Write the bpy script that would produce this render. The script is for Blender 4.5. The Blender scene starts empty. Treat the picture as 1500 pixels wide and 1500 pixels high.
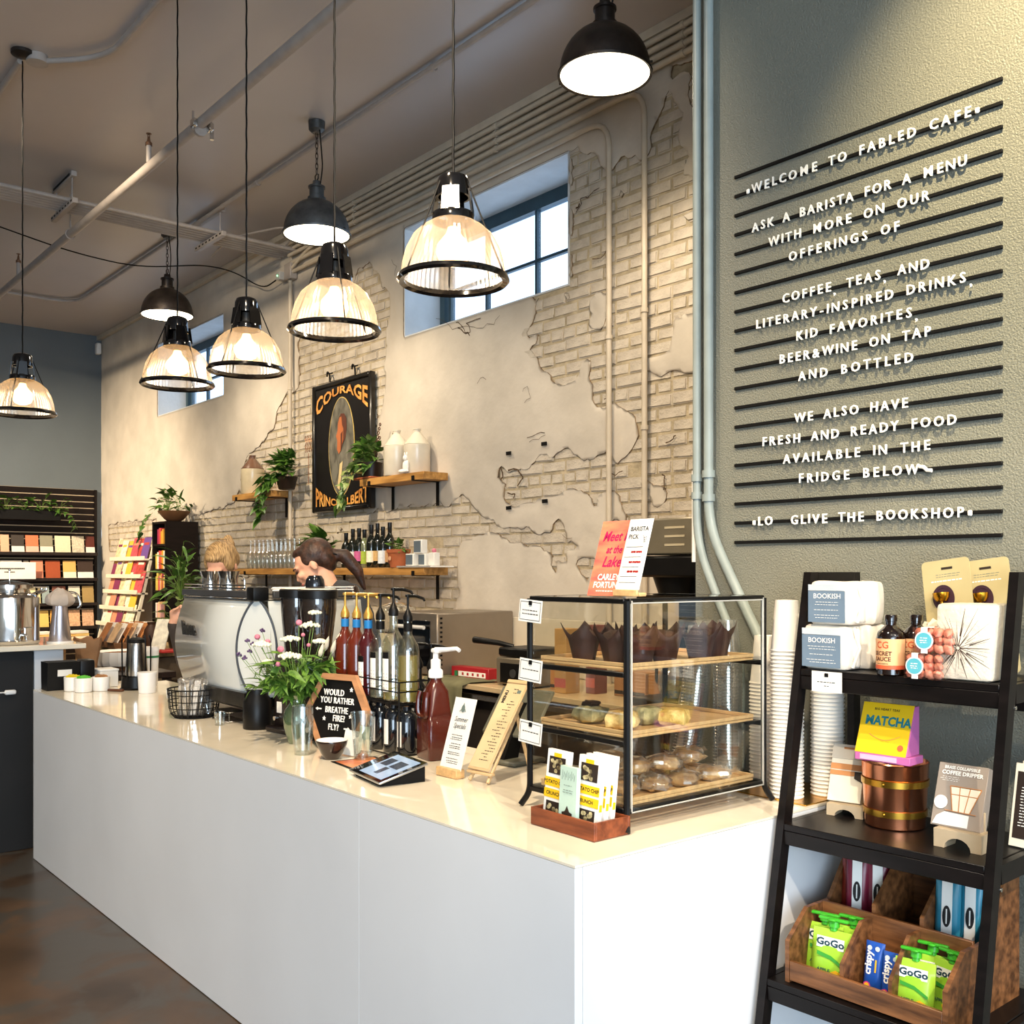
import bpy, bmesh, math, random
import numpy as np
from mathutils import Vector, Matrix, Euler, noise
random.seed(7)
SC = bpy.context.scene
COL = SC.collection
PI = math.pi

# ------------------------------------------------------------------ camera
CAM_H = 1.60
FX, FY = -0.7716, 0.6361            # horizontal view direction (x runs along the long wall, y into it)
cam_d = bpy.data.cameras.new('camera')
cam_d.sensor_width = 36.0
cam_d.sensor_fit = 'HORIZONTAL'
cam_d.lens = 36.0 * 1490 / 1500
cam_d.shift_y = 88 / 1500
cam_d.clip_start = 0.05
cam = bpy.data.objects.new('camera', cam_d)
cam.location = (0, 0, CAM_H)
cam.rotation_euler = (PI / 2, 0, math.atan2(-FX, FY))
COL.objects.link(cam)
SC.camera = cam

# ------------------------------------------------------------------ world: soft daylight from the open shop front
world = bpy.data.worlds.new('world')
SC.world = world
world.use_nodes = True
wn = world.node_tree.nodes['Background']
wn.inputs['Color'].default_value = (0.70, 0.85, 1.0, 1)
wn.inputs['Strength'].default_value = 2.3

def light(name, kind, loc, target, power, color, size=0.1, spot=60, blend=0.5):
    d = bpy.data.lights.new(name, kind)
    d.energy = power
    d.color = color
    if kind == 'AREA':
        d.shape = 'RECTANGLE'
        d.size, d.size_y = size if isinstance(size, tuple) else (size, size)
    elif kind == 'SUN':
        d.angle = size
    else:
        d.shadow_soft_size = size
    if kind == 'SPOT':
        d.spot_size = math.radians(spot)
        d.spot_blend = blend
    o = bpy.data.objects.new(name, d)
    o.location = loc
    v = Vector(target) - Vector(loc)
    o.rotation_euler = v.to_track_quat('-Z', 'Y').to_euler()
    COL.objects.link(o)
    return o

WARM = (1.0, 0.81, 0.57)
WARM2 = (1.0, 0.85, 0.65)
# track spots on the ceiling, outside the frame; the last one is an added fill
light('track_spot_board', 'SPOT', (-.62, 1.62, 4.05), (-1.10, 2.70, 2.80), 560, (1.0, .80, .46), 0.03, 50, 1.0)
light('track_spot_shelf_goods', 'SPOT', (0.35, 0.1, 3.70), (-1.25, 2.45, 1.05), 330, WARM2, 0.03, 31, 0.35)
light('track_spot_ladder', 'SPOT', (1.35, 1.15, 3.60), (-1.60, 2.28, 0.95), 380, WARM2, 0.03, 46, 0.6)
light('track_spot_corner', 'SPOT', (-10.6, 0.9, 4.40), (-12.2, 3.9, 1.5), 1150, WARM, 0.05, 84, 1.0)
light('track_spot_slatwall', 'SPOT', (-10.4, -0.6, 4.40), (-13.2, 2.6, 1.4), 420, WARM, 0.05, 60, 0.8)
light('track_spot_backbar', 'SPOT', (-2.6, 1.0, 4.40), (-4.0, 3.9, 1.3), 330, WARM, 0.06, 75, 0.9)
light('track_spot_shelves', 'SPOT', (-6.4, 1.2, 4.40), (-8.2, 4.1, 1.9), 520, WARM, 0.06, 88, 1.0)
light('track_spot_counter', 'SPOT', (-1.4, 0.2, 4.40), (-3.3, 2.0, 0.95), 560, WARM, 0.06, 70, 0.9)
light('fill_spot_counter_left', 'SPOT', (-5.2, -2.6, 4.40), (-5.6, 1.5, .5), 330, WARM2, 0.06, 60, .9)  # added fill light that lifts the left counter front, no known fixture
# daylight of the shop front behind and left of the camera
light('shopfront_daylight', 'AREA', (3.8, -3.2, 1.7), (-3.0, 1.5, 0.8), 330, (0.66, 0.83, 1.0), (4.0, 3.0))

SC.view_settings.view_transform = 'Standard'
SC.view_settings.look = 'None'
SC.view_settings.exposure = 0.30
SC.view_settings.gamma = 1.0
SC.view_settings.use_curve_mapping = False

# ------------------------------------------------------------------ picture -> place (needs a real plane or distance each time)
def ray(u, v):
    s = (u - 750) / 1490.0
    return Vector((FX + FY * s, FY - FX * s, (838 - v) / 1490.0))
def at_z(u, v, z):
    d = ray(u, v); return d * ((z - CAM_H) / d.z) + Vector((0, 0, CAM_H))
def at_y(u, v, y):
    d = ray(u, v); return d * (y / d.y) + Vector((0, 0, CAM_H))
def at_x(u, v, x):
    d = ray(u, v); return d * (x / d.x) + Vector((0, 0, CAM_H))
def at_t(u, v, t):
    return ray(u, v) * t + Vector((0, 0, CAM_H))

# ------------------------------------------------------------------ materials
MATS = {}
def lin(h):
    if isinstance(h, str):
        h = h.lstrip('#')
        c = [int(h[i:i + 2], 16) / 255 for i in (0, 2, 4)]
    else:
        c = list(h)
    return tuple((x / 12.92 if x <= 0.04045 else ((x + 0.055) / 1.055) ** 2.4) for x in c) + (1,)

def mat(name, col, rough=0.55, metal=0.0, var=0.08, vs=6.0, bump=0.0, bs=60.0, trans=0.0, emit=0.0, alpha=1.0, coat=0.0, col2=None, spec=0.5, ior=1.45, stretch=None, sheen=0):
    if name in MATS: return MATS[name]
    m = bpy.data.materials.new(name); m.use_nodes = True
    nt = m.node_tree; N = nt.nodes; L = nt.links
    b = N['Principled BSDF']
    c = lin(col)
    b.inputs['Roughness'].default_value = rough
    b.inputs['Metallic'].default_value = metal
    b.inputs['Transmission Weight'].default_value = trans
    b.inputs['Alpha'].default_value = alpha
    b.inputs['Coat Weight'].default_value = coat
    b.inputs['Specular IOR Level'].default_value = spec
    b.inputs['IOR'].default_value = ior
    tc = N.new('ShaderNodeTexCoord'); mp = N.new('ShaderNodeMapping')
    L.new(tc.outputs['Object'], mp.inputs[0])
    if stretch: mp.inputs['Scale'].default_value = stretch
    nz = N.new('ShaderNodeTexNoise'); nz.inputs['Scale'].default_value = vs; nz.inputs['Detail'].default_value = 5
    L.new(mp.outputs[0], nz.inputs['Vector'])
    cr = N.new('ShaderNodeValToRGB')
    k1 = tuple(max(0, x * (1 - var * 1.5)) for x in c[:3]) + (1,)
    k2 = lin(col2) if col2 else tuple(min(1, x * (1 + var)) for x in c[:3]) + (1,)
    cr.color_ramp.elements[0].position = 0.35; cr.color_ramp.elements[0].color = k1
    cr.color_ramp.elements[1].position = 0.68; cr.color_ramp.elements[1].color = k2
    L.new(nz.outputs['Fac'], cr.inputs[0]); L.new(cr.outputs[0], b.inputs['Base Color'])
    if emit:
        L.new(cr.outputs[0], b.inputs['Emission Color']); b.inputs['Emission Strength'].default_value = emit
    if bump:
        n2 = N.new('ShaderNodeTexNoise'); n2.inputs['Scale'].default_value = bs; n2.inputs['Detail'].default_value = 4
        L.new(mp.outputs[0], n2.inputs['Vector'])
        bp = N.new('ShaderNodeBump'); bp.inputs['Strength'].default_value = bump; bp.inputs['Distance'].default_value = 0.01
        L.new(n2.outputs['Fac'], bp.inputs['Height']); L.new(bp.outputs[0], b.inputs['Normal'])
    MATS[name] = m
    return m

def glass(name, tint='#ffffff', rough=0.02, clear=0.82, body=0.0):
    """thin clear sheet or vessel: see-through with a mirror-like skin"""
    if name in MATS: return MATS[name]
    m = bpy.data.materials.new(name); m.use_nodes = True
    nt = m.node_tree; N = nt.nodes; L = nt.links
    N.remove(N['Principled BSDF'])
    out = N['Material Output']
    t = N.new('ShaderNodeBsdfTransparent'); t.inputs[0].default_value = lin(tint)
    g = N.new('ShaderNodeBsdfGlossy'); g.inputs['Roughness'].default_value = rough; g.inputs['Color'].default_value = (1, 1, 1, 1)
    fr = N.new('ShaderNodeFresnel'); ge = N.new('ShaderNodeNewGeometry'); mr = N.new('ShaderNodeMapRange')
    mr.inputs['To Min'].default_value = 1.45; mr.inputs['To Max'].default_value = 1 / 1.45
    L.new(ge.outputs['Backfacing'], mr.inputs['Value']); L.new(mr.outputs[0], fr.inputs['IOR'])
    mx = N.new('ShaderNodeMixShader')
    ad = N.new('ShaderNodeMath'); ad.operation = 'ADD'; ad.inputs[1].default_value = (1 - clear) * 0.35
    L.new(fr.outputs[0], ad.inputs[0]); L.new(ad.outputs[0], mx.inputs[0])
    L.new(t.outputs[0], mx.inputs[1]); L.new(g.outputs[0], mx.inputs[2])
    last = mx
    if body:
        d = N.new('ShaderNodeBsdfDiffuse'); d.inputs[0].default_value = lin(tint)
        m2 = N.new('ShaderNodeMixShader'); m2.inputs[0].default_value = body
        L.new(mx.outputs[0], m2.inputs[1]); L.new(d.outputs[0], m2.inputs[2]); last = m2
    L.new(last.outputs[0], out.inputs['Surface'])
    MATS[name] = m
    return m

# ------------------------------------------------------------------ mesh builder
class MB:
    def __init__(self): self.bm = bmesh.new()
    def _add(self, verts, M):
        for v in verts: v.co = M @ v.co
    def box(self, c, s, bev=0.0, rot=(0, 0, 0), seg=1):
        bm2 = bmesh.new()
        bmesh.ops.create_cube(bm2, size=1.0)
        for v in bm2.verts: v.co = Vector((v.co.x * s[0], v.co.y * s[1], v.co.z * s[2]))
        if bev: bmesh.ops.bevel(bm2, geom=list(bm2.edges), offset=min(bev, min(s) * .45), segments=seg, affect='EDGES', profile=0.5)
        M = Matrix.Translation(Vector(c)) @ Euler(rot).to_matrix().to_4x4()
        self.merge(bm2, M); return self
    def merge(self, bm2, M=None):
        if M is not None: bmesh.ops.transform(bm2, matrix=M, verts=bm2.verts)
        mp = {v: self.bm.verts.new(v.co) for v in bm2.verts}
        for f in bm2.faces:
            try: self.bm.faces.new([mp[v] for v in f.verts])
            except ValueError: pass
        bm2.free()
    def lathe(self, prof, c=(0, 0, 0), n=20, sq=(1, 1), rot=None, rib=0.0):
        """prof: list of (radius, z); ends with r==0 close to a point"""
        bm = self.bm; rings = []
        R = Euler(rot).to_matrix() if rot else None
        def P(x, y, z):
            p = Vector((x, y, z))
            if R: p = R @ p
            return p + Vector(c)
        for r, z in prof:
            if r < 1e-6: rings.append([bm.verts.new(P(0, 0, z))])
            else: rings.append([bm.verts.new(P(r * (1 + (rib if k % 2 else 0)) * math.cos(2 * PI * k / n) * sq[0], r * (1 + (rib if k % 2 else 0)) * math.sin(2 * PI * k / n) * sq[1], z)) for k in range(n)])
        for a, b in zip(rings, rings[1:]):
            for k in range(n):
                k2 = (k + 1) % n
                if len(a) == 1 and len(b) == 1: continue
                if len(a) == 1: f = (a[0], b[k2], b[k])
                elif len(b) == 1: f = (a[k], a[k2], b[0])
                else: f = (a[k], a[k2], b[k2], b[k])
                try: bm.faces.new(f)
                except ValueError: pass
        return self
    def cyl(self, p0, p1, r0, r1=None, n=12):
        r1 = r0 if r1 is None else r1
        return self.tube([p0, p1], [r0, r1], n)
    def tube(self, pts, r, n=8, closed=False, cap=True, fillet=0):
        pts = [Vector(p) for p in pts]
        if fillet: pts = fil(pts, fillet)
        rr = r if isinstance(r, (list, tuple)) else [r] * len(pts)
        if len(rr) != len(pts): rr = [rr[0]] * len(pts)
        bm = self.bm; rings = []
        N = len(pts)
        up = None
        for i, p in enumerate(pts):
            if closed: t = (pts[(i + 1) % N] - pts[i - 1])
            elif i == 0: t = pts[1] - pts[0]
            elif i == N - 1: t = pts[-1] - pts[-2]
            else: t = (pts[i + 1] - p).normalized() + (p - pts[i - 1]).normalized()
            if t.length < 1e-9: t = Vector((0, 0, 1))
            t.normalize()
            if up is None: up = t.orthogonal().normalized()
            else:
                up = up - t * up.dot(t)
                if up.length < 1e-6: up = t.orthogonal()
                up.normalize()
            w = t.cross(up)
            rings.append([bm.verts.new(p + (up * math.cos(2 * PI * k / n) + w * math.sin(2 * PI * k / n)) * rr[i]) for k in range(n)])
        seq = list(zip(rings, rings[1:])) + ([(rings[-1], rings[0])] if closed else [])
        for a, b in seq:
            for k in range(n):
                k2 = (k + 1) % n
                bm.faces.new((a[k], b[k], b[k2], a[k2]))
        if cap and not closed:
            bm.faces.new(rings[0]); bm.faces.new(rings[-1][::-1])
        return self
    def prism(self, poly, d0, d1, plane='xz'):
        """poly extruded along the third axis between d0 and d1"""
        bm = self.bm
        def P(a, b, d):
            return {'xz': (a, d, b), 'xy': (a, b, d), 'yz': (d, a, b)}[plane]
        A = [bm.verts.new(P(a, b, d0)) for a, b in poly]
        B = [bm.verts.new(P(a, b, d1)) for a, b in poly]
        n = len(poly)
        bm.faces.new(A); bm.faces.new(B[::-1])
        for k in range(n):
            bm.faces.new((A[k], B[k], B[(k + 1) % n], A[(k + 1) % n]))
        return self
    def sph(self, c, r, n=12, rot=None):
        rx, ry, rz = (r, r, r) if not isinstance(r, (list, tuple)) else r
        prof = [(math.sin(PI * k / (n // 2 + 1)), -math.cos(PI * k / (n // 2 + 1))) for k in range(n // 2 + 2)]
        prof[0] = (0, -1); prof[-1] = (0, 1)
        t = MB(); t.lathe(prof, n=n)
        M = Matrix.Translation(Vector(c)) @ (Euler(rot).to_matrix().to_4x4() if rot else Matrix.Identity(4)) @ Matrix.Diagonal((rx, ry, rz, 1))
        self.merge(t.bm, M); return self
    def quad(self, a, b, c, d):
        self.bm.faces.new([self.bm.verts.new(p) for p in (a, b, c, d)]); return self
    def mesh(self, name, m, smooth=True, ang=38):
        bmesh.ops.recalc_face_normals(self.bm, faces=self.bm.faces)
        me = bpy.data.meshes.new(name)
        self.bm.to_mesh(me); self.bm.free()
        if m: me.materials.append(m)
        if smooth:
            me.polygons.foreach_set('use_smooth', [True] * len(me.polygons))
            me.set_sharp_from_angle(angle=math.radians(ang))
        return me
    def build(self, name, m, parent=None, loc=None, rot=None, smooth=True, ang=38):
        return link(name, self.mesh(name, m, smooth, ang), parent, loc, rot)

def link(name, me, parent=None, loc=None, rot=None):
    o = bpy.data.objects.new(name, me)
    if parent: o.parent = parent
    if loc is not None: o.location = loc
    if rot is not None: o.rotation_euler = rot
    COL.objects.link(o); return o

def fil(pts, r, k=6):
    out = [pts[0]]
    for a, b, c in zip(pts, pts[1:], pts[2:]):
        d1 = (a - b); d2 = (c - b)
        l = min(r, d1.length * .49, d2.length * .49)
        p, q = b + d1.normalized() * l, b + d2.normalized() * l
        for i in range(k + 1):
            t = i / k
            out.append(p * (1 - t) ** 2 + b * 2 * t * (1 - t) + q * t * t)
    out.append(pts[-1]); return out

def thing(name, label, cat, loc=(0, 0, 0), rz=0.0, group=None, rot=None):
    o = bpy.data.objects.new(name, None)
    o.empty_display_size = 0.05
    COL.objects.link(o)
    o.location = loc; o.rotation_euler = rot if rot else (0, 0, rz)
    return tag(o, label, cat, group)
def tag(o, label, cat, group=None):
    o['label'] = label; o['category'] = cat
    if group: o['group'] = group
    return o
def struct(o):
    o['kind'] = 'structure'; return o
def dup(root, loc=None, rz=None, label=None, group=None, scale=None, rot=None):
    def cp(o, par):
        c = o.copy(); COL.objects.link(c); c.parent = par
        for ch in kids.get(o, []): cp(ch, c)
        return c
    kids = {}
    def walk(o):
        kids[o] = list(o.children)
        for ch in kids[o]: walk(ch)
    walk(root)
    r = cp(root, None)
    if loc is not None: r.location = loc
    if rz is not None: r.rotation_euler = (0, 0, rz)
    if rot is not None: r.rotation_euler = rot
    if scale: r.scale = scale if isinstance(scale, (tuple, list)) else (scale,) * 3
    if label: r['label'] = label
    if group: r['group'] = group
    return r

GLY = {}
def text_mesh(s, size, bold=0.0, ext=0.0, shear=0.0, width=1.0, align='CENTER', space=1.0, line=1.0):
    key = (s, size, bold, ext, shear, width, align, space, line)
    if key in GLY: return GLY[key]
    cu = bpy.data.curves.new('text', 'FONT')
    cu.body = s; cu.size = size; cu.offset = bold; cu.extrude = ext; cu.shear = shear
    cu.align_x = align; cu.align_y = 'CENTER'; cu.space_character = space; cu.space_line = line
    cu.resolution_u = 2
    o = bpy.data.objects.new('text', cu); COL.objects.link(o)
    bpy.context.view_layer.update()
    me = bpy.data.meshes.new_from_object(o.evaluated_get(bpy.context.evaluated_depsgraph_get()))
    bpy.data.objects.remove(o); bpy.data.curves.remove(cu)
    if width != 1.0: me.transform(Matrix.Diagonal((width, 1, 1, 1)))
    me.name = 'lettering'
    GLY[key] = me
    return me
def txt(s, size, m, parent, loc, rot=(PI / 2, 0, 0), name='lettering', **k):
    me = text_mesh(s, size, **k).copy()
    me.materials.clear(); me.materials.append(m)
    return link(name, me, parent, loc, rot)
def scribble(parent, m, x0, x1, zs, y, th=0.0012, name='small_print', rot=None, seed=1, rag=0.3):
    """rows of tiny unreadable print as thin dashes on a face looking to -y"""
    b = MB(); R = random.Random(seed)
    for z in zs:
        x = x0 + (x1 - x0) * R.uniform(0, rag) * .5; xe = x1 - (x1 - x0) * R.uniform(0, rag) * .5
        while x < xe:
            w = min(R.uniform(.004, .011), xe - x)
            b.quad((x, y, z), (x + w, y, z), (x + w, y, z + th), (x, y, z + th)); x += w + .0022
    return b.build(name, m, parent, smooth=False)

# common materials
BLACK = mat('black_metal', '#0d0c0c', .4, .0, .1, 20, spec=.3)
BLACKM = mat('matt_black', '#0a0909', .6, .0, .1, 20, spec=.25)
CHROME = mat('chrome', '#d9d6d2', .09, 1.0, .03, 4)
STEEL = mat('brushed_steel', '#b9b6b2', .24, 1.0, .06, 30, bump=.05, bs=200)
WHITE = mat('white_paint', '#ece9e4', .45, 0, .03, 8)
PAPER = mat('white_paper', '#f0ece4', .7, 0, .03, 12)
INK = mat('black_ink', '#1d1a1a', .7, 0, .05)
WHITEINK = mat('white_ink', '#f4f1ea', .6, 0, .02)
OAK = mat('oak_wood', '#b98445', .5, 0, .22, 5, bump=.08, bs=40, stretch=(1, 9, 9))
PALEWOOD = mat('pale_wood', '#d3ab76', .5, 0, .15, 5, bump=.05, bs=40, stretch=(9, 1, 9))
DARKWOOD = mat('dark_brown_wood', '#2a1c17', .45, 0, .25, 7, stretch=(1, 8, 8))
CLEAR = glass('clear_glass')
# ================================================================== room shell
YW, ZC, XF = 4.20, 4.59, -13.30      # long painted wall, ceiling, far wall
YB = 2.72                            # lettering wall
XB0 = at_y(1019, 800, YB).x          # its free end
WIN = [(-6.375, -4.56), (-11.38, -9.59)]
WZ = (3.347, 4.167)

M_PLASTER = mat('cream_painted_plaster', '#c9bfb0', .62, 0, .06, 3, bump=.35, bs=14, col2='#d2c8b9')
M_BRICK = mat('cream_painted_brick', '#c1b5a4', .66, 0, .09, 9, bump=.6, bs=60, col2='#cfc4b3')
M_MORTAR = mat('painted_mortar', '#b3a488', .8, 0, .2, 9, bump=.6, bs=50)
M_EDGE_SHADE = mat('shaded_plaster_edge', '#8b765c', .85, 0, .3, 30)  # shadow along the plaster edges, put into the colour of their sides
M_REVEAL = mat('white_window_reveal', '#cfd2d4', .7, 0, .05, 6, bump=.3, bs=30)
M_CEIL = mat('brown_grey_ceiling_paint', '#b0a8a4', .33, 0, .07, .6, bump=.10, bs=6, spec=.8)
M_SLATE = mat('slate_blue_wall_paint', '#5f676c', .6, 0, .05, 1.2, bump=.1, bs=30)
M_SAGE = mat('sage_grey_wall_paint', '#77776c', .42, 0, .05, 2, bump=.45, bs=190)
M_CREAM = mat('pipe_cream_paint', '#c4b7a3', .5, 0, .06, 12)
M_CPIPE = mat('pipe_grey_paint', '#a39a93', .42, 0, .06, 12)
M_GPIPE = mat('pipe_sage_paint', '#8a9390', .38, 0, .06, 12)
M_DIRT = mat('grimy_crack', '#54412f', .9, 0, .3, 30)

# floor: stained polished concrete
fm = mat('stained_concrete', '#493828', .28, 0, .3, 1.7, bump=.05, bs=9, col2='#5d4836', spec=.4)
nt = fm.node_tree; N = nt.nodes; L = nt.links
tc = [n for n in N if n.type == 'TEX_COORD'][0]
n3 = N.new('ShaderNodeTexNoise'); n3.inputs['Scale'].default_value = 2.4; n3.inputs['Detail'].default_value = 8; n3.inputs['Distortion'].default_value = 1.2
L.new(tc.outputs['Object'], n3.inputs['Vector'])
c3 = N.new('ShaderNodeValToRGB'); c3.color_ramp.elements[0].position = .47; c3.color_ramp.elements[1].position = .56
L.new(n3.outputs['Fac'], c3.inputs[0])
mixc = N.new('ShaderNodeMixRGB'); mixc.inputs['Color2'].default_value = lin('#45403a')
old = [n for n in N if n.type == 'VALTORGB' and n != c3][0]
L.new(old.outputs[0], mixc.inputs['Color1']); L.new(c3.outputs[0], mixc.inputs['Fac'])
L.new(mixc.outputs[0], N['Principled BSDF'].inputs['Base Color'])
struct(MB().box((-4.4, -.15, -.05), (17.8, 8.7, .1)).build('floor', fm, smooth=False))
struct(MB().box((-4.4, -.15, ZC + .1), (17.8, 8.7, .2)).build('ceiling', M_CEIL, smooth=False))
struct(MB().box((XF - .1, -.15, 2.3), (.2, 8.7, 4.58)).build('wall_far', M_SLATE, smooth=False))
struct(MB().box((-4.4, -4.6, 2.3), (17.6, .2, 4.58)).build('wall_left', M_PLASTER, smooth=False))
# lettering wall: a block that stands proud of the long wall
struct(MB().box(((XB0 + 4.4) / 2, YB + .76, 2.294), (4.4 - XB0, 1.52, 4.586)).build('wall_right', M_SAGE, smooth=False))

# long wall: base with two window openings
wb = MB()
y0, y1 = YW + .0165, YW + .46
xs = [XF, WIN[1][0], WIN[1][1], WIN[0][0], WIN[0][1], 4.4]
for i, (a, b) in enumerate(zip(xs, xs[1:])):
    if i in (1, 3):
        wb.box(((a + b) / 2, (y0 + y1) / 2, WZ[0] / 2), (b - a, y1 - y0, WZ[0]))
        wb.box(((a + b) / 2, (y0 + y1) / 2, (WZ[1] + ZC) / 2), (b - a, y1 - y0, ZC - WZ[1]))
    else:
        wb.box(((a + b) / 2, (y0 + y1) / 2, ZC / 2), (b - a, y1 - y0, ZC))
wall_back = struct(wb.build('wall_back', M_MORTAR, smooth=False))

# reveals of the window openings (thin linings so that they read white)
def reveal(x0, x1):
    b = MB(); t = .012
    b.box((x0 + t / 2, YW + .23, (WZ[0] + WZ[1]) / 2), (t, .44, WZ[1] - WZ[0]))
    b.box((x1 - t / 2, YW + .23, (WZ[0] + WZ[1]) / 2), (t, .44, WZ[1] - WZ[0]))
    b.box(((x0 + x1) / 2, YW + .23, WZ[1] - t / 2), (x1 - x0 - 2 * t, .44, t))
    b.box(((x0 + x1) / 2, YW + .23, WZ[0] + t / 2), (x1 - x0 - 2 * t, .44, t))
    b.build('window_reveal', M_REVEAL, wall_back, smooth=False)
for a, b in WIN: reveal(a, b)

# exposed-brick outlines read off the wall, as points on its plane
def wall_poly(px): return np.array([[p.x, p.z] for p in (at_y(u, v, YW) for u, v in px)])
HOLES = [wall_poly(p) for p in (
    [(525,392),(540,384),(553,399),(558,421),(570,431),(571,458),(565,490),(564,552),(560,591),(552,620),(550,690),(535,754),(503,767),(480,790),(470,800),(470,880),(440,990),(290,990),(283,800),(281,756),(289,754),(330,742),(343,737),(352,700),(360,672),(380,653),(400,626),(405,601),(421,574),(434,572),(438,552),(436,500),(450,470),(500,440),(518,411)],
    [(503,767),(535,754),(560,745),(643,737),(655,742),(662,736),(675,726),(684,732),(692,744),(708,757),(737,775),(759,771),(791,784),(807,781),(809,765),(820,759),(826,771),(827,789),(844,797),(860,792),(873,803),(873,821),(860,850),(847,829),(833,819),(815,821),(812,837),(805,829),(806,813),(791,805),(769,795),(748,795),(724,779),(692,787),(673,795),(668,830),(672,870),(660,900),(480,900),(470,820)],
    [(782,438),(783,466),(769,491),(772,509),(787,524),(792,542),(807,552),(820,570),(832,561),(855,555),(868,567),(869,598),(886,600),(890,640),(887,677),(881,659),(871,672),(852,680),(847,665),(831,657),(804,669),(793,663),(780,677),(767,688),(745,690),(731,683),(729,699),(737,712),(739,733),(748,741),(793,731),(815,725),(833,715),(855,720),(865,733),(871,744),(887,740),(905,790),(1060,800),(1100,40),(1017,85),(985,98),(983,111),(972,146),(956,189),(948,226),(937,237),(932,218),(911,226),(896,253),(885,245),(870,225),(845,222),(836,226),(836,420),(800,430)],
    [(158,770),(170,766),(210,762),(230,760),(225,800),(160,810)],
)]
PATCH = wall_poly([(880,601),(898,590),(915,600),(930,605),(932,640),(925,660),(905,675),(893,668),(880,640)])
PATCH2 = wall_poly([(862,450),(872,425),(889,430),(893,455),(880,467),(866,462)])

def sd_poly(P, pts):
    d = np.full(len(pts), 1e9); inside = np.zeros(len(pts), bool)
    n = len(P)
    for i in range(n):
        a, b = P[i], P[(i + 1) % n]
        e = b - a; w = pts - a
        t = np.clip((w @ e) / (e @ e), 0, 1)
        d = np.minimum(d, np.hypot(*(w - t[:, None] * e).T))
        c = ((a[1] > pts[:, 1]) != (b[1] > pts[:, 1]))
        with np.errstate(divide='ignore', invalid='ignore'):
            xx = (b[0] - a[0]) * (pts[:, 1] - a[1]) / (b[1] - a[1]) + a[0]
        inside ^= c & (pts[:, 0] < xx)
    return np.where(inside, -d, d)
def field(pts, noisy=True):
    F = np.full(len(pts), 9.0)
    for H in HOLES: F = np.minimum(F, sd_poly(H, pts))
    if noisy is not None:
        sk = np.array([(.5 * noise.noise((x * 1.9, z * 2.3, 9)) + .35 * noise.noise((x * 5.1, z * 6, 4)) - (.17 if x > -4.75 else .36)) * .35 for x, z in pts])
        F = np.maximum(F, np.where(pts[:, 1] < 4.4, sk, -1))
    F = np.maximum(F, -sd_poly(PATCH, pts)); F = np.maximum(F, -sd_poly(PATCH2, pts))
    if noisy:
        F = F + np.array([.030 * noise.noise((x * 9, z * 9, 0)) + .016 * noise.noise((x * 26, z * 26, 5)) for x, z in pts])
    for a, b in WIN:
        dx = np.maximum(a - pts[:, 0], pts[:, 0] - b); dz = np.maximum(WZ[0] - pts[:, 1], pts[:, 1] - WZ[1])
        F = np.minimum(F, np.maximum(dx, dz))
    return F
st = .028
X = np.arange(XF + .001, XB0 + .25, st); Z = np.arange(.02, ZC, st); Z[-1] = ZC - .002
G = np.stack(np.meshgrid(X, Z, indexing='ij'), -1).reshape(-1, 2)
F = field(G).reshape(len(X), len(Z))
YP = YW - .004
verts, faces, fmat, idx, cross = [], [], [], {}, {}
def gv(i, j):
    k = (i, j)
    if k not in idx:
        f = F[i, j]
        y = YP + (.007 * max(0, 1 - f / .10) if f > 0 else 0) - .008 * noise.noise((X[i] * 1.1, Z[j] * 1.1, 3)) - .0028 * noise.noise((X[i] * 6, Z[j] * 6, 1))
        idx[k] = len(verts); verts.append((X[i], y, Z[j]))
    return idx[k]
def cv(a, b):
    k = (a, b) if a < b else (b, a)
    if k not in cross:
        fa, fb = F[a], F[b]; t = fa / (fa - fb)
        x = X[a[0]] + (X[b[0]] - X[a[0]]) * t; z = Z[a[1]] + (Z[b[1]] - Z[a[1]]) * t
        cross[k] = len(verts); verts.append((x, YP + .008, z)); verts.append((x, YW + .026, z))
    return cross[k]
for i in range(len(X) - 1):
    for j in range(len(Z) - 1):
        c = [(i, j), (i + 1, j), (i + 1, j + 1), (i, j + 1)]
        ins = [F[k] > 0 for k in c]
        if not any(ins): continue
        if all(ins): faces.append([gv(*k) for k in c]); fmat.append(0); continue
        poly, cr = [], []
        for k in range(4):
            a, b = c[k], c[(k + 1) % 4]
            if ins[k]: poly.append(gv(*a))
            if ins[k] != ins[(k + 1) % 4]:
                q = cv(a, b); poly.append(q); cr.append(q)
        if len(poly) > 2: faces.append(poly); fmat.append(0)
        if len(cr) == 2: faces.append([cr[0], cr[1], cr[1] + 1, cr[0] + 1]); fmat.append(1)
me = bpy.data.meshes.new('plaster'); me.from_pydata(verts, [], faces)
me.materials.append(M_PLASTER); me.materials.append(M_EDGE_SHADE)
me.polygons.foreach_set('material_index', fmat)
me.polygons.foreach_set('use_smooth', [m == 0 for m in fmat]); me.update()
link('plaster', me, wall_back)

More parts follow.
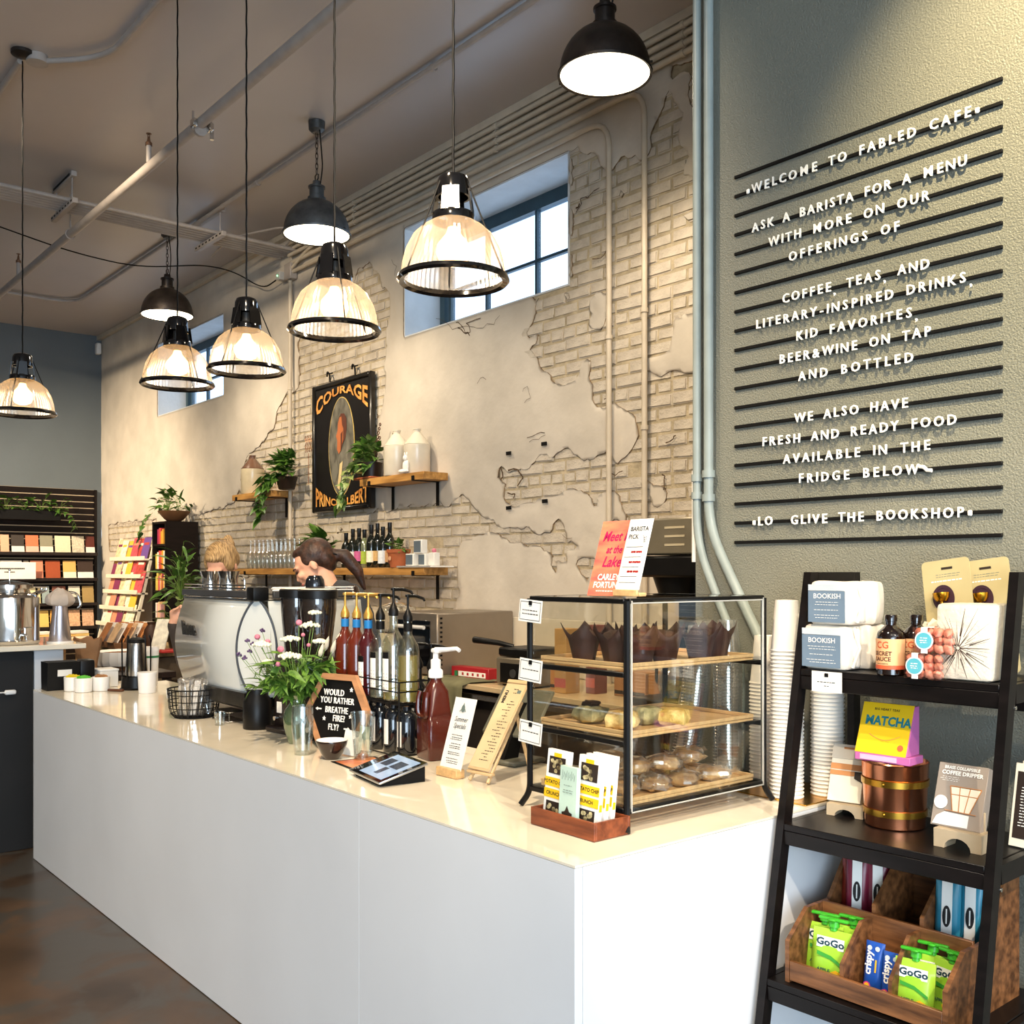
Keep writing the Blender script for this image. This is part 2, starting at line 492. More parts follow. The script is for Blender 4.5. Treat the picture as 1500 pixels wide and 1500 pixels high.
# bricks in the openings of the plaster
R = random.Random(3)
def brick_mesh(w, seed):
    r = random.Random(seed); bm = bmesh.new(); bmesh.ops.create_cube(bm, size=1)
    for v in bm.verts:
        v.co = Vector((v.co.x * w + r.uniform(-.004, .004), v.co.y * .03, v.co.z * .065 + r.uniform(-.0035, .0035)))
    bmesh.ops.bevel(bm, geom=[e for e in bm.edges if all(v.co.y < 0 for v in e.verts)], offset=.007, segments=2, affect='EDGES')
    m = MB(); m.bm.free(); m.bm = bm
    return m.mesh('brick', M_BRICK, True, 50)
BV = {w: [brick_mesh(w, s) for s in range(5)] for w in (.205, .10)}
cand = []
zc = .93; row = 0
while zc < ZC - .32:
    hdr = row % 6 == 5
    w = .10 if hdr else .205
    x = XF + (.05 if hdr else (row % 2) * .107)
    while x < XB0 + .2:
        cand.append((x, zc, w)); x += w + .010
    zc += .0735; row += 1
cf = field(np.array([(c[0], c[1]) for c in cand]), False)
keep = []
for (x, z, w), f in zip(cand, cf):
    if f > .05: continue
    k_ = 1.0; bad = False
    for a, b in WIN:
        if WZ[0] - .030 < z < WZ[1] + .03 and a - w / 2 < x < b + w / 2:
            if x > (a + b) / 2: l_ = x + w / 2 - b - .004; nx = b + .004 + l_ / 2
            else: l_ = a - .004 - (x - w / 2); nx = a - .004 - l_ / 2
            if l_ < .035: bad = True
            else: k_ = l_ / w; x = nx
    if bad: continue
    if R.random() < .006: continue
    p = Vector((x, YW, z - CAM_H)); dep = FX * x + FY * YW; lat = FY * x - FX * YW
    uu = 750 + 1490 * lat / dep; vv = 838 - 1490 * (z - CAM_H) / dep
    hid = (uu > 1019) or (770 < uu and vv > 870) or (240 < uu < 560 and vv > 862) or (455 < uu < 541 and 560 < vv < 740)
    keep.append((dep + (100 if hid else 0), x, z, w, k_))
keep.sort()
rest = MB()
for n_, (dep, x, z, w, k_) in enumerate(keep):
    y = YW + .0252 + R.uniform(-.0045, .0035); rot = (R.uniform(-.02, .02), R.uniform(-.012, .012), R.uniform(-.015, .015))
    me = R.choice(BV[w])
    if n_ < 290: link('brick', me, wall_back, (x, y, z), rot).scale = (k_, 1, 1)
    elif dep < 100 or z > .9:
        t = bmesh.new(); t.from_mesh(me)
        rest.merge(t, Matrix.Translation((x, y, z)) @ Euler(rot).to_matrix().to_4x4() @ Matrix.Diagonal((k_, 1, 1, 1)))
o = rest.build('brickwork', M_BRICK, wall_back, ang=50); o['kind'] = 'stuff'

# flaked spots and hairline cracks of the plaster: shallow dark slivers
def crack(px, w=.004, seed=0):
    r = random.Random(seed); pts = []
    q = [at_y(u, v, YW - .008) for u, v in px]
    for a, b in zip(q, q[1:]):
        n = max(2, int((b - a).length / .05))
        for k in range(n): pts.append(a.lerp(b, k / n) + Vector((r.uniform(-.012, .012), 0, r.uniform(-.012, .012))))
    pts.append(q[-1])
    return pts, w
cb = MB()
for px, w in (([(640,466),(650,470),(662,482),(672,478),(690,478),(700,480),(722,474),(732,462)], .003), ([(640,372),(655,360)], .003),
              ([(668,470),(676,478),(682,490),(690,484),(684,474),(704,466)], .006), ([(672,478),(680,486),(688,492)], .009),
              ([(842,312),(850,300),(852,292),(862,288),(878,275)], .006), ([(845,305),(849,298)], .012), ([(868,378),(880,375),(888,367)], .006),
              ([(574,380),(580,390),(578,404)], .003), ([(170,769),(190,766),(212,763)], .004), ([(165,800),(185,800)], .003),
              ([(773,642),(785,637),(798,634)], .005), ([(775,645),(788,641),(799,637)], .003),
              ([(728,700),(733,685),(737,690),(733,703)], .012), ([(745,690),(760,688),(766,700),(758,712)], .012), ([(744,722),(756,722),(752,730)], .01),
              ([(975,650),(985,645),(990,638)], .008), ([(968,694),(975,705),(972,718)], .009), ([(886,585),(895,578)], .006), ([(822,786),(838,788)], .003),
              ([(700,560),(706,552),(712,556)], .004), ([(764,575),(772,568),(778,580),(768,590)], .003), ([(893,690),(900,698),(912,690)], .006)):
    pts, w = crack(px, w, int(px[0][0]))
    for a, b in zip(pts, pts[1:]):
        d = (b - a); n = Vector((-d.z, 0, d.x)); n = n.normalized() * w * .5 if n.length > 1e-6 else Vector((w, 0, 0))
        cb.quad(a - n, b - n * .7, b + n * .7, a + n)
cb.build('crack', M_DIRT, wall_back, smooth=False)
# four square anchor plates left on the plaster
AP = MB().box((0, 0, 0), (.052, .006, .024), .002).mesh('anchor_plate', BLACKM)
for i, (u, v) in enumerate(((745, 664), (797, 650), (745, 744), (798, 734))):
    p = at_y(u, v, YW - .012); link('anchor_plate', AP, wall_back, p, (0, R.uniform(-.05, .05), 0))

# ---------------------------------------------------------------- windows
M_FRAME = mat('dark_blue_window_frame', '#2f4652', .45, 0, .1, 10)
M_PANE = glass('window_glass', '#eef6ff', .03, .9)
for k, (a, b) in enumerate(WIN):
    wo = thing('window_%d' % (k + 1), 'x', 'window', ((a + b) / 2, YW + .36, WZ[0] + .012)); wo['kind'] = 'structure'
    del wo['label']; del wo['category']
    W, H = b - a - .024, WZ[1] - WZ[0] - .024
    f = MB(); f.box((0, 0, H - .045), (W, .06, .09)).box((-W / 2 + .03, 0, H / 2), (.06, .06, H)).box((W / 2 - .02, 0, H / 2), (.04, .06, H)).box((0, 0, .015), (W, .06, .03))
    f.box((-W / 2 + .10, .01, H / 2), (.03, .04, H))
    f.build('window_frame', M_FRAME, wo, smooth=False)
    xs_ = [-W / 2 + .115, -W / 2 + .56, -W / 2 + 1.11, W / 2 - .04]
    for x in xs_[1:3]: MB().box((x, 0, H / 2 - .02), (.022, .035, H - .1)).build('muntin', M_FRAME, wo, smooth=False)
    for q in range(3):
        MB().box(((xs_[q] + xs_[q + 1]) / 2, 0, H * .46), (xs_[q + 1] - xs_[q] - .023, .03, .02)).build('muntin', M_FRAME, wo, smooth=False)
        for z0, z1 in ((.03, H * .46 - .01), (H * .46 + .01, H - .09)):
            MB().box(((xs_[q] + xs_[q + 1]) / 2, .005, (z0 + z1) / 2), (xs_[q + 1] - xs_[q] - .024, .005, z1 - z0)).build('pane', M_PANE, wo, smooth=False)

# plaster step under the ceiling and trims
tr = struct(MB().box(((XF + XB0) / 2, YW - .035, ZC - .026), (XB0 - XF, .05, .05)).build('trim_1', M_CREAM, smooth=False))

# ---------------------------------------------------------------- conduits
def pipe(name, label, pts, r, m, clamps=(), group=None, fillet=.12, n=10, cat='pipe', clampdir=(0, 1, 0)):
    o = MB().tube(pts, r, n, fillet=fillet).build(name, m)
    tag(o, label, cat, group)
    for c in clamps:
        c = Vector(c)
        MB().tube([c - Vector(clampdir) * .012, c + Vector(clampdir) * .012], r * 1.35, 10).build('clamp', m, o)
    return o
LP = [4.515, 4.465, 4.415, 4.365]
ord_ = ['topmost', 'second from the top', 'third from the top', 'fourth from the top']
for i, z in enumerate(LP):
    pipe('conduit', 'cream conduit high along the brick wall, %s of the bundle' % ord_[i], [(-8.1, YW - .05, z), (XB0 + .3, YW - .05, z)], .0165, M_CREAM,
         [(x, YW - .05, z) for x in (-7.0, -5.2, -3.6)], 'conduits along the top of the brick wall', clampdir=(1, 0, 0))
xa = at_y(892, 400, YW - .05).x; xb = at_y(944, 400, YW - .05).x
za = 4.19; zb = 4.27
pipe('conduit', 'cream conduit that bends down the brick wall just right of the near window', [(-8.1, YW - .05, za + .02), (xa, YW - .05, za + .02), (xa, YW - .05, .95)], .0165, M_CREAM,
     [(xa, YW - .05, 2.95)], fillet=.17, clampdir=(0, 0, 1))
pipe('conduit', 'cream conduit that bends down the brick wall nearest the lettering wall', [(-8.1, YW - .05, zb + .02), (xb, YW - .05, zb + .02), (xb, YW - .05, .95)], .0165, M_CREAM,
     [(xb, YW - .05, 3.05), (xb, YW - .05, 2.4)], fillet=.17, clampdir=(0, 0, 1))
xc = at_y(425, 600, YW - .05).x
o = pipe('conduit', 'cream vertical conduit left of the framed sign, below the junction box', [(xc, YW - .05, 4.14), (xc, YW - .05, 1.0)], .017, M_CREAM, [(xc, YW - .05, 3.2)], clampdir=(0, 0, 1))
jb = thing('junction_box', 'small grey junction box with a green light above the vertical conduit', 'box', (xc, YW - .045, 4.22))
MB().box((0, 0, 0), (.12, .07, .14), .006).build('housing', M_CPIPE, jb)
MB().box((-.12, -.03, -.02), (.07, .07, .07), .004).build('sensor', mat('light_grey_plastic', '#b9b6b0', .5), jb)
MB().sph((-.12, -.068, -.02), .006, 8).build('indicator_light', mat('green_led', '#7dffb0', .4, emit=6), jb)
pipe('conduit', 'short bent conduit leaving the junction box towards the wall corner', [(xc + .06, YW - .06, 4.24), (xc + .35, YW - .06, 4.34), (xc + .75, YW - .06, 4.34)], .014, M_CREAM)
tag(MB().box((XF + .06, YW - .06, 4.42), (.08, .06, .14), .01).build('motion_sensor', WHITE), 'small white motion sensor high in the room corner', 'sensor')

# conduits on the lettering wall
def gx(u): return at_y(u, 500, YB - .03).x
yb = YB - .03
p1 = [(gx(1021), yb, 4.55), (gx(1021), yb, at_y(1018, 795, yb).z)] + [tuple(at_y(1052, 880, yb)), tuple(at_y(1085, 960, yb)), (at_y(1085, 960, yb).x, yb, .96)]
p2 = [(gx(1038), yb, 4.55), (gx(1038), yb, at_y(1035, 772, yb).z)] + [tuple(at_y(1083, 872, yb)), tuple(at_y(1125, 960, yb)), (at_y(1125, 960, yb).x, yb, .96)]
pipe('conduit', 'sage painted conduit at the free edge of the lettering wall', p1, .0145, M_GPIPE, [(gx(1021), yb, 1.92), (gx(1021), yb, 1.86)], 'pair of conduits on the lettering wall', .1, 12, clampdir=(0, 0, 1))
pipe('conduit', 'sage painted conduit second from the edge of the lettering wall', p2, .0165, M_GPIPE, [(gx(1038), yb, 1.93), (gx(1038), yb, 1.85)], 'pair of conduits on the lettering wall', .1, 12, clampdir=(0, 0, 1))
pipe('cable', 'thin white cable hanging at the edge of the lettering wall', [(XB0 - .009, YB + .004, 1.95), (XB0 - .009, YB + .004, 1.68), (XB0 - .009, YB + .004, 1.635)], .009, WHITE, cat='cable')

# sprinkler main with clamp
YS, ZS = 2.42, 4.27
sp = pipe('sprinkler_pipe', 'thick grey sprinkler pipe running along the ceiling above the counter', [(XF, YS, ZS), (3.5, YS, ZS)], .031, M_CPIPE, [at_y(293, 190, YS)], fillet=0, n=14, clampdir=(1, 0, 0))
c0 = at_y(296, 188, YS)
cl = MB()
for s in (-1, 1):
    cl.box((c0.x + s * .0, YS + s * .05, ZS - .02), (.05, .03, .05), .006).cyl((c0.x, YS + s * .055, ZS - .06), (c0.x, YS + s * .055, ZS + .05), .007)
cl.cyl((c0.x, YS + .06, ZS - .09), (c0.x, YS + .06, ZS - .02), .012)
cl.build('coupling', CHROME, sp)
for u, v in ((218, 245), (27, 418)):
    p = at_y(u, v, YS)
    h = thing('sprinkler', 'upright sprinkler head on the ceiling pipe, %s' % ('middle of the photo' if u > 100 else 'near the left edge'), 'sprinkler', (p.x, YS, ZS + .032))
    MB().cyl((0, 0, 0), (0, 0, .11), .017).build('fitting', M_CPIPE, h)
    MB().lathe([(.022, .11), (.022, .13), (.012, .14), (.008, .17), (0, .17)], n=10).build('nozzle', mat('bronze', '#7a5a45', .4, .6), h)
    MB().tube([(-.016, 0, .13), (-.016, 0, .185), (.016, 0, .185), (.016, 0, .13)], .0035, 6).cyl((0, 0, .188), (0, 0, .191), .018).build('frame', mat('bronze', ''), h)

# ceiling conduits for the lamps
zz = ZC - .03
L5 = at_t(34, 84, 5.84)
pipe('conduit', 'ceiling conduit that turns to the far left pendant canopy', [(-2.4, 1.95, zz), (-6.0, 1.93, zz), (-6.33, L5.y + .05, zz)], .0165, M_CPIPE, [(-4.6, 1.94, zz)], fillet=.22, clampdir=(1, 0, 0))
pipe('conduit', 'ceiling conduit leaving the far left pendant canopy', [(-6.36, L5.y, zz), (-9.5, L5.y, zz)], .0165, M_CPIPE)
pipe('conduit', 'long ceiling conduit linking the dark dome lamps', [(-2.4, 3.44, zz), (-11.7, 3.42, zz), (-11.7, .5, zz)], .0175, M_CPIPE, [(-4.9, 3.44, zz), (-7.2, 3.43, zz)], fillet=.3, clampdir=(1, 0, 0))
# bundle across the ceiling on strut hangers
for i in range(6):
    x = -8.02 - i * .055
    pipe('conduit', 'grey conduit crossing the ceiling in a flat bundle, %s' % ('nearest', 'second', 'third', 'fourth', 'fifth', 'farthest')[i], [(x, -4.3, 4.40), (x, YW - .03, 4.40)], .0165, M_CPIPE, group='conduits crossing the ceiling', n=8)
for k, y in enumerate((2.30, 3.46)):
    h = thing('strut_hanger', 'perforated strut hanger under the conduit bundle, %s' % ('beside the sprinkler pipe' if k == 0 else 'nearest the brick wall'), 'bracket', (-8.16, y, 4.36), group='strut hangers')
    b = MB().box((0, 0, 0), (.56, .042, .04), .004)
    b.build('lower_channel', M_CPIPE, h)
    for q in range(8): MB().box((-.245 + q * .07, -.0215, 0), (.03, .003, .012)).build('slot', BLACKM, h, smooth=False)
    MB().box((0, 0, ZC - 4.36 - .022), (.50, .042, .04), .004).build('ceiling_channel', M_CPIPE, h)
    MB().box((0, -.0215, ZC - 4.36 - .022), (.42, .003, .018)).build('slot', BLACKM, h, smooth=False)
    for q in (-.2, .2): MB().cyl((q, 0, .02), (q, 0, ZC - 4.36 - .03), .005, n=8).build('rod', M_CPIPE, h)
hr = thing('pipe_hanger', 'rod hanger with ring holding the thick sprinkler pipe', 'bracket', (at_y(103, 340, YS).x, YS, ZS))
MB().cyl((0, 0, .03), (0, 0, ZC - ZS - .01), .006).build('rod', M_CPIPE, hr)
MB().tube([(0, .036 * math.cos(a), .036 * math.sin(a)) for a in [k * PI / 8 for k in range(16)]], .005, 6, closed=True).build('ring', M_CPIPE, hr)
cab = [at_z(-40, 318, 4.45), at_z(100, 368, 4.32), at_z(200, 392, 4.30), at_z(300, 388, 4.36), at_y(345, 398, 3.9), at_y(385, 424, YW - .08), at_y(405, 410, YW - .08), Vector((xc - .12, YW - .08, 4.20))]
pipe('cable', 'thin dark cable sagging across the ceiling to the junction box', cab, .006, BLACKM, fillet=.25, n=6, cat='cable')
cab = [Vector((-8.1, YW - .1, 4.42)), Vector((-7.6, YW - .2, 4.44)), Vector((-7.75, YW - .3, 4.47)), Vector((-8.3, YW - .5, 4.48)), Vector((-8.8, YW - .45, 4.45))]
pipe('cable', 'loop of grey cable where the conduit bundle meets the brick wall', cab, .009, M_CPIPE, fillet=.2, n=6, cat='cable')
# ================================================================== service counter
CT = .945
M_LAM = mat('white_counter_laminate', '#e3e4e6', .22, 0, .02, 2)
M_TOP = mat('white_quartz_top', '#efe4cf', .10, 0, .03, 9, coat=.3)
ctr = thing('service_counter', 'long white service counter with plain panels and glossy white top', 'counter', (-1.66, 1.55, 0))
XL = -6.08 + 1.66
sx = at_y(526, 1200, 1.55).x + 1.66
MB().box(((XL + sx) / 2, .012, .4710), (sx - XL - .002, .024, .934)).build('front_panel', M_LAM, ctr, smooth=False)
MB().box((sx / 2, .012, .4710), (-sx - .002, .024, .934)).build('front_panel', M_LAM, ctr, smooth=False)
MB().box((-.012, .5945, .4710), (.024, 1.139, .934)).build('end_panel', M_LAM, ctr, smooth=False)
MB().box((XL + .012, .39, .462), (.024, .70, .916)).build('end_panel', M_LAM, ctr, smooth=False)
MB().prism([(XL, 0), (0, 0), (0, YB - 1.553), (-.66, YB - 1.553), (-.66, .75), (XL, .75)], CT - .006, CT, 'xy').build('countertop', M_TOP, ctr, smooth=False)
MB().box((XL / 2 - .3, .74, .46), (-XL - .64, .02, .90)).box((-.66, .95, .46), (.02, .40, .90)).build('back_panel', M_LAM, ctr, smooth=False)

# ================================================================== letter board on the lettering wall
rx0 = at_y(1072, 797, YB - .02).x; rx1 = at_y(1465, 780, YB - .02).x
lb = thing('letter_board', 'black-railed letter board with white letters on the sage grey wall', 'sign', ((rx0 + rx1) / 2, YB, 1.70))
RL = MB().box((0, 0, 0), (rx1 - rx0, .008, .0105), .0015).mesh('rail', BLACKM)
dz = (2.907 - 1.698) / 19
LINES = {1: '\u2022WELCOME TO FABLED CAFE\u2022', 3: 'ASK A BARISTA FOR A MENU', 4: 'WITH MORE ON OUR', 5: 'OFFERINGS OF', 7: 'COFFEE, TEAS, AND', 8: 'LITERARY-INSPIRED DRINKS,', 9: 'KID FAVORITES,',
         10: 'BEER&WINE ON TAP', 11: 'AND BOTTLED', 13: 'WE ALSO HAVE', 14: 'FRESH AND READY FOOD', 15: 'AVAILABLE IN THE', 16: 'FRIDGE BELOW~', 18: '\u2022LO  GLIVE THE BOOKSHOP\u2022'}
# left and right ends of each line in the photograph
ENDS = {1: (1088, 1431), 3: (1097, 1412), 4: (1121, 1357), 5: (1150, 1314), 7: (1141, 1357), 8: (1102, 1420), 9: (1161, 1340), 10: (1136, 1360), 11: (1164, 1334), 13: (1159, 1326), 14: (1111, 1397), 15: (1142, 1359), 16: (1164, 1357), 18: (1097, 1420)}
M_LET = mat('white_letter_plastic', '#f6f3ec', .45, 0, .02)
LW = {}
WD = {c: .60 for c in 'ABCDEFGHIJKLMNOPQRSTUVWXYZ&'}
WD.update({'I': .22, 'W': .95, 'M': .85, ' ': .55, 'E': .52, 'F': .5, 'L': .48, 'O': .75, 'N': .68, 'T': .55, ',': .2, '-': .45, '\u2022': .35, '~': .5, 'C': .65, 'D': .66, 'G': .7, 'R': .58, 'S': .52, 'Y': .58, 'H': .66, 'K': .6, 'U': .64, 'V': .6, 'A': .64, 'B': .58, 'P': .56, '&': .7})
for i in range(20):
    z = 2.907 - 1.70 - i * dz
    link('rail', RL, lb, (0, -.005, z))
    if i in LINES:
        s = LINES[i]; u0, u1 = ENDS[i]
        a = at_y(u0, 500, YB - .03).x; b = at_y(u1, 500, YB - .03).x
        tot = sum(WD[c] for c in s); gap = .16; tot += gap * (len(s) - 1)
        k = (b - a) / tot; x = a
        for c in s:
            w = WD[c] * k
            if c != ' ':
                zl = z + .002 + R.uniform(-.0012, .0012); hx = .041
                if c == '\u2022':
                    if ('dot', i) not in LW: LW['dot', i] = MB().box((0, 0, 0), (.013, .006, .016), .004).mesh('letter', M_LET)
                    me = LW['dot', i]; zl -= .002
                elif c == '~':
                    me = MB().tube([(-.018, 0, .008), (-.006, 0, .006), (.004, 0, -.004), (.018, 0, -.006)], .0055, 8).mesh('letter', M_LET)
                else:
                    if c not in LW:
                        t = text_mesh(c, .041, bold=.0005, ext=.0025, width=.92).copy(); t.materials.clear(); t.materials.append(M_LET); t.transform(Matrix.Rotation(PI / 2, 4, 'X')); t.name = 'letter'
                        LW[c] = t
                    me = LW[c]
                link('letter', me, lb, (x + w / 2 - lb.location.x, -.0125, zl + (-.012 if c == ',' else -.001)), (0, R.uniform(-.02, .02), 0))
            x += w + gap * k
# ================================================================== pendant lamps
def prism_glass():
    m = bpy.data.materials.new('prismatic_glass'); m.use_nodes = True
    nt = m.node_tree; N = nt.nodes; L = nt.links; N.remove(N['Principled BSDF'])
    t = N.new('ShaderNodeBsdfTransparent'); t.inputs[0].default_value = (.93, .93, .93, 1)
    tl = N.new('ShaderNodeBsdfTranslucent'); tl.inputs[0].default_value = (1.0, .74, .42, 1)
    d = N.new('ShaderNodeBsdfDiffuse'); d.inputs[0].default_value = (.8, .8, .8, 1)
    g = N.new('ShaderNodeBsdfGlossy'); g.inputs['Roughness'].default_value = .18
    a = N.new('ShaderNodeMixShader'); a.inputs[0].default_value = .24
    b = N.new('ShaderNodeMixShader'); b.inputs[0].default_value = .10
    e = N.new('ShaderNodeMixShader'); e.inputs[0].default_value = .13
    L.new(t.outputs[0], a.inputs[1]); L.new(tl.outputs[0], a.inputs[2])
    L.new(a.outputs[0], b.inputs[1]); L.new(d.outputs[0], b.inputs[2])
    L.new(b.outputs[0], e.inputs[1]); L.new(g.outputs[0], e.inputs[2])
    L.new(e.outputs[0], N['Material Output'].inputs['Surface'])
    return m
M_PRISM = prism_glass()
M_BULB = mat('warm_bulb', '#ffd08a', .4, 0, 0, emit=5.5)
M_GLOSSB = mat('gloss_black_enamel', '#0c0b0c', .12, 0, .05, 10, coat=.5)
M_DARKDOME = mat('weathered_dark_steel', '#37302c', .42, .55, .25, 14, bump=.15, bs=30)
M_DOMEGREY = mat('weathered_zinc', '#5b5c5c', .45, .6, .25, 14, bump=.15, bs=30)
M_LENS = mat('lit_lamp_lens', '#fff0cc', .4, 0, 0, emit=7)

def make_pendant():
    t = thing('pendant_lamp', '', 'lamp')
    prof = [(.166, 0), (.166, .02), (.162, .055), (.150, .10), (.128, .142), (.098, .170), (.066, .190)]
    MB().lathe(prof, n=120, rib=.022).build('glass_shade', M_PRISM, t, ang=14)
    MB().lathe([(.160, -.004), (.176, -.010), (.184, -.002), (.180, .010), (.168, .014), (.164, .006), (.160, -.004)], n=48).build('rim', M_GLOSSB, t)
    nk = MB()
    nk.lathe([(.060, .188), (.069, .188), (.069, .212), (.066, .216), (.058, .212), (.060, .188)], n=28)
    nk.lathe([(.049, .268), (.057, .268), (.053, .318), (.046, .334), (.028, .342), (0, .343)], n=28)
    for k in range(4):
        a = PI / 4 + k * PI / 2
        pts = []
        nk.prism([(-.031, 0), (.031, 0), (.026, .078), (-.026, .078)], 0, .006)
        for v in nk.bm.verts[-8:] if False else list(nk.bm.verts)[-8:]:
            f = v.co.z / .078; r = .061 - .010 * f
            x, y, z = v.co.x, v.co.y + r, v.co.z + .210
            v.co = Vector((x * math.cos(a) - y * math.sin(a), x * math.sin(a) + y * math.cos(a), z))
    nk.build('neck_housing', M_GLOSSB, t)
    MB().lathe([(0, .27), (.02, .27), (.02, .23), (.024, .225), (.024, .17), (0, .17)], n=16).build('socket', mat('grey_ceramic', '#34322f', .5), t)
    MB().lathe([(0, .172), (.018, .17), (.024, .15), (.052, .115), (.056, .085), (.045, .06), (.02, .048), (0, .046)], n=20).build('bulb', M_BULB, t)
    for k in range(3):
        a = k * 2 * PI / 3 + .5
        MB().cyl((.046 * math.cos(a), .046 * math.sin(a), .325), (.176 * math.cos(a), .176 * math.sin(a), .006), .0028, n=6).build('stay_rod', BLACKM, t)
    L_ = ZC - 2.55
    tw = [(.0009 * math.cos(k * 1.1), .0009 * math.sin(k * 1.1), .34 + (L_ - .36) * k / 90) for k in range(91)]
    MB().tube(tw, .0042, 6).build('cord', BLACKM, t)
    MB().lathe([(0, L_ - .035), (.02, L_ - .035), (.062, L_ - .02), (.062, L_ - .001), (0, L_ - .001)], n=24).build('canopy', M_DARKDOME, t)
    d = bpy.data.lights.new('bulb_light', 'POINT'); d.energy = 2.3; d.color = WARM; d.shadow_soft_size = .05
    lo = bpy.data.objects.new('bulb_light', d); lo.parent = t; lo.location = (0, 0, .02); COL.objects.link(lo)
    return t
pl = [(664, 3.31, 412, 'prismatic glass pendant nearest the camera, in front of the near window'), (490, 4.0, 487, 'prismatic glass pendant hanging just above the framed sign, second nearest'),
      (361, 4.79, 532, 'prismatic glass pendant third from the right in the counter row'), (260, 5.15, 572, 'prismatic glass pendant in front of the far window, bluish with daylight'),
      (33, 5.84, 605, 'prismatic glass pendant at the left edge, apart from the row')]
first = make_pendant()
for i, (u, tt, v, lab) in enumerate(pl):
    p = at_t(u, v, tt); p.z = 2.55 + (2.513 - 2.55 if i == 4 else 0)
    if i == 0: first.location = p; first['label'] = lab; first['group'] = 'prismatic pendants over the counter'; o = first
    else: o = dup(first, p, i * 1.3, lab, 'prismatic pendants over the counter')
    if i == 4:
        for c in o.children:
            if c.name.startswith('canopy'): c.location.z += .037
# box above the apart pendant
o = thing('ceiling_box', 'round white ceiling box above the far left pendant', 'box', (L5.x, L5.y + .0, ZC - .001))
for c in list(COL.objects):
    pass
MB().lathe([(0, 0), (.06, 0), (.06, -.045), (0, -.045)], (0, 0, 0), 20).build('housing', M_CPIPE, o)
o.location = (L5.x, L5.y + .075, ZC - .001)

def make_dome(m, name_lab):
    t = thing('dome_lamp', name_lab, 'lamp')
    R_ = .2175
    prof = [(R_ + .008, -.012), (R_ + .010, .0), (R_, .004)]
    for k in range(1, 11):
        a = k / 10 * (PI / 2 - .28)
        prof.append((R_ * math.cos(a), .004 + .225 * math.sin(a)))
    out = list(prof)
    inner = [(r - .006, z - .004) for r, z in reversed(prof[2:])] + [(R_ - .004, -.008)]
    MB().lathe(out + inner + [out[0]], n=56).build('dome_shade', m, t, ang=50)
    MB().lathe([(0, -.006), (R_ - .004, -.006)], n=48).build('glass_lens', M_LENS, t)
    MB().lathe([(.060, .222), (.060, .240), (.048, .245), (.048, .300), (.056, .303), (.056, .315), (.030, .325), (.026, .350), (0, .355)], n=24).build('collar', m, t)
    for k in range(2):
        MB().cyl(((R_ + .002) * math.cos(k * PI + .4), (R_ + .002) * math.sin(k * PI + .4), .004), ((R_ + .022) * math.cos(k * PI + .4), (R_ + .022) * math.sin(k * PI + .4), .004), .006, n=8).build('screw', m, t)
    MB().tube([(.0, .0, .352), (.02, 0, .365), (.022, 0, .39), (0, 0, .40), (-.022, 0, .39), (-.02, 0, .365)], .005, 6, closed=True).build('hook', M_DARKDOME, t)
    return t
def hang(t, top):
    z = .40; n = max(2, int((top - .40) / .030)); st_ = (top - .40) / n
    for k in range(n):
        c = MB(); a = (k % 2) * PI / 2; zc_ = z + st_ * (k + .5)
        h = st_ * .66
        c.tube([(.009 * math.cos(q) * math.cos(a), .009 * math.cos(q) * math.sin(a), zc_ + h * math.sin(q)) for q in [j * PI / 4 for j in range(8)]], .0028, 5, closed=True)
        c.build('chain_link', M_DARKDOME, t)
    MB().tube([(.05, .0, .32), (.08, 0, .42), (.03, .02, .40 + (top - .4) * .5), (.04, 0, top + .01)], .0045, 6, fillet=.06).build('flex', BLACKM, t)
    MB().lathe([(0, top), (.03, top), (.052, top + .02), (.055, top + .075), (0, top + .075)], n=24).build('canopy', M_DOMEGREY, t)
for (u, tt, v, m, lab) in ((886, 4.87, 108, M_DARKDOME, 'dark brown steel dome lamp at the top of the photo, nearest'), (464, 6.75, 343, M_DOMEGREY, 'grey zinc dome lamp on a chain, middle of the three'), (245, 8.88, 461, M_DARKDOME, 'dark steel dome lamp farthest away, on a chain')):
    p = at_t(u, v, tt); t = make_dome(m, lab); t.location = p
    t['group'] = 'dome lamps along the brick wall'
    hang(t, ZC - p.z - .078)
    light('dome_light', 'SPOT', (p.x, p.y, p.z - .02), (p.x, p.y, 0), 95, WARM2, .12, 150, .6)
# ================================================================== pastry display case
EDGE = glass('acrylic_edge', '#e8e4da', .1, .5, .55)
ACR = glass('clear_acrylic', '#fbfbf8', .02, .93)
FILM = glass('clear_film', '#f6f2ec', .08, .35, .06)
cx0, cx1, cy0, cy1 = -2.165, -1.79, 1.85, 2.41
W, D, B0, TP = cx1 - cx0, cy1 - cy0, .045, .588
case = thing('display_case', 'glass-sided pastry display case with black metal frame on the counter', 'display case', (cx0, cy0, CT + .0005))
def bar(b, a, c, t=.014): 
    a, c = Vector(a), Vector(c); s = [abs(c[i] - a[i]) + t for i in range(3)]
    b.box((a + c) / 2, s, .002)
for x in (0, W):
    for y in (0, D):
        b = MB(); sx, sy = (1 if x else -1), (1 if y else -1)
        b.tube([(x, y, TP - .007), (x, y, B0 + .01), (x + sx * .004, y + sy * .004, B0 - .012), (x + sx * .018, y + sy * .018, .004)], .0085, 8, fillet=.03)
        b.build('leg_post', BLACK, case)
for z, nm in ((TP - .007, 'top_rail'), (B0 + .007, 'bottom_rail')):
    for a, c in (((.012, 0, z), (W - .012, 0, z)), ((.012, D, z), (W - .012, D, z)), ((0, .012, z), (0, D - .012, z)), ((W, .012, z), (W, D - .012, z))):
        b = MB(); bar(b, a, c); b.build(nm, BLACK, case)
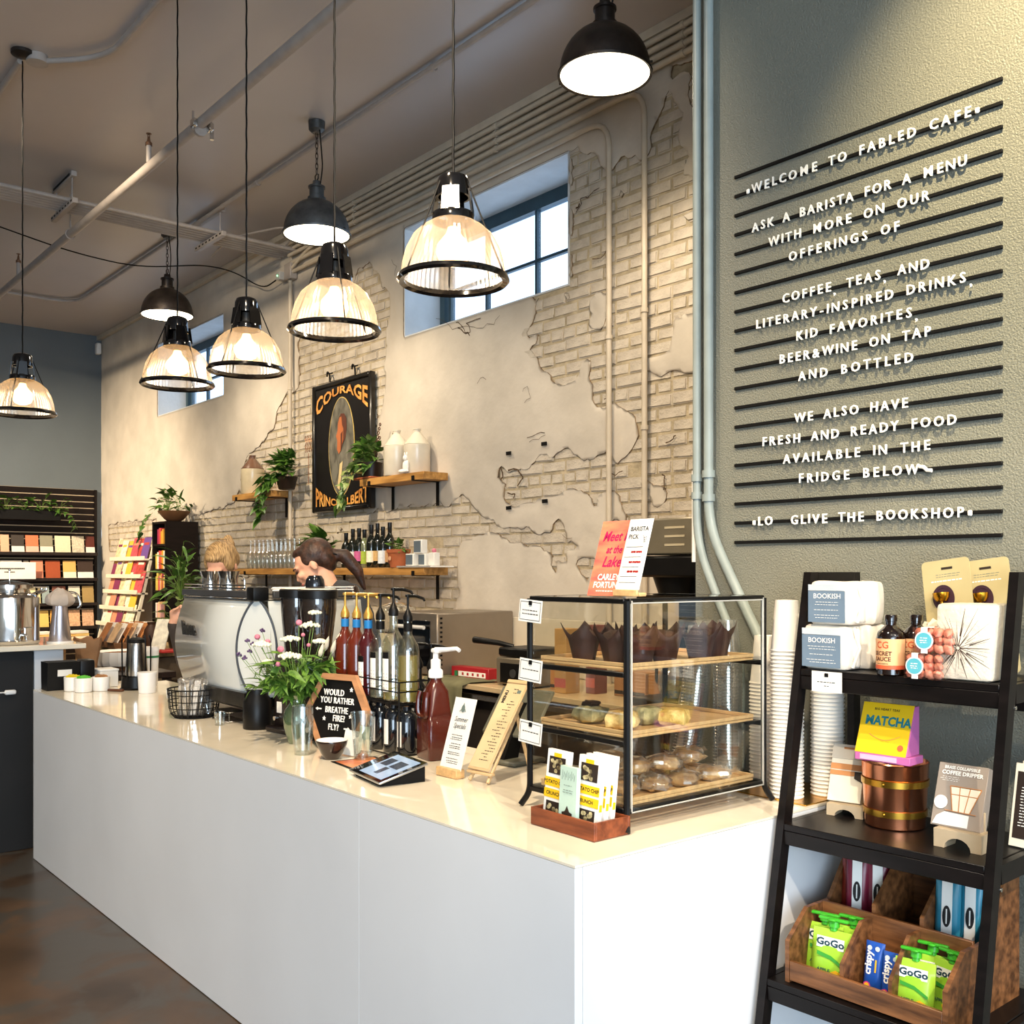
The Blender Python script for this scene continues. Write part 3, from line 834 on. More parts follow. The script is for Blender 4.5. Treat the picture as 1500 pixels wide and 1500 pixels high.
for z in (.395, .222):
    for a, c in (((.012, 0, z), (W - .012, 0, z)), ((.012, D, z), (W - .012, D, z))):
        b = MB(); bar(b, a, c); b.build('shelf_rail', BLACK, case)
    for s in (-1, 1):
        b = MB(); b.box((W / 2 + s * (W / 2 - .012), D - .035, z + .004), (.012, .06, .008)); b.build('bracket', BLACK, case)
MB().box((W / 2, .004, (B0 + TP) / 2), (W - .02, .003, TP - B0 - .03)).build('front_pane', ACR, case, smooth=False)
MB().box((W + .006, D / 2, (B0 + TP) / 2), (.003, D - .01, TP - B0 - .012)).build('side_pane', ACR, case, smooth=False)
MB().box((-.004, D / 2, (B0 + TP) / 2), (.003, D - .02, TP - B0 - .03)).build('side_pane', ACR, case, smooth=False)
MB().box((W / 2, D / 2, TP - .002), (W - .02, D - .02, .003)).build('top_pane', ACR, case, smooth=False)
for y in (.010, D - .012): MB().box((W + .0065, y, (B0 + TP) / 2), (.005, .003, TP - B0 - .012)).build('pane_edge', EDGE, case, smooth=False)
for z in (B0 + .004, TP - .012): MB().box((W + .0065, D / 2, z), (.005, D - .02, .003)).build('pane_edge', EDGE, case, smooth=False)
M_TRAY = mat('light_tray_wood', '#d9b482', .45, 0, .12, 6, bump=.05, bs=40, stretch=(1, 9, 9))
def ctray(z, lab):
    t = thing('wooden_tray', lab, 'tray', (cx0 + W / 2 + .004, cy0 + D / 2 - .004, CT + z))
    MB().box((0, 0, .004), (W - .035, D - .05, .008), .002).build('board', M_TRAY, t)
    for s in (-1, 1):
        MB().box((s * (W / 2 - .020), 0, .014), (.006, D - .05, .010), .001).build('rim', M_TRAY, t)
        MB().box((0, s * (D / 2 - .028), .014), (W - .052, .006, .010), .001).build('rim', M_TRAY, t)
TZ = [B0 + .0155, .222 + .0085, .395 + .0085]
ctray(TZ[0], 'wooden tray in the case under the wrapped cookies, lowest'); ctray(TZ[1], 'wooden tray holding scones in the middle of the case'); ctray(TZ[2], 'wooden tray holding the dark muffins, topmost in the case')
# price cards clipped on the left post
for z, lab in ((TP - .035, 'topmost'), (.388, 'middle'), (.215, 'lowest')):
    c = thing('price_card', 'small white price card clipped on the display case post, ' + lab, 'card', (cx0 + .014, cy0 - .013, CT + z - .028), .02, 'price cards on the case', rot=(-.06, .06, .03))
    MB().box((0, 0, .022), (.092, .0014, .062)).build('card', PAPER, c, smooth=False)
    f = MB()
    for a, s in (((0, .047), (.082, .0012)), ((0, -.003), (.082, .0012))): f.box((a[0], -.0012, a[1]), (s[0], .0006, s[1]))
    for x in (-.041, .041): f.box((x, -.0012, .022), (.0010, .0006, .05))
    f.build('printed_border', INK, c, smooth=False)
    scribble(c, INK, -.034, .034, (.022,) if lab != 'topmost' else (.012, .022), -.0012, .0026, seed=4)
    MB().box((0, -.0025, .044), (.012, .004, .012), .001).build('clip', BLACKM, c)

# muffins in brown tulip papers
M_TULIP = mat('dark_brown_tulip_paper', '#3c211c', .6, 0, .25, 14, bump=.2, bs=30)
M_MUF = mat('chocolate_muffin_crust', '#3a2015', .75, 0, .3, 40, bump=.6, bs=80)
def make_muffin(seed):
    t = thing('muffin', '', 'muffin'); r = random.Random(seed)
    b = bmesh.new(); n = 24; rings = []
    for z, rad in ((0, .026), (.002, .027), (.03, .033), (.05, .038)):
        rings.append([b.verts.new((rad * (1 + .05 * math.cos(k * PI / 2)) * math.cos(2 * PI * k / n), rad * math.sin(2 * PI * k / n), z)) for k in range(n)])
    top = []
    for k in range(n):
        ph = (k / n * 4) % 1; tip = 1 - abs(ph - .5) * 2
        zz_ = .056 + .035 * tip ** 1.3 + r.uniform(-.003, .003); rad = .040 + .014 * tip + r.uniform(-.002, .004)
        top.append(b.verts.new((rad * math.cos(2 * PI * k / n), rad * math.sin(2 * PI * k / n), zz_)))
    rings.append(top)
    for A, B in zip(rings, rings[1:]):
        for k in range(n): b.faces.new((A[k], A[(k + 1) % n], B[(k + 1) % n], B[k]))
    b.faces.new(rings[0][::-1])
    m = MB(); m.bm.free(); m.bm = b
    o = m.build('tulip_wrapper', M_TULIP, t, ang=25)
    sm = o.modifiers.new('thick', 'SOLIDIFY'); sm.thickness = .0012
    m = MB().sph((0, 0, .05), (.036, .036, .026), 14)
    for v in m.bm.verts: v.co += v.co.normalized() * noise.noise(v.co * 90 + Vector((seed, 0, 0))) * .004
    m.build('cake', M_MUF, t)
    return t
zt = CT + TZ[2] + .009
mlab = ['leftmost behind the front glass', 'second from the left', 'beside the front right post', 'middle of the back row', 'right of the centre', 'rearmost at the right end', 'between the front pair']
mu0 = None
for i, (x, y) in enumerate(((-2.03, 1.93), (-1.94, 1.96), (-1.86, 1.97), (-1.87, 2.08), (-1.85, 2.20), (-1.88, 2.31), (-1.96, 2.06))):
    t = make_muffin(i) if i < 3 else dup([mu0, mu1, mu2][i % 3])
    if i == 0: mu0 = t
    if i == 1: mu1 = t
    if i == 2: mu2 = t
    t.location = (x, y, zt); t.rotation_euler.z = i * 1.9; t.scale = (1.14, 1.14, 1.14)
    t['label'] = 'chocolate muffin in dark tulip paper, ' + mlab[i]; t['group'] = 'muffins in the case'
# scones
def lump(c, s, seed, amp=.18, n=16, q=.55):
    m = MB().sph((0, 0, 0), 1, n)
    for v in m.bm.verts:
        d = v.co.copy(); mx = max(abs(d.x), abs(d.y), abs(d.z))
        d = d * ((1 - q) + q / max(mx, .3))
        d *= 1 + amp * noise.noise(v.co * 2.2 + Vector((seed * 3.1, 0, 0))) + amp * .4 * noise.noise(v.co * 6 + Vector((seed, 5, 0)))
        v.co = Vector((d.x * s[0] + c[0], d.y * s[1] + c[1], max(d.z, -.92) * s[2] + c[2]))
    return m
M_SC1 = mat('golden_scone', '#e0b567', .7, 0, .3, 25, bump=.7, bs=50, col2='#f3dc9d')
M_SC2 = mat('green_flecked_scone', '#a7a174', .75, 0, .3, 30, bump=.7, bs=50, col2='#c9bd8c')
M_COOK = mat('baked_cookie', '#d9a263', .75, 0, .3, 30, bump=.6, bs=60, col2='#f0cd92')
M_CHO = mat('chocolate_topping', '#2b1710', .5, 0, .2, 30)
zt = CT + TZ[1] + .009
for i, (x, y, m, lab, tp) in enumerate(((-2.03, 1.955, M_SC2, 'green flecked scone with a dark topping at the front left of the middle tray', 1), (-1.90, 1.945, M_SC1, 'pale golden scone just behind the front right post', 0),
                                    (-1.915, 2.06, M_SC2, 'green flecked scone behind the golden ones, middle tray', 0), (-1.845, 2.09, M_SC1, 'large golden scone in the middle of the side glass', 0))):
    t = thing('scone', lab, 'scone', (x, y, zt), i * .7, 'scones in the case')
    lump((0, 0, .024), (.045, .038, .024), i + 3).build('bread', m, t)
    if tp: lump((0, 0, .052), (.022, .018, .010), 9, .3).build('topping', M_CHO, t)
# wrapped cookies
zt = CT + TZ[0] + .009
ck = 0
for i, (x, y, dz_) in enumerate(((-2.08, 1.93, 0), (-1.99, 1.95, 0), (-1.89, 1.93, 0), (-1.86, 2.03, 0), (-1.86, 2.14, 0), (-1.85, 2.26, 0), (-1.96, 2.06, .0), (-1.96, 2.2, 0), (-1.90, 1.99, .046), (-1.88, 2.09, .046), (-1.91, 2.22, .046), (-2.0, 2.0, .046))):
    t = thing('wrapped_cookie', 'film-wrapped cookie on the lowest case tray, ' + ('upper layer' if dz_ else 'lower layer') + (', ' + ['front left corner', 'front middle', 'front right corner', 'right side near the post', 'right side middle', 'right side rear', 'centre', 'rear centre', 'at the front', 'at the right', 'at the rear', 'at the left'][i]), 'cookie', (x, y, zt + dz_), i * .8, 'wrapped cookies in the case')
    lump((0, 0, .017), (.042, .038, .016), i + 20, .14, 14, .3).build('cookie', M_COOK, t)
    w = lump((0, 0, .022), (.052, .046, .022), i + 40, .35, 14, .2)
    w.build('film_wrapper', FILM, t, ang=20)
    f = MB()
    for s in (-1, 1):
        for k in range(5):
            a = -.5 + k * .25; f.bm.faces.new([f.bm.verts.new(p) for p in ((s * .045, 0, .022), (s * .068, .05 * a, .028 + .012 * (k % 2)), (s * .068, .05 * (a + .25), .028 + .012 * ((k + 1) % 2)))])
    f.build('film_end', FILM, t, smooth=False)

# ------------------------------------------------------------------ on top of the case
bk = at_z(858, 867, CT + TP + .003); bz = CT + TP + .0025
M_BK1 = mat('coral_book_cover', '#ee6a63', .4, 0, .12, 7, col2='#f9a272', stretch=(1, 1, 4)); M_PINK = mat('magenta_ink', '#c71f5b', .5); M_RED = mat('red_ink', '#b8342f', .5)
bo = thing('novel', 'pink and orange novel leaning on top of the display case', 'book', (-1.957, 1.935, bz), 0, rot=(-.30, 0, 0))
MB().box((0, .010, .106), (.125, .018, .210), .001).build('page_block', PAPER, bo, smooth=False)
MB().box((0, -.0005, .107), (.13, .002, .214)).build('cover', M_BK1, bo, smooth=False)
for s, z, sz, m, sh, w in (('Meet M', .168, .040, M_PINK, .3, .85), ('at the', .130, .030, M_PINK, .3, .85), ('Lake', .095, .042, M_PINK, .3, .9), ('CARLEY', .052, .024, WHITEINK, 0, .95), ('FORTUNE', .030, .024, WHITEINK, 0, .95)):
    txt(s, sz, m, bo, (.002, -.0022, z), shear=sh, width=w, bold=.0008)
scribble(bo, WHITEINK, -.045, .045, (.012,), -.002, .003, seed=6)
cd = thing('pick_card', 'white staff pick card beside the pink novel on the case', 'card', (-1.862, 1.925, bz + .018), 0, rot=(-.30, 0, 0))
MB().box((0, 0, .098), (.084, .0016, .196)).build('card', PAPER, cd, smooth=False)
txt('BARISTA', .017, INK, cd, (.0, -.0014, .168), bold=.0003); txt('PICK', .017, INK, cd, (-.016, -.0014, .146), bold=.0003)
g = MB()
for z in (.118, .090, .062, .036, .02): g.box((-.005, -.0012, z), (.06, .0005, .0012))
g.build('ruled_line', INK, cd, smooth=False)
scribble(cd, M_RED, -.015, .03, (.102, .101, .074, .073, .048, .047), -.0013, .005, seed=8)
s = MB()
for k in range(3): s.tube([(.018 + .004 * k, -.0013, .150 - k * .006), (.024, -.0013, .142 - k * .006), (.032, -.0013, .146 - k * .006)], .0006, 4)
s.build('steam_drawing', INK, cd)
h = thing('card_stand', 'small pale wooden block holding the pick card', 'stand', (-1.862, 1.925, bz))
MB().box((0, -.006, .010), (.088, .008, .018), .002).box((0, .014, .006), (.088, .028, .010), .002).build('block', PALEWOOD, h)

# ------------------------------------------------------------------ chocolate tray in front of the case
M_CHERRY = mat('cherry_wood', '#7a3a20', .35, 0, .25, 7, stretch=(1, 8, 8), col2='#8e4a2a')
ct = thing('candy_tray', 'low cherry wood tray with chocolate bars before the display case', 'tray', (-2.008, 1.718, CT + .0005))
MB().box((.1185, .0035, .0235), (.237, .007, .045), .001).box((.1185, .1215, .0235), (.237, .007, .045), .001).box((.0035, .0625, .0235), (.007, .111, .045), .001).box((.2335, .0625, .0235), (.007, .111, .045), .001).box((.1185, .0625, .003), (.223, .111, .004)).build('box', M_CHERRY, ct, smooth=False)
M_YEL = mat('yellow_print', '#f2c21c', .5); M_WBOX = mat('white_carton', '#f3f1ec', .4, 0, .02); M_MINT = mat('mint_carton', '#b9d2c5', .5, 0, .04, 12); M_CHIP = mat('printed_crisps', '#a08a5d', .6, 0, .5, 45, col2='#e8d8a4'); M_DK = mat('dark_brown_print', '#2c2019', .6)
def chipbar(x, y, lab, k):
    t = thing('chocolate_bar', lab, 'chocolate bar', (x, y, CT + .006), 0, 'chocolate bars in the cherry tray', rot=(-.10, .02, 0))
    MB().box((0, .008, .095), (.082, .015, .19), .001).build('carton', M_WBOX, t)
    def fl(x0, x1, z0, z1, m, nm='print', yy=-.0004): return MB().box(((x0 + x1) / 2, yy, (z0 + z1) / 2), (x1 - x0, .001, z1 - z0)).build(nm, m, t, smooth=False)
    fl(-.03, .03, .128, .172, M_DK); fl(-.03, .03, .012, .058, M_DK); 
    r = random.Random(k)
    c = MB()
    for q in range(16):
        cxp, czp = r.uniform(-.02, .02), (r.uniform(.134, .166) if q % 2 else r.uniform(.018, .052)); a0 = r.random() * 6
        c.bm.faces.new([c.bm.verts.new((cxp + .009 * math.cos(a0 + j) * r.uniform(.6, 1), -.0012, czp + .006 * math.sin(a0 + j))) for j in range(6)])
    c.build('printed_crisps', M_CHIP, t, smooth=False)
    fl(-.041, .041, .095, .118, M_YEL); fl(-.041, .041, .066, .089, M_YEL); fl(-.014, .014, .172, .182, M_YEL)
    for z in (.1065, .0775):
        MB().box((.0414, .008, z - .01), (.0008, .009, .018)).build('side_print', M_YEL, t, smooth=False) if z < .1 else None
    txt('POTATO', .013, INK, t, (-.018, -.0014, .1065), align='CENTER', bold=.0003); txt('CHIP', .013, INK, t, (.026, -.0014, .1065), bold=.0003)
    txt('CRUNCH', .013, INK, t, (-.005, -.0014, .0775), bold=.0003)
    return t
chipbar(-1.954, 1.745, 'white and yellow chocolate carton at the left of the cherry tray', 1)
for k, lab in enumerate(('front one of three on the right', 'middle one of three on the right', 'rear one of three on the right')):
    chipbar(-1.838, 1.748 + k * .0235, 'white and yellow chocolate carton, ' + lab, k + 2)
t = thing('chocolate_bar', 'pale mint chocolate bar in front of the yellow and white cartons', 'chocolate bar', (-1.882, 1.727, CT + .006), 0, rot=(-.06, .0, 0))
MB().box((0, .007, .08), (.064, .013, .16), .001).build('carton', M_MINT, t)
MB().prism([(0, .062), (-.008, .048), (-.019, .045), (-.016, .030), (-.007, .020), (0, .018), (.007, .020), (.016, .030), (.019, .045), (.008, .048)], -.0008, -.0002).build('leaf_emblem', M_DK, t, smooth=False)
scribble(t, mat('grey_ink', '#6b7a74', .6), -.020, .020, (.112, .100, .094), -.0012, .0016, seed=2)
g = MB()
for q in range(9): g.tube([(-.022 + q * .0055, -.0008, .126 + (q % 2) * .006), (-.020 + q * .0055, -.0008, .150 - (q % 3) * .004)], .0004, 4)
g.build('line_pattern', mat('grey_ink', ''), t)

# ------------------------------------------------------------------ cup stacks
M_CUP = mat('white_paper_cup', '#f1ece2', .5, 0, .03, 10); M_CCUP = glass('clear_plastic_cup', '#f4f4f2', .06, .5, .05)
def cup_mesh(m, r0, r1, h, rim=.0035, n=22):
    return MB().lathe([(0, h - .004), (r0 - .003, h - .004), (r0 - .003, h), (r0, h), (r1, .006), (r1 + rim * .4, .006), (r1 + rim, .003), (r1 + rim * .4, 0), (r1 - .002, 0), (r1 - .002, .004), (r0 - .004, h - .006)], n=n).mesh('paper_cup', m)
CUPA = cup_mesh(M_CUP, .033, .046, .148); CUPC = cup_mesh(M_CCUP, .031, .045, .13, n=20)
def stack(me, x, y, z, n, pitch, lab, grp, nm='paper_cup', lean=0, cat='cup', curve=None):
    for k in range(n):
        dx, dy = curve(k / n) if curve else (0, 0)
        o = link(nm, me, None, (x + dx, y + dy, z + k * pitch), (0, lean * k / n, k * .4))
        tag(o, ('topmost ' if k == n - 1 else '') + lab, cat, grp)
bt = thing('brass_tray', 'shallow brass tray under the paper cups behind the display case', 'tray', (-1.90, 2.575, CT + .0006))
MB().box((0, 0, .0015), (.46, .27, .003), .001).build('plate', mat('brass', '#c99a3a', .25, 1.0, .1, 10), bt)
zc_ = CT + .0036
stack(CUPA, -1.772, 2.495, zc_, 38, .0114, 'white paper cup in the stack right of the display case', 'paper cups right of the case')
stack(CUPA, -1.715, 2.615, zc_, 43, .0114, 'white paper cup in the tall stack behind the ladder shelf', 'paper cups behind the ladder shelf')
stack(CUPA, -1.925, 2.60, zc_, 28, .0114, 'white paper cup in the shorter stack seen through the case', 'paper cups behind the case')
stack(CUPC, -2.055, 2.58, zc_, 38, .0100, 'clear plastic cup in the straight stack behind the case', 'clear cups, straight stack', 'plastic_cup')
stack(CUPC, -2.175, 2.56, CT + .001, 36, .0100, 'clear plastic cup in the bowed stack behind the case', 'clear cups, bowed stack', 'plastic_cup', curve=lambda f: (-.06 * (1 - f) ** 2 + .0, .02 * f))
# ================================================================== ladder shelf and its goods
M_LAD = mat('black_brown_lacquer', '#120d0c', .38, 0, spec=.3, var=.3, vs=6, stretch=(1, 6, 6))
LX, LY, LR = -1.634, 2.065, math.radians(2.2)
lad = thing('ladder_shelf', 'black-brown wooden ladder shelf leaning by the counter end', 'shelf', (LX, LY, 0), LR)
LWd = .57
def yf(z): return .195 * z + .02            # front face of the leaning legs (local y)
yr = .575                                   # rear legs
for s, x in ((0, .011), (1, LWd - .011)):
    p = [(yf(0) , 0), (yf(0) + .038, 0), (yf(1.6) + .038, 1.6), (yf(1.6), 1.6)]
    MB().prism(p, x - .011, x + .011, 'yz').build('front_leg', M_LAD, lad, smooth=False)
    MB().box((x, yr, .80), (.022, .035, 1.60), .001).build('rear_leg', M_LAD, lad)
    MB().prism([(yf(1.56) + .040, 1.555), (yr - .018, 1.555), (yr - .018, 1.6), (yf(1.6) + .039, 1.6)], x - .011, x + .011, 'yz').build('top_brace', M_LAD, lad, smooth=False)
    for z in (.18, .545, .935, 1.340):
        MB().box((x, (yf(z) + .040 + yr - .018) / 2, z - .024), (.018, yr - .018 - yf(z) - .042, .045)).build('side_rail', M_LAD, lad)
        if s: MB().cyl((x + .011, yf(z) + .03, z - .055), (x + .0135, yf(z) + .03, z - .055), .005, n=10).build('screw', CHROME, lad)
SH = [.18, .545, .935, 1.340]
for z in SH:
    a, b = yf(z) - .002, yr - .02
    MB().box((LWd / 2, (a + b) / 2 , z - .009), (LWd - .046, b - a, .018), .0015).build('shelf_board', M_LAD, lad)
    MB().box((LWd / 2, a + .010, z - .037), (LWd - .046, .018, .037), .0015).build('front_apron', M_LAD, lad)
    MB().box((LWd / 2, b + .005, z - .037), (LWd - .046, .016, .037), .0015).build('rear_apron', M_LAD, lad)
MB().box((LWd / 2, yr, 1.27), (LWd - .046, .016, .05), .0015).build('rear_apron', M_LAD, lad)

def face(t, s, size, m, loc, **k): return txt(s, size, m, t, loc, **k)
# --- coffee bags, top shelf
M_BAG = mat('cream_coffee_bag', '#e9dfd0', .55, 0, .06, 12, bump=.5, bs=16); M_BLBL = mat('dusty_blue_label', '#6d8092', .55, 0, .03, 20); M_PBL = mat('pale_blue_label', '#c4ccd2', .6)
def bag(loc, rz, lab, lx=.135, d=.075, h=.125):
    t = thing('coffee_bag', lab, 'coffee bag', loc, rz, 'coffee bags on the top shelf')
    m = MB(); n = 8
    b = bmesh.new(); bmesh.ops.create_cube(b, size=1); bmesh.ops.subdivide_edges(b, edges=list(b.edges), cuts=5, use_grid_fill=True)
    r = random.Random(int(abs(loc[0]) * 1e4))
    for v in b.verts:
        x, y, z = v.co * 2
        k = (1 - .10 * abs(x) ** 4)
        v.co = Vector((x * lx / 2 * (1 - .05 * z * z) + .003 * noise.noise(v.co * 7), y * d / 2 * k * (1 - .16 * abs(z) ** 3) + .004 * noise.noise(v.co * 6 + Vector((r.random() * 9, 0, 0))), (z + 1) * h / 2 + (.004 * noise.noise(v.co * 5) if z > -.9 else 0)))
    m.bm.free(); m.bm = b
    o = m.build('bag', M_BAG, t, ang=60); o.modifiers.new('s', 'SUBSURF').levels = 1; o.modifiers['s'].render_levels = 1
    MB().box((lx * .52, 0, h * .5), (lx * .14, .008, h * .86), .003).tube([(lx * .50, -.012, h * .06), (lx * .60, 0, h * .5), (lx * .50, -.008, h * .96)], .005, 8).build('folded_end', M_BAG, t)
    MB().box((-lx * .04, -d / 2 - .0015, h * .42), (lx * .84, .002, h * .72), .0).build('label', M_BLBL, t, smooth=False)
    MB().box((-lx * .04, -d / 2 - .0015, h * .86), (lx * .84, .002, h * .14), .0).build('label_band', M_PBL, t, smooth=False)
    face(t, 'BOOKISH', .019, WHITEINK, (-lx * .02, -d / 2 - .0032, h * .66), bold=.0001, space=1.0)
    scribble(t, WHITEINK, -lx * .38, lx * .30, (h * .52, h * .46, h * .34, h * .22, h * .16), -d / 2 - .003, .0012, seed=int(h * 999) + int(abs(loc[0]) * 99))
    return t
z1 = SH[3] + .0005
def gz(p, dz_): return Vector((p.x, p.y, z1 + dz_))
bag(gz(at_y(1219, 972, 2.40), 0), LR, 'blue labelled coffee bag lying at the bottom left of the ladder top shelf', .135, .09, .118)
bag(gz(at_y(1219, 972, 2.40) + Vector((.016, 0, 0)), .1195), LR, 'blue labelled coffee bag lying on top of another coffee bag', .128, .09, .115)
bag(gz(at_y(1272, 972, 2.49), 0), LR - 1.5, 'coffee bag standing end-on behind the stacked pair, lower', .11, .07, .118)
bag(gz(at_y(1272, 972, 2.49), .119), LR - 1.25, 'coffee bag standing end-on behind the stacked pair, upper', .11, .07, .115)
# price card under the shelf edge
pc = thing('price_card', 'white price card on the front edge of the ladder top shelf', 'card', at_y(1211, 999, LY + yf(1.33) - .006), LR)
MB().box((0, 0, 0), (.088, .0014, .054)).build('card', PAPER, pc, smooth=False)
scribble(pc, INK, -.030, .030, (-.002,), -.0012, .0022, seed=3); scribble(pc, INK, -.008, .008, (-.012,), -.0012, .002, seed=3)
MB().box((0, -.002, .018), (.011, .003, .010), .001).build('clip', BLACKM, pc)
# --- sauce bottles
M_AMB = mat('dark_amber_glass', '#150804', .06, 0, .1, 10, coat=.8); M_PEACH = mat('peach_label', '#efb681', .5, 0, .03); M_ORL = mat('orange_print', '#e0603a', .5); M_CORAL2 = mat('brown_print', '#5a2f22', .5)
def sauce(loc, lab):
    t = thing('sauce_bottle', lab, 'bottle', loc, LR - .12, 'sauce bottles on the ladder shelf')
    MB().lathe([(0, 0), (.033, 0), (.0355, .003), (.0355, .095), (.032, .108), (.020, .120), (.0135, .126), (.0135, .146), (0, .146)], n=32).build('bottle', M_AMB, t)
    MB().lathe([(.0145, .135), (.0155, .136), (.0155, .149), (.014, .152), (0, .152)], n=24).build('cap', M_AMB, t)
    def wrap(z0, z1, r, m, nm, a0=-2.5, a1=-.64):
        b = MB(); n = 20; A = []
        for k in range(n + 1):
            a = a0 + (a1 - a0) * k / n; A.append((b.bm.verts.new((r * math.cos(a), r * math.sin(a), z0)), b.bm.verts.new((r * math.cos(a), r * math.sin(a), z1))))
        for p, q in zip(A, A[1:]): b.bm.faces.new((p[0], q[0], q[1], p[1]))
        return b.build(nm, m, t)
    wrap(.016, .092, .0362, M_PEACH, 'label', -3.4, .2); wrap(.016, .026, .0364, M_ORL, 'label_stripe', -3.4, .2)
    def ctext(s, size, z, m):
        me = text_mesh(s, size, bold=.0004).copy()
        for v in me.vertices:
            a = -PI / 2 + v.co.x / .0366; zz_ = v.co.y
            v.co = Vector((.0367 * math.cos(a), .0367 * math.sin(a), z + zz_))
        me.materials.clear(); me.materials.append(m); link('lettering', me, t)
    ctext('CG', .024, .076, M_ORL); ctext('SECRET', .0145, .055, M_CORAL2); ctext('SAUCE', .0145, .041, M_CORAL2); ctext('\u2014\u2014\u2014', .01, .030, M_CORAL2)
sauce(gz(at_y(1305, 900, 2.375), 0), 'dark sauce bottle with peach label right of the coffee bags')
sauce(gz(at_y(1342, 900, 2.43), 0), 'dark sauce bottle half hidden behind the pink candy boxes')
# --- candy cubes
M_CANDY = mat('coral_gummy_candy', '#e2705a', .35, 0, .25, 60, col2='#f3a488'); M_TEAL = mat('teal_sticker', '#5db6c4', .5); 
def cube(loc, lab, s=.062, rz=0):
    t = thing('candy_box', lab, 'candy box', loc, LR + rz, 'clear candy boxes')
    b = MB(); r = random.Random(int(s * 1e4) + int(loc[2] * 100))
    for i in range(4):
        for j in range(2):
            for k in range(3):
                b.sph((-.034 + i * .0225, -.017 + j * .034, .012 + k * .0185), (.0125, .016, .0105), 8, (r.random() * 3, r.random() * 3, 0))
    o = b.build('candy', M_CANDY, t); o['kind'] = 'stuff'
    MB().box((0, 0, .031), (.094, .066, .062), .001).build('clear_box', ACR, t, smooth=False)
    MB().box((-.018, 0, .0625), (.016, .067, .0008)).box((-.018, -.0337, .031), (.016, .0008, .062)).build('paper_band', PAPER, t, smooth=False)
    MB().lathe([(0, 0), (.0225, 0), (.0225, .001), (0, .001)], (-.018, -.0345, .031), 24, rot=(PI / 2, 0, 0)).build('sticker_rim', PAPER, t)
    MB().lathe([(0, 0), (.019, 0), (.019, .001), (0, .001)], (-.018, -.0354, .031), 24, rot=(PI / 2, 0, 0)).build('sticker', M_TEAL, t)
    scribble(t, WHITEINK, -.028, -.008, (.036, .030, .025), -.0368, .0022, seed=9)
    return t
cube(gz(at_y(1360, 900, 2.365), 0), 'clear box of coral candy at the bottom of the pair')
cube(gz(at_y(1373, 900, 2.367), .0632), 'clear box of coral candy stacked on the other', rz=.06)
# --- white ceramic block shaped like cracked wood
M_CER = mat('cracked_white_ceramic', '#e9ddc8', .55, 0, .05, 20, bump=.5, bs=40)
cb_ = thing('log_vase', 'square white vase cracked like a log end behind the candy boxes', 'vase', gz(at_y(1427, 900, 2.43), 0), LR)
b = MB().box((0, 0, .092), (.135, .12, .184), .012, seg=2); b.build('body', M_CER, cb_)
c = MB(); r = random.Random(5)
for k in range(44):
    a = 2 * PI * k / 44 + r.uniform(-.06, .06); r0 = r.uniform(.006, .03) if k % 3 else .004; r1 = r0 + r.uniform(.03, .085); w = r.uniform(.0004, .0016)
    q = lambda rr, off: (max(-.064, min(.064, -.012 + rr * math.cos(a) - off * math.sin(a))), -.0604, max(.006, min(.178, .078 + rr * math.sin(a) + off * math.cos(a))))
    c.quad(q(r0, -w), q(r1, -w * .3), q(r1, w * .3), q(r0, w))
c.build('crack', mat('brown_crack', '#4a382b', .8), cb_, smooth=False)
# crumpled white flower-like block behind
t = thing('coral_ornament', 'small white rugged ornament behind the upper candy box', 'ornament', gz(at_y(1375, 900, 2.49), 0))
lump((0, 0, .062), (.045, .03, .064), 33, .45, 18).build('body', M_CER, t)
# --- carded coffee scoops
M_KRAFT = mat('olive_beige_card', '#b8a97c', .6, 0, .04, 14); M_GOLD = mat('polished_gold', '#d79a2c', .2, 1.0, .1, 8)
def scoop(loc, lab, rz):
    t = thing('carded_scoop', lab, 'coffee scoop', loc, rz, 'gold scoops on beige cards', rot=(-.05, -.13, rz))
    P = []
    w, h, r_ = .13, .295, .012
    for cx_, cz_, a0 in ((w / 2 - r_, r_, -PI / 2), (w / 2 - r_, h - r_, 0), (-w / 2 + r_, h - r_, PI / 2), (-w / 2 + r_, r_, PI)):
        for k in range(5): P.append((cx_ + r_ * math.cos(a0 + k * PI / 8), cz_ + r_ * math.sin(a0 + k * PI / 8)))
    MB().prism(P, -.001, .001).build('card', M_KRAFT, t, smooth=False)
    MB().lathe([(.023, 0), (.030, 0), (.030, .001), (.023, .001), (.023, 0)], (-.012, -.0012, .195), 28, (1, 1.15), rot=(PI / 2, 0, 0)).lathe([(0, 0), (.029, 0)], (-.012, -.0011, .195), 28, (1, 1.15), rot=(PI / 2, 0, 0)).build('dark_ring', mat('dark_maroon_print', '#3a2230', .5), t)
    b = MB().lathe([(0, -.018), (.014, -.014), (.020, -.004), (.0215, .008), (.0195, .008), (.018, -.003), (.012, -.011), (0, -.014)], (-.012, -.012, .20), 24)
    b.tube([(-.012, -.016, .190), (-.008, -.010, .16), (-.002, -.006, .06)], [.004, .0045, .0055], 10)
    b.build('scoop', M_GOLD, t)
    txt('scoop', .012, INK, t, (.005, -.0014, .272), bold=.0004) if False else MB().box((.004, -.0014, .272), (.03, .0006, .006), .0).build('hang_slot', M_DK, t, smooth=False)
    scribble(t, mat('grey_ink', ''), -.03, .04, (.256, .25), -.0014, .0012, seed=4); scribble(t, WHITEINK, -.045, .045, (.238,), -.0014, .003, seed=4)
sc = Vector((-1.300, 2.56, z1))
scoop(sc, 'gold coffee scoop on a tall beige card above the log vase', LR - .04)
scoop(sc + Vector((.085, .035, 0)), 'gold coffee scoop on a beige card, the one farther back', LR - .02)

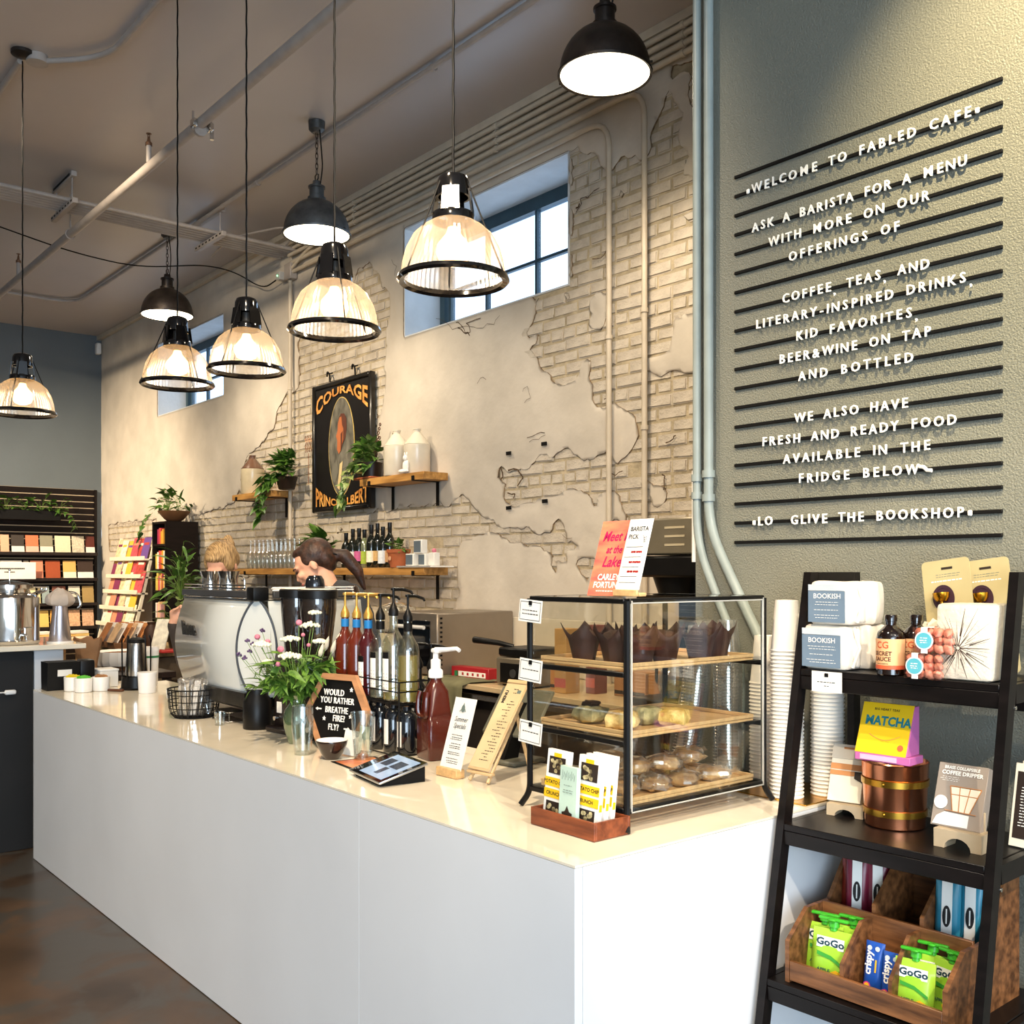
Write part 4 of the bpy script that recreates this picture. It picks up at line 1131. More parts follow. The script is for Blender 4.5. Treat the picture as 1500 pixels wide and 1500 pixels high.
# --- middle shelf
z2 = SH[2] + .0005
M_COP = mat('polished_copper', '#dd8f68', .22, 1.0, .12, 5); M_BRS = mat('brass', '')
po = thing('copper_bucket', 'round copper bucket with two brass bands on the ladder shelf', 'bucket', Vector((at_y(1311, 1200, 2.48).x, 2.48, z2)), .3)
MB().lathe([(0, 0), (.072, 0), (.075, .003), (.084, .165), (.086, .168), (.084, .171), (.0815, .168), (.073, .006), (0, .005)], n=48).build('bucket', M_COP, po)
for z in (.040, .118):
    rr = .075 + .009 * z / .165
    MB().lathe([(rr + .0005, z - .008), (rr + .003, z - .008), (rr + .0035, z + .008), (rr + .0012, z + .008), (rr + .0005, z - .008)], n=48).build('brass_band', M_BRS, po)
    MB().sph((rr * math.cos(-1.7), rr * math.sin(-1.7) - .003, z), .004, 8).build('rivet', M_BRS, po)
# matcha box in the bucket
M_MY = mat('yellow_carton', '#f2c51c', .45, 0, .04, 4); M_MP = mat('orchid_carton', '#c56aa6', .45); M_TL = mat('teal_print', '#1d7f8c', .5)
mx_ = thing('tea_carton', 'yellow and purple tea carton standing on the copper bucket', 'tea box', po.location + Vector((-.002, -.012, .1715)), LR + .03)
MB().box((0, -.018, .010), (.150, .075, .020), .001).build('drawer', M_MP, mx_)
MB().box((-.01, -.0565, .010), (.10, .0012, .013)).build('drawer_label', mat('pale_pink_print', '#e9b6cf', .5), mx_, smooth=False)
MB().prism([(-.052, .021), (.018, .021), (.018, .145), (.0, .145)], -.075, .065, 'yz').build('body', M_MP, mx_, smooth=False)
q = MB(); q.prism([(-.0535, .0205), (-.052, .0205), (.0, .147), (-.0015, .147)], -.076, .062, 'yz').build('front', M_MY, mx_, smooth=False)
an = math.atan2(.052, .126)
fr_ = (PI / 2 - an, 0, 0)
def onf(x, h): return (x, -.0545 + h * math.sin(an) + .0, .0205 + h * math.cos(an))
txt('MATCHA', .034, M_TL, mx_, onf(.0, .088), fr_, bold=.0012, width=.88)
txt('BIG HEART TEAS', .0085, INK, mx_, onf(-.008, .120), fr_, bold=.0002, space=1.1)
txt('\u2014  \u2014', .009, mat('orange_print', ''), mx_, onf(0, .035), fr_)
b = MB().tube([onf(-.045 + k * .007, .052 - .014 * math.sin(PI * k / 12)) for k in range(13)], .0012, 4); b.build('smile_line', mat('light_orange_print', '#f2a24a', .5), mx_)
m_ = MB().lathe([(0, 0), (.008, 0), (.008, .0008), (0, .0008)], onf(.045, .022), 16, rot=fr_); m_.build('round_seal', mat('orange_print', ''), mx_)
# left carton on its stand
M_KB = mat('grey_beige_carton', '#c9bfae', .5, 0, .03, 10); M_TAN = mat('tan_print', '#c98852', .5); M_CRM = mat('cream_print', '#f0e6cf', .5)
lb_ = thing('dripper_carton', 'cream and tan carton leaning left of the copper bucket', 'carton', Vector((at_y(1235, 1200, 2.47).x, 2.47, z2 + .036)), LR, rot=(-.36, 0, LR + .18))
MB().box((0, .016, .079), (.092, .03, .158), .001).build('carton', M_CRM, lb_)
for z0, z1_, m in ((.118, .158, M_KB), (.088, .104, M_TAN), (.072, .085, M_TAN)): MB().box((0, -.0004, (z0 + z1_) / 2), (.092, .001, z1_ - z0)).build('print', m, lb_, smooth=False)
MB().prism([(.022, .085), (.046, .085), (.046, .055), (.022, .066)], -.0012, -.0002).build('print', M_DK, lb_, smooth=False)
MB().box((0, -.0012, .148), (.03, .0005, .006)).build('print', M_TAN, lb_, smooth=False)
def stand(loc, w, lab, h=.032, rz=0):
    t = thing('carton_stand', lab, 'stand', loc, rz, 'beige moulded stands')
    P = [(-w / 2, 0), (-w / 2, h), (w / 2, h), (w / 2, 0), (w * .28, 0)]
    for k in range(9):
        a = k * PI / 8; P.append((w * .28 * math.cos(a), h * .62 * math.sin(a)))
    P = P[:4] + P[5:]
    MB().prism(P, 0, .06).build('stand', mat('beige_moulded_stand', '#bda98b', .5, 0, .05, 10), t, smooth=False)
    MB().box((0, .05, h + .02), (w * .8, .006, .05), .001).build('back_rest', mat('beige_moulded_stand', ''), t)
stand(Vector((at_y(1237, 1200, 2.45).x, 2.45, z2)), .10, 'beige stand under the cream and tan carton', rz=LR + .18)
rb = thing('dripper_carton', 'grey carton printed with a copper coffee dripper, right side of shelf', 'carton', Vector((at_y(1398, 1200, 2.39).x, 2.39, z2 + .045)), LR, rot=(-.34, 0, LR))
MB().box((0, .018, .078), (.122, .034, .156), .001).build('carton', mat('taupe_carton', '#9c8f83', .45, 0, .03), rb)
txt('BRASS COLLAPSIBLE', .0105, WHITEINK, rb, (-.002, -.0008, .145), bold=.0004, width=.92); txt('COFFEE DRIPPER', .0135, WHITEINK, rb, (.0, -.0008, .132), bold=.0005)
scribble(rb, WHITEINK, -.055, .0, (.121, .1165, .112), -.0008, .001, seed=2)
MB().prism([(-.022, .098), (.050, .098), (.030, .040), (-.010, .040)], -.0012, -.0002).build('filter_print', M_CRM, rb, smooth=False)
b = MB()
for a, c in (((-.024, .100), (-.011, .040)), ((.052, .100), (.031, .040)), ((-.024, .100), (.052, .100)), ((-.030, .040), (.046, .038)), ((-.02, .08), (.046, .08)), ((0, .098), (.004, .04)), ((.025, .098), (.018, .04))):
    b.tube([(a[0], -.0014, a[1]), (c[0], -.0014, c[1])], .0011, 5)
b.build('dripper_print', M_TAN, rb)
MB().prism([(-.056, .004), (.030, .004), (.030, .034), (-.030, .036), (-.048, .024)], -.0012, -.0002).build('mug_print', WHITEINK, rb, smooth=False)
MB().lathe([(0, 0), (.0165, 0), (.0165, .001), (0, .001)], (-.042, -.001, .058), 24, rot=(PI / 2, 0, 0)).build('round_seal', WHITEINK, rb)
stand(Vector((at_y(1402, 1200, 2.365).x, 2.365, z2)), .115, 'beige stand under the grey dripper carton', .044, rz=LR)
for k in range(2):
    t = thing('slim_book', 'slim dark and cream booklet leaning at the right end, ' + ('front' if k == 0 else 'rear'), 'book', (-1.108, 2.50 + .035 * k, z2 + .002), 0, 'booklets at the right end of the shelf', rot=(-.20, 0, LR - .1))
    MB().box((0, 0, .10), (.06, .010, .20), .001).build('cover', M_CRM, t)
    MB().box((.0, -.0055, .10), (.045, .001, .16)).build('dark_panel', M_DK, t, smooth=False)
    scribble(t, WHITEINK, -.012, .012, [.05 + .007 * q for q in range(14)], -.0065, .002, seed=3 + k)

# --- lower shelf: two-tier crate
z3 = SH[1] + .0005
M_CRATE = mat('oiled_walnut_wood', '#6d4426', .42, 0, .35, 5, bump=.06, bs=30, stretch=(1.2, 9, 9), col2='#8a5a35')
cr = at_z(1150, 1437, z3)
crate = thing('snack_crate', 'two-tier wooden snack crate with slanted dividers on the lower shelf', 'crate', (cr.x, cr.y, z3), LR * .4)
CW = .43
for x, nm in ((.006, 'side_panel'), (CW - .006, 'side_panel')):
    MB().prism([(0, 0), (.37, 0), (.37, .31), (.30, .31), (.19, .175), (.085, .175), (.0, .105)], x - .006, x + .006, 'yz').build(nm, M_CRATE, crate, smooth=False)
for x in (CW * .36, CW * .66):
    MB().prism([(.012, .012), (.148, .012), (.148, .172), (.10, .172), (.012, .085)], x - .005, x + .005, 'yz').build('divider', M_CRATE, crate, smooth=False)
    MB().prism([(.162, .13), (.355, .13), (.355, .29), (.27, .29), (.162, .20)], x - .005, x + .005, 'yz').build('divider', M_CRATE, crate, smooth=False)
for (y, zc2, hh, nm) in ((.006, .028, .05, 'front_board'), (.155, .09, .175, 'riser_board'), (.363, .155, .30, 'back_board')):
    MB().box((CW / 2, y, zc2 + .003), (CW - .026, .011, hh), .001).build(nm, M_CRATE, crate)
MB().box((CW / 2, .080, .005), (CW - .026, .135, .008)).build('floor_board', M_CRATE, crate); MB().box((CW / 2, .259, .125), (CW - .026, .190, .008)).build('floor_board', M_CRATE, crate)
def cw(x, y, z):  # crate local to world
    c, s = math.cos(LR * .4), math.sin(LR * .4); return Vector((cr.x + x * c - y * s, cr.y + x * s + y * c, z3 + z))
M_LIME = mat('lime_pouch', '#8fd02f', .3, 0, .15, 8, col2='#b9e04a'); M_LCAP = mat('green_plastic_cap', '#3fae2a', .35); M_NAVY = mat('navy_ink', '#1b3d4c', .5); M_FRUIT = mat('fruit_print', '#f2b824', .5)
def pouch(x, y, z, lab, rz=0, s=1.0, lean=-.18):
    t = thing('fruit_pouch', lab, 'fruit pouch', cw(x, y, z), 0, 'lime green fruit pouches', rot=(lean, 0, rz + .1)); t.scale = (s * 1.25, s, s)
    b = bmesh.new(); bmesh.ops.create_cube(b, size=1); bmesh.ops.subdivide_edges(b, edges=list(b.edges), cuts=5, use_grid_fill=True)
    for v in b.verts:
        x_, y_, z_ = v.co * 2
        f = (1 - abs(x_) ** 3) * (1 - max(0, z_) ** 2) ; v.co = Vector((x_ * .036, y_ * (.002 + .013 * f), (z_ + 1) * .058))
    m = MB(); m.bm.free(); m.bm = b; m.build('pouch', M_LIME, t, ang=60)
    MB().cyl((0, 0, .114), (0, 0, .126), .007, n=12).build('spout', M_LCAP, t)
    c = MB().cyl((0, 0, .122), (0, 0, .134), .010, n=14)
    c.box((0, 0, .138), (.056, .016, .008), .004, seg=2).box((0, 0, .137), (.014, .034, .007), .003)
    c.build('cap', M_LCAP, t)
    MB().box((0, -.0118, .088), (.050, .0015, .024), .0).build('name_panel', WHITEINK, t, smooth=False)
    txt('GoGo', .021, M_NAVY, t, (0, -.0131, .088), bold=.0008, width=.95)
    MB().prism([(-.022, .060), (.004, .054), (.028, .040), (.028, .046), (.004, .062), (-.022, .068)], -.0165, -.0155).build('swoosh', mat('leaf_green_print', '#3b9a35', .5), t, smooth=False)
    MB().prism([(.0, .010), (.026, .010), (.030, .026), (.014, .034), (-.004, .022)], -.0160, -.0150).build('fruit_print', M_FRUIT, t, smooth=False)
    txt('APPLE', .009, M_NAVY, t, (-.008, -.0170, .030), bold=.0002)
    return t
zz3 = .0095
pouch(.050, .090, zz3, 'lime fruit pouch at the left of the crate', .12, 1.1)
pouch(.098, .050, zz3, 'lime fruit pouch standing in front of the left group', .05, 1.15)
pouch(.112, .122, zz3, 'lime and yellow fruit pouch half hidden behind the left group', .1, 1.1)
pouch(.322, .048, zz3, 'lime fruit pouch at the front of the right compartment', .08, 1.05)
pouch(.378, .100, zz3, 'lime fruit pouch at the back of the right compartment', -.25, 1.05)
pouch(.330, .115, zz3, 'lime fruit pouch hidden behind the front right one', .1, 1.05)
def packet(x, y, z, lab, mbody, rz, w=.048, h=.105, kind='blue', lean=-.2):
    t = thing('snack_packet', lab, 'snack packet', cw(x, y, z), 0, 'snack packets in the crate', rot=(lean, 0, rz))
    b = bmesh.new(); bmesh.ops.create_cube(b, size=1); bmesh.ops.subdivide_edges(b, edges=list(b.edges), cuts=5, use_grid_fill=True)
    for v in b.verts:
        x_, y_, z_ = v.co * 2; f = (1 - abs(z_) ** 4) * (1 - abs(x_) ** 6)
        v.co = Vector((x_ * w / 2, y_ * (.001 + .010 * f), (z_ + 1) * h / 2))
    m = MB(); m.bm.free(); m.bm = b; m.build('wrapper', mbody, t, ang=60)
    if kind == 'blue':
        txt('crispy', .024, WHITEINK, t, (-.010, -.0125, h * .60), (PI / 2, -PI / 2, 0), bold=.0008); MB().box((.009, -.0122, h * .55), (.004, .0006, .03)).build('small_print', M_FRUIT, t, smooth=False)
        MB().lathe([(0, 0), (.009, 0), (.009, .0008), (0, .0008)], (-.010, -.0112, h * .16), 16, rot=(PI / 2, 0, 0)).build('round_print', mat('magenta_print', '#c8377d', .5), t)
        MB().lathe([(0, 0), (.006, 0), (.006, .0008), (0, .0008)], (-.010, -.0122, h * .16), 16, rot=(PI / 2, 0, 0)).build('round_print', M_FRUIT, t)
        for xx in (-.010, .010): MB().lathe([(0, 0), (.006, 0), (.006, .0008), (0, .0008)], (xx, -.0104, h * .88), 16, rot=(PI / 2, 0, 0)).build('round_print', M_PBL, t)
    else:
        MB().box((0, -.0113, h * .5), (w * .42, .001, h * .86)).build('white_band', WHITEINK, t, smooth=False)
        MB().lathe([(0, 0), (.010, 0), (.010, .0008), (0, .0008)], (0, -.0122, h * .42), 20, (1, 2.6), rot=(PI / 2, 0, 0)).build('oval_badge', INK, t)
        MB().box((0, -.0135, h * .42), (.003, .0006, .036)).build('small_print', WHITEINK, t, smooth=False)
    return t
M_BLUE = mat('royal_blue_wrapper', '#1f4fa8', .3, 0, .08, 8); M_MAR = mat('maroon_wrapper', '#7d2238', .3, 0, .1, 8); M_RUST = mat('rust_red_wrapper', '#9a3426', .3, 0, .1, 8); M_TEALW = mat('teal_wrapper', '#2f86a0', .3, 0, .1, 8)
packet(.200, .075, zz3, 'blue snack packet at the left of the middle compartment', M_BLUE, .1, h=.125)
packet(.252, .068, zz3, 'blue snack packet at the right of the middle compartment', M_BLUE, .12, h=.115)
for i, (x, y, m, nm) in enumerate(((.042, .250, M_RUST, 'rust red snack bar, leftmost in the upper tier'), (.072, .222, M_MAR, 'maroon snack bar in front, upper tier'), (.118, .245, M_MAR, 'maroon snack bar, right one of the upper tier'), (.090, .295, M_MAR, 'maroon snack bar leaning at the back of the upper tier'))):
    packet(x, y, .134, nm, m, .32 + i * .05, .060, .165, 'bar', -.12 - .05 * (i == 3))
for i, (x, y, nm) in enumerate(((.322, .215, 'teal snack bar, left one in the upper right compartment'), (.366, .245, 'teal snack bar beside the ladder leg'), (.400, .28, 'teal snack bar half hidden behind the ladder leg'))):
    packet(x, y, .134, nm, M_TEALW, .2, .060, .165, 'bar', -.1)
# ================================================================== things on the service counter
Z0 = CT + .0008
# --- syrup rack
rk = thing('syrup_rack', 'two-tier black wire rack full of syrup bottles on the counter', 'rack', (-3.54, 1.967, Z0))
RWd, RD, RH, RT = .53, .125, .265, .185
for z in (.005, RT, RT + .045, RH):
    MB().tube([(0, 0, z), (RWd, 0, z), (RWd, RD, z), (0, RD, z)], .0028, 6, closed=True).build('ring_wire', BLACKM, rk)
for x in (0, RWd):
    for y in (0, RD): MB().cyl((x, y, 0), (x, y, RH), .0032, n=8).build('corner_wire', BLACKM, rk)
for x in (.265,): MB().cyl((x, 0, 0), (x, 0, RT), .0028, n=8).build('corner_wire', BLACKM, rk)
for k in range(11): MB().cyl((.04 + k * .045, 0, RT), (.04 + k * .045, RD, RT), .0022, n=6).build('shelf_wire', BLACKM, rk)
M_AMBER = mat('amber_red_syrup', '#5e200f', .10, 0, .1, 6, coat=.6); M_CHERRYS = mat('dark_cherry_syrup', '#421013', .10, 0, .1, 6, coat=.6)
M_BTL = glass('bottle_glass', '#eef3ee', .02, .6); M_SYR = mat('pale_yellow_syrup', '#b8a45c', .08, 0, .08, 5, trans=.5, coat=.5); M_SYR2 = mat('clear_syrup', '#c4bfae', .05, 0, .05, 5, trans=.75)
M_DKB = mat('black_bottle_glass', '#101318', .07, 0, .1, 6, coat=.8); M_GPUMP = mat('gold_plastic_pump', '#c79a4b', .3, .6, .08, 12); M_TAPE = mat('blue_tape', '#1c74b4', .5, 0, .05)
BP = [(0, 0), (.037, 0), (.0405, .004), (.0405, .182), (.037, .202), (.018, .235), (.0145, .245), (.0145, .29), (0, .29)]
def bottle(x, y, z, lab, liquid, fill, pump, band=None, lab_h=(.04, .13), nm='syrup_bottle', body=None, pr=.2, scale=1, grp='syrup bottles in the wire rack'):
    t = thing(nm, lab, 'bottle', (x, y, z), 0, grp); t.scale = (scale,) * 3
    MB().lathe(BP, n=24).build('bottle', body or M_BTL, t)
    if liquid and not body:
        P = [(0, .004)] + [(r - .0025, max(.004, z_)) for r, z_ in BP[1:] if z_ < fill and r > 0] + [(.0345 if fill < .18 else .014, fill), (0, fill)]
        MB().lathe(P, n=24).build('syrup', liquid, t)
    if band: MB().lathe([(.0150, .252), (.0160, .253), (.0160, .282), (.0150, .283)], n=20).build('tape_band', band, t)
    if pump:
        b = MB().lathe([(.0155, .288), (.0175, .290), (.0175, .305), (.012, .318), (.0065, .330), (.0045, .334), (.0045, .378), (0, .378)], n=18)
        b.lathe([(0, .374), (.010, .376), (.010, .384), (0, .386)], n=14)
        a = pr; d = (math.cos(a), math.sin(a))
        b.tube([(0, 0, .380), (d[0] * .045, d[1] * .045, .380), (d[0] * .085, d[1] * .085, .372), (d[0] * .092, d[1] * .092, .364)], [.0065, .006, .005, .004], 8)
        b.build('pump', pump, t)
    if lab_h:
        b = MB(); A = []
        for k in range(9):
            an_ = -1.69 + k * .085; A.append([b.bm.verts.new((.0412 * math.cos(an_), .0412 * math.sin(an_), q)) for q in lab_h])
        for p, q in zip(A, A[1:]): b.bm.faces.new((p[0], q[0], q[1], p[1]))
        b.build('label', PAPER, t)
        b = MB(); A = []
        for k in range(9):
            an_ = -1.69 + k * .085; A.append([b.bm.verts.new((.0414 * math.cos(an_), .0414 * math.sin(an_), q)) for q in (lab_h[1] - .022, lab_h[1])])
        for p, q in zip(A, A[1:]): b.bm.faces.new((p[0], q[0], q[1], p[1]))
        b.build('label_head', BLACKM, t)
        b = MB()
        for q in range(5):
            an_ = -1.35; zz_ = lab_h[0] + .012 + q * .012
            b.bm.faces.new([b.bm.verts.new((.0416 * math.cos(an_ + s * .2), .0416 * math.sin(an_ + s * .2), zz_ + h)) for s, h in ((-1, 0), (1, 0), (1, .003), (-1, .003))])
        b.build('small_print', mat('grey_ink', ''), t, smooth=False)
    return t
xs6 = [-3.49, -3.403, -3.318, -3.232, -3.143, -3.056]
up = Z0 + RT + .004
bottle(xs6[0], 2.03, up, 'amber syrup bottle with gold pump and blue tape, leftmost on the rack', M_AMBER, .235, M_GPUMP, M_TAPE, None, body=M_AMBER, pr=.5)
bottle(xs6[1], 2.03, up, 'amber red syrup bottle with gold pump, middle of the three gold ones', M_AMBER, .235, M_GPUMP, M_TAPE, None, body=M_AMBER, pr=.5)
bottle(xs6[2], 2.03, up, 'dark cherry syrup bottle with gold pump, right one of the gold pumps', M_CHERRYS, .2, M_GPUMP, M_TAPE, (.04, .15), body=M_CHERRYS, pr=.5)
bottle(xs6[3], 2.03, up, 'clear syrup bottle with black pump beside the gold pumps', M_SYR2, .17, BLACK, BLACKM, (.04, .17), pr=.3)
bottle(xs6[4], 2.03, up, 'clear labelled syrup bottle with the tallest black pump', M_SYR, .06, BLACK, None, (.03, .165), pr=.2, scale=1.06)
bottle(xs6[5], 2.035, up, 'clear syrup bottle with pale yellow syrup at the right end of the rack', M_SYR, .165, BLACK, BLACKM, None, pr=.1)
for i in range(6):
    o = thing('syrup_bottle', 'dark bottle with white label on the lower rack tier, ' + ['leftmost', 'second from the left', 'third from the left', 'third from the right', 'second from the right', 'rightmost'][i], 'bottle', (xs6[i], 2.03, Z0 + .001), 0, 'dark bottles on the lower tier')
    MB().lathe([(0, 0), (.036, 0), (.039, .004), (.039, .135), (.030, .150), (.018, .158), (.018, .172), (0, .172)], n=24).build('bottle', M_DKB, o)
    for q, w in ((0, .034),):
        b = MB(); A = []
        for k in range(7):
            an_ = -1.62 + k * .09; A.append([b.bm.verts.new((.0395 * math.cos(an_), .0395 * math.sin(an_), z_)) for z_ in (.03, .12)])
        for p, q_ in zip(A, A[1:]): b.bm.faces.new((p[0], q_[0], q_[1], p[1]))
        b.build('label', PAPER, o)
# two sauce pumps behind the rack, on the right
for (u, lab) in ((613, 'left of the pair'), (632, 'right of the pair')):
    p = at_y(u, 1000, 2.20)
    bottle(p.x, 2.20, Z0, 'dark sauce pump bottle behind the rack, ' + lab, None, 0, BLACK, None, (.08, .16), body=M_DKB, pr=.1, grp='sauce pumps behind the rack')

# --- brown jug with white pump
M_BJUG = mat('brown_sauce_jug', '#4e1a10', .25, 0, .15, 4, coat=.4); M_WPL = mat('white_plastic', '#f1efec', .3, 0, .02)
jg = at_z(628, 1112, CT)
j = thing('sauce_jug', 'large brown sauce jug with a white pump on the counter', 'jug', (jg.x, jg.y + .03, Z0), -.15)
b = MB(); 
secs = [(.0, .052, .048), (.006, .056, .052), (.135, .056, .052), (.148, .044, .046), (.155, .041, .044), (.235, .038, .041), (.262, .026, .028), (.272, .021, .021), (.285, .021, .021)]
rg = []
for z, rx_, ry_ in secs:
    n = 28; ring = []
    for k in range(n):
        a = 2 * PI * k / n; c_, s_ = math.cos(a), math.sin(a); e = .22 + .78 * min(1, max(0, (z - .2) / .07))
        f = lambda v: math.copysign(abs(v) ** e if e < 1 else abs(v), v)
        ring.append(b.bm.verts.new((rx_ * f(c_), ry_ * f(s_), z)))
    rg.append(ring)
for A, B in zip(rg, rg[1:]):
    for k in range(len(A)): b.bm.faces.new((A[k], A[(k + 1) % 28], B[(k + 1) % 28], B[k]))
b.bm.faces.new(rg[0][::-1]); b.bm.faces.new(rg[-1])
b.build('jug', M_BJUG, j, ang=50)
MB().tube([(-.030, -.046, .235), (-.033, -.052, .215), (-.033, -.054, .17), (-.028, -.050, .150), (.028, -.050, .150), (.033, -.054, .17), (.033, -.052, .215), (.030, -.046, .235)], .0085, 8, fillet=.02).build('handle', M_BJUG, j)
b = MB().lathe([(.022, .282), (.026, .284), (.026, .306), (.022, .312), (.018, .314), (.018, .345), (.010, .35), (.010, .372), (0, .372)], n=24)
b.box((.005, 0, .378), (.036, .028, .016), .004)
b.tube([(.0, .0, .380), (.055, .014, .384), (.105, .028, .390), (.118, .032, .384)], [.010, .0085, .0075, .007], 10)
b.build('pump', M_WPL, j)

# --- specials card in acrylic holder
p = at_z(652, 1139, CT)
c = thing('specials_card', 'white seasonal specials card in a clear holder with wooden foot', 'card', (p.x, p.y + .02, Z0), .05)
MB().box((0, 0, .014), (.105, .035, .028), .002).build('wooden_foot', PALEWOOD, c)
lean = (-.30, 0, 0)
e = (0, .0, .024)
MB().box((0, 0, .115), (.106, .002, .232)).build('card', PAPER, c, e, lean, smooth=False)
def ton(par, off, lean, s, size, m, x, z, **k):
    a = -lean[0]
    return txt(s, size, m, par, (x, off[1] + z * math.sin(a) - .0022 * math.cos(a), off[2] + z * math.cos(a) + .0042 * math.sin(a)), (PI / 2 + lean[0], 0, 0), **k)
ton(c, e, lean, 'Summer', .024, INK, 0, .160, shear=.3, width=.8); ton(c, e, lean, 'Specials', .024, INK, 0, .138, shear=.3, width=.8)
g = scribble(c, INK, -.032, .032, (.108, .100, .094, .080, .072, .066, .052, .046, .032, .024, .018), -.0022, .002, seed=12); g.location = e; g.rotation_euler = lean
b = MB().lathe([(0, 0), (.009, 0)], (0, -.004, .196), 12, (1, 1.4), rot=(PI / 2, 0, 0)).tube([(-.014, -.004, .186), (-.004, -.004, .196), (0, -.004, .214), (.006, -.004, .198), (.014, -.004, .188)], .0012, 5)
o = b.build('engraving', mat('grey_ink', ''), c, e, lean)

# --- menu on a little easel
p = at_z(703, 1146, CT)
M_LW = mat('light_beech', '#d9b98a', .5, 0, .1, 6, stretch=(1, 8, 8)); M_MENU = mat('kraft_menu_paper', '#d8bf93', .6, 0, .05, 10)
en = thing('easel', 'small light wood easel holding the menu board', 'easel', (p.x, p.y + .01, Z0), .12)
b = MB().cyl((-.035, -.022, .004), (-.012, .155, .235), .006, n=8); b.build('leg', M_LW, en)
b = MB().cyl((.045, -.022, .004), (.022, .155, .235), .006, n=8); b.build('leg', M_LW, en)
b = MB().cyl((.0, .15, .21), (.01, .21, .004), .006, n=8); b.build('leg', M_LW, en)
MB().box((.004, -.012, .030), (.11, .020, .008), .002).build('ledge', M_LW, en)
mn = thing('menu_board', 'tall narrow beige menu board leaning on the easel', 'menu', (p.x - .002, p.y - .006, Z0 + .036), .12, rot=(-.62, 0, .12))
MB().box((0, 0, .165), (.094, .005, .325), .0015).build('board', M_LW, mn)
MB().box((0, -.0033, .162), (.084, .001, .305)).build('paper', M_MENU, mn, smooth=False)
MB().box((0, -.006, .318), (.088, .006, .012), .002).build('clip_bar', M_LW, mn)
txt('MENU', .017, INK, mn, (-.026, -.0042, .262), (PI / 2, -PI / 2, 0), bold=.0008)
scribble(mn, INK, -.016, .036, [.29 - k * .0135 for k in range(2)] + [.245 - k * .0105 for k in range(21)], -.0041, .0026, seed=5, rag=.9)
MB().box((.024, -.0042, .283), (.016, .0005, .012)).build('crest', mat('grey_ink', ''), mn, smooth=False)

# --- tablet and flyer
tb = thing('tablet', 'payment tablet on a low black stand near the counter edge', 'tablet', (-2.735, 1.745, Z0 + .036), -.15, rot=(.27, 0, -.15))
MB().box((0, 0, 0), (.245, .17, .008), .003, seg=2).build('body', mat('silver_aluminium', '#b9bcc0', .3, .9), tb)
MB().box((0, 0, .0044), (.241, .166, .001)).build('bezel', mat('black_glass', '#07080a', .05, 0, 0, coat=.5), tb, smooth=False)
MB().box((.018, 0, .0052), (.17, .14, .0005)).build('screen', mat('lit_tablet_screen', '#8fa6c4', .1, 0, .1, 9, emit=.35), tb, smooth=False)
for x, w in ((-.03, .05), (.045, .06), (.02, .03)): MB().box((x, .02 if w > .04 else -.03, .0057), (w, .045, .0004)).build('screen_block', mat('dark_blue_screen_text', '#26374f', .2), tb, smooth=False)
ts = thing('tablet_stand', 'black wedge stand under the payment tablet', 'stand', (-2.735, 1.745, Z0), -.15)
MB().prism([(-.068, 0), (.082, 0), (.082, .048), (.072, .048), (-.068, .0065)], -.10, .10, 'yz').build('wedge', BLACKM, ts, smooth=False)
M_FLY = mat('orange_flyer_print', '#d9673f', .4, 0, .3, 6, col2='#f0a06a')
fl = thing('flyer', 'orange flyer with black border lying flat behind the tablet', 'flyer', at_z(545, 1122, Z0), -.1)
MB().box((0, 0, .0006), (.30, .17, .001)).build('sheet', BLACKM, fl, smooth=False)
MB().box((0, 0, .0014), (.275, .145, .0006)).build('print', M_FLY, fl, smooth=False)

# --- POS terminal seen from the back
M_POS = mat('grey_olive_plastic', '#5c5c50', .4, 0, .05, 8)
p = at_z(738, 1117, CT)
ps = thing('register_screen', 'grey register screen seen from behind, beside the display case', 'register', (p.x, p.y, Z0), .1)
MB().box((0, .03, .008), (.20, .16, .016), .006).build('base', M_POS, ps)
MB().prism([(-.03, .014), (.04, .014), (.09, .20), (.06, .20)], -.03, .03, 'yz').build('neck', BLACKM, ps, smooth=False)
MB().box((0, .07, .165), (.25, .014, .19), .006, rot=(-.62, 0, 0)).build('screen_housing', M_POS, ps)

# --- hexagon letter sign
M_HEX = mat('hex_beech_frame', '#b8845c', .5, 0, .18, 6, stretch=(1, 6, 6))
p = at_z(484, 1099, CT)
hx = thing('hexagon_sign', 'hexagonal wood-framed black letter sign asking a question', 'sign', (p.x, p.y + .02, Z0), .17, rot=(-.10, 0, .30))
HR = .160; hz = HR * math.cos(PI / 6)
def hexa(r): return [(r * math.cos(k * PI / 3), hz + r * math.sin(k * PI / 3)) for k in range(6)]
o_, i_ = hexa(HR), hexa(HR - .026)
for k in range(6):
    a, b2, c2, d2 = o_[k], o_[(k + 1) % 6], i_[(k + 1) % 6], i_[k]
    MB().prism([a, b2, c2, d2], -.010, .010).build('frame_side', M_HEX, hx, smooth=False)
MB().prism(hexa(HR - .024), -.003, .006).build('felt_panel', BLACKM, hx, smooth=False)
for s, x, z in (('WOULD', -.018, .195), ('YOU RATHER', .0, .166), ('BREATHE', .0, .131), ('FIRE?', .014, .101), ('FLY?', -.010, .068)):
    txt(s, .0325, M_LET, hx, (x, -.0075, z + .012), bold=.0002, ext=.0015, width=.78, space=1.10)
def star(x, z, r=.009):
    P = []
    for k in range(10):
        a = PI / 2 + k * PI / 5; q = r if k % 2 == 0 else r * .45; P.append((x + q * math.cos(a), z + q * math.sin(a)))
    MB().prism(P, -.008, -.005).build('star', M_LET, hx, smooth=False)
star(.066, .222); star(-.060, .110); star(.070, .125)
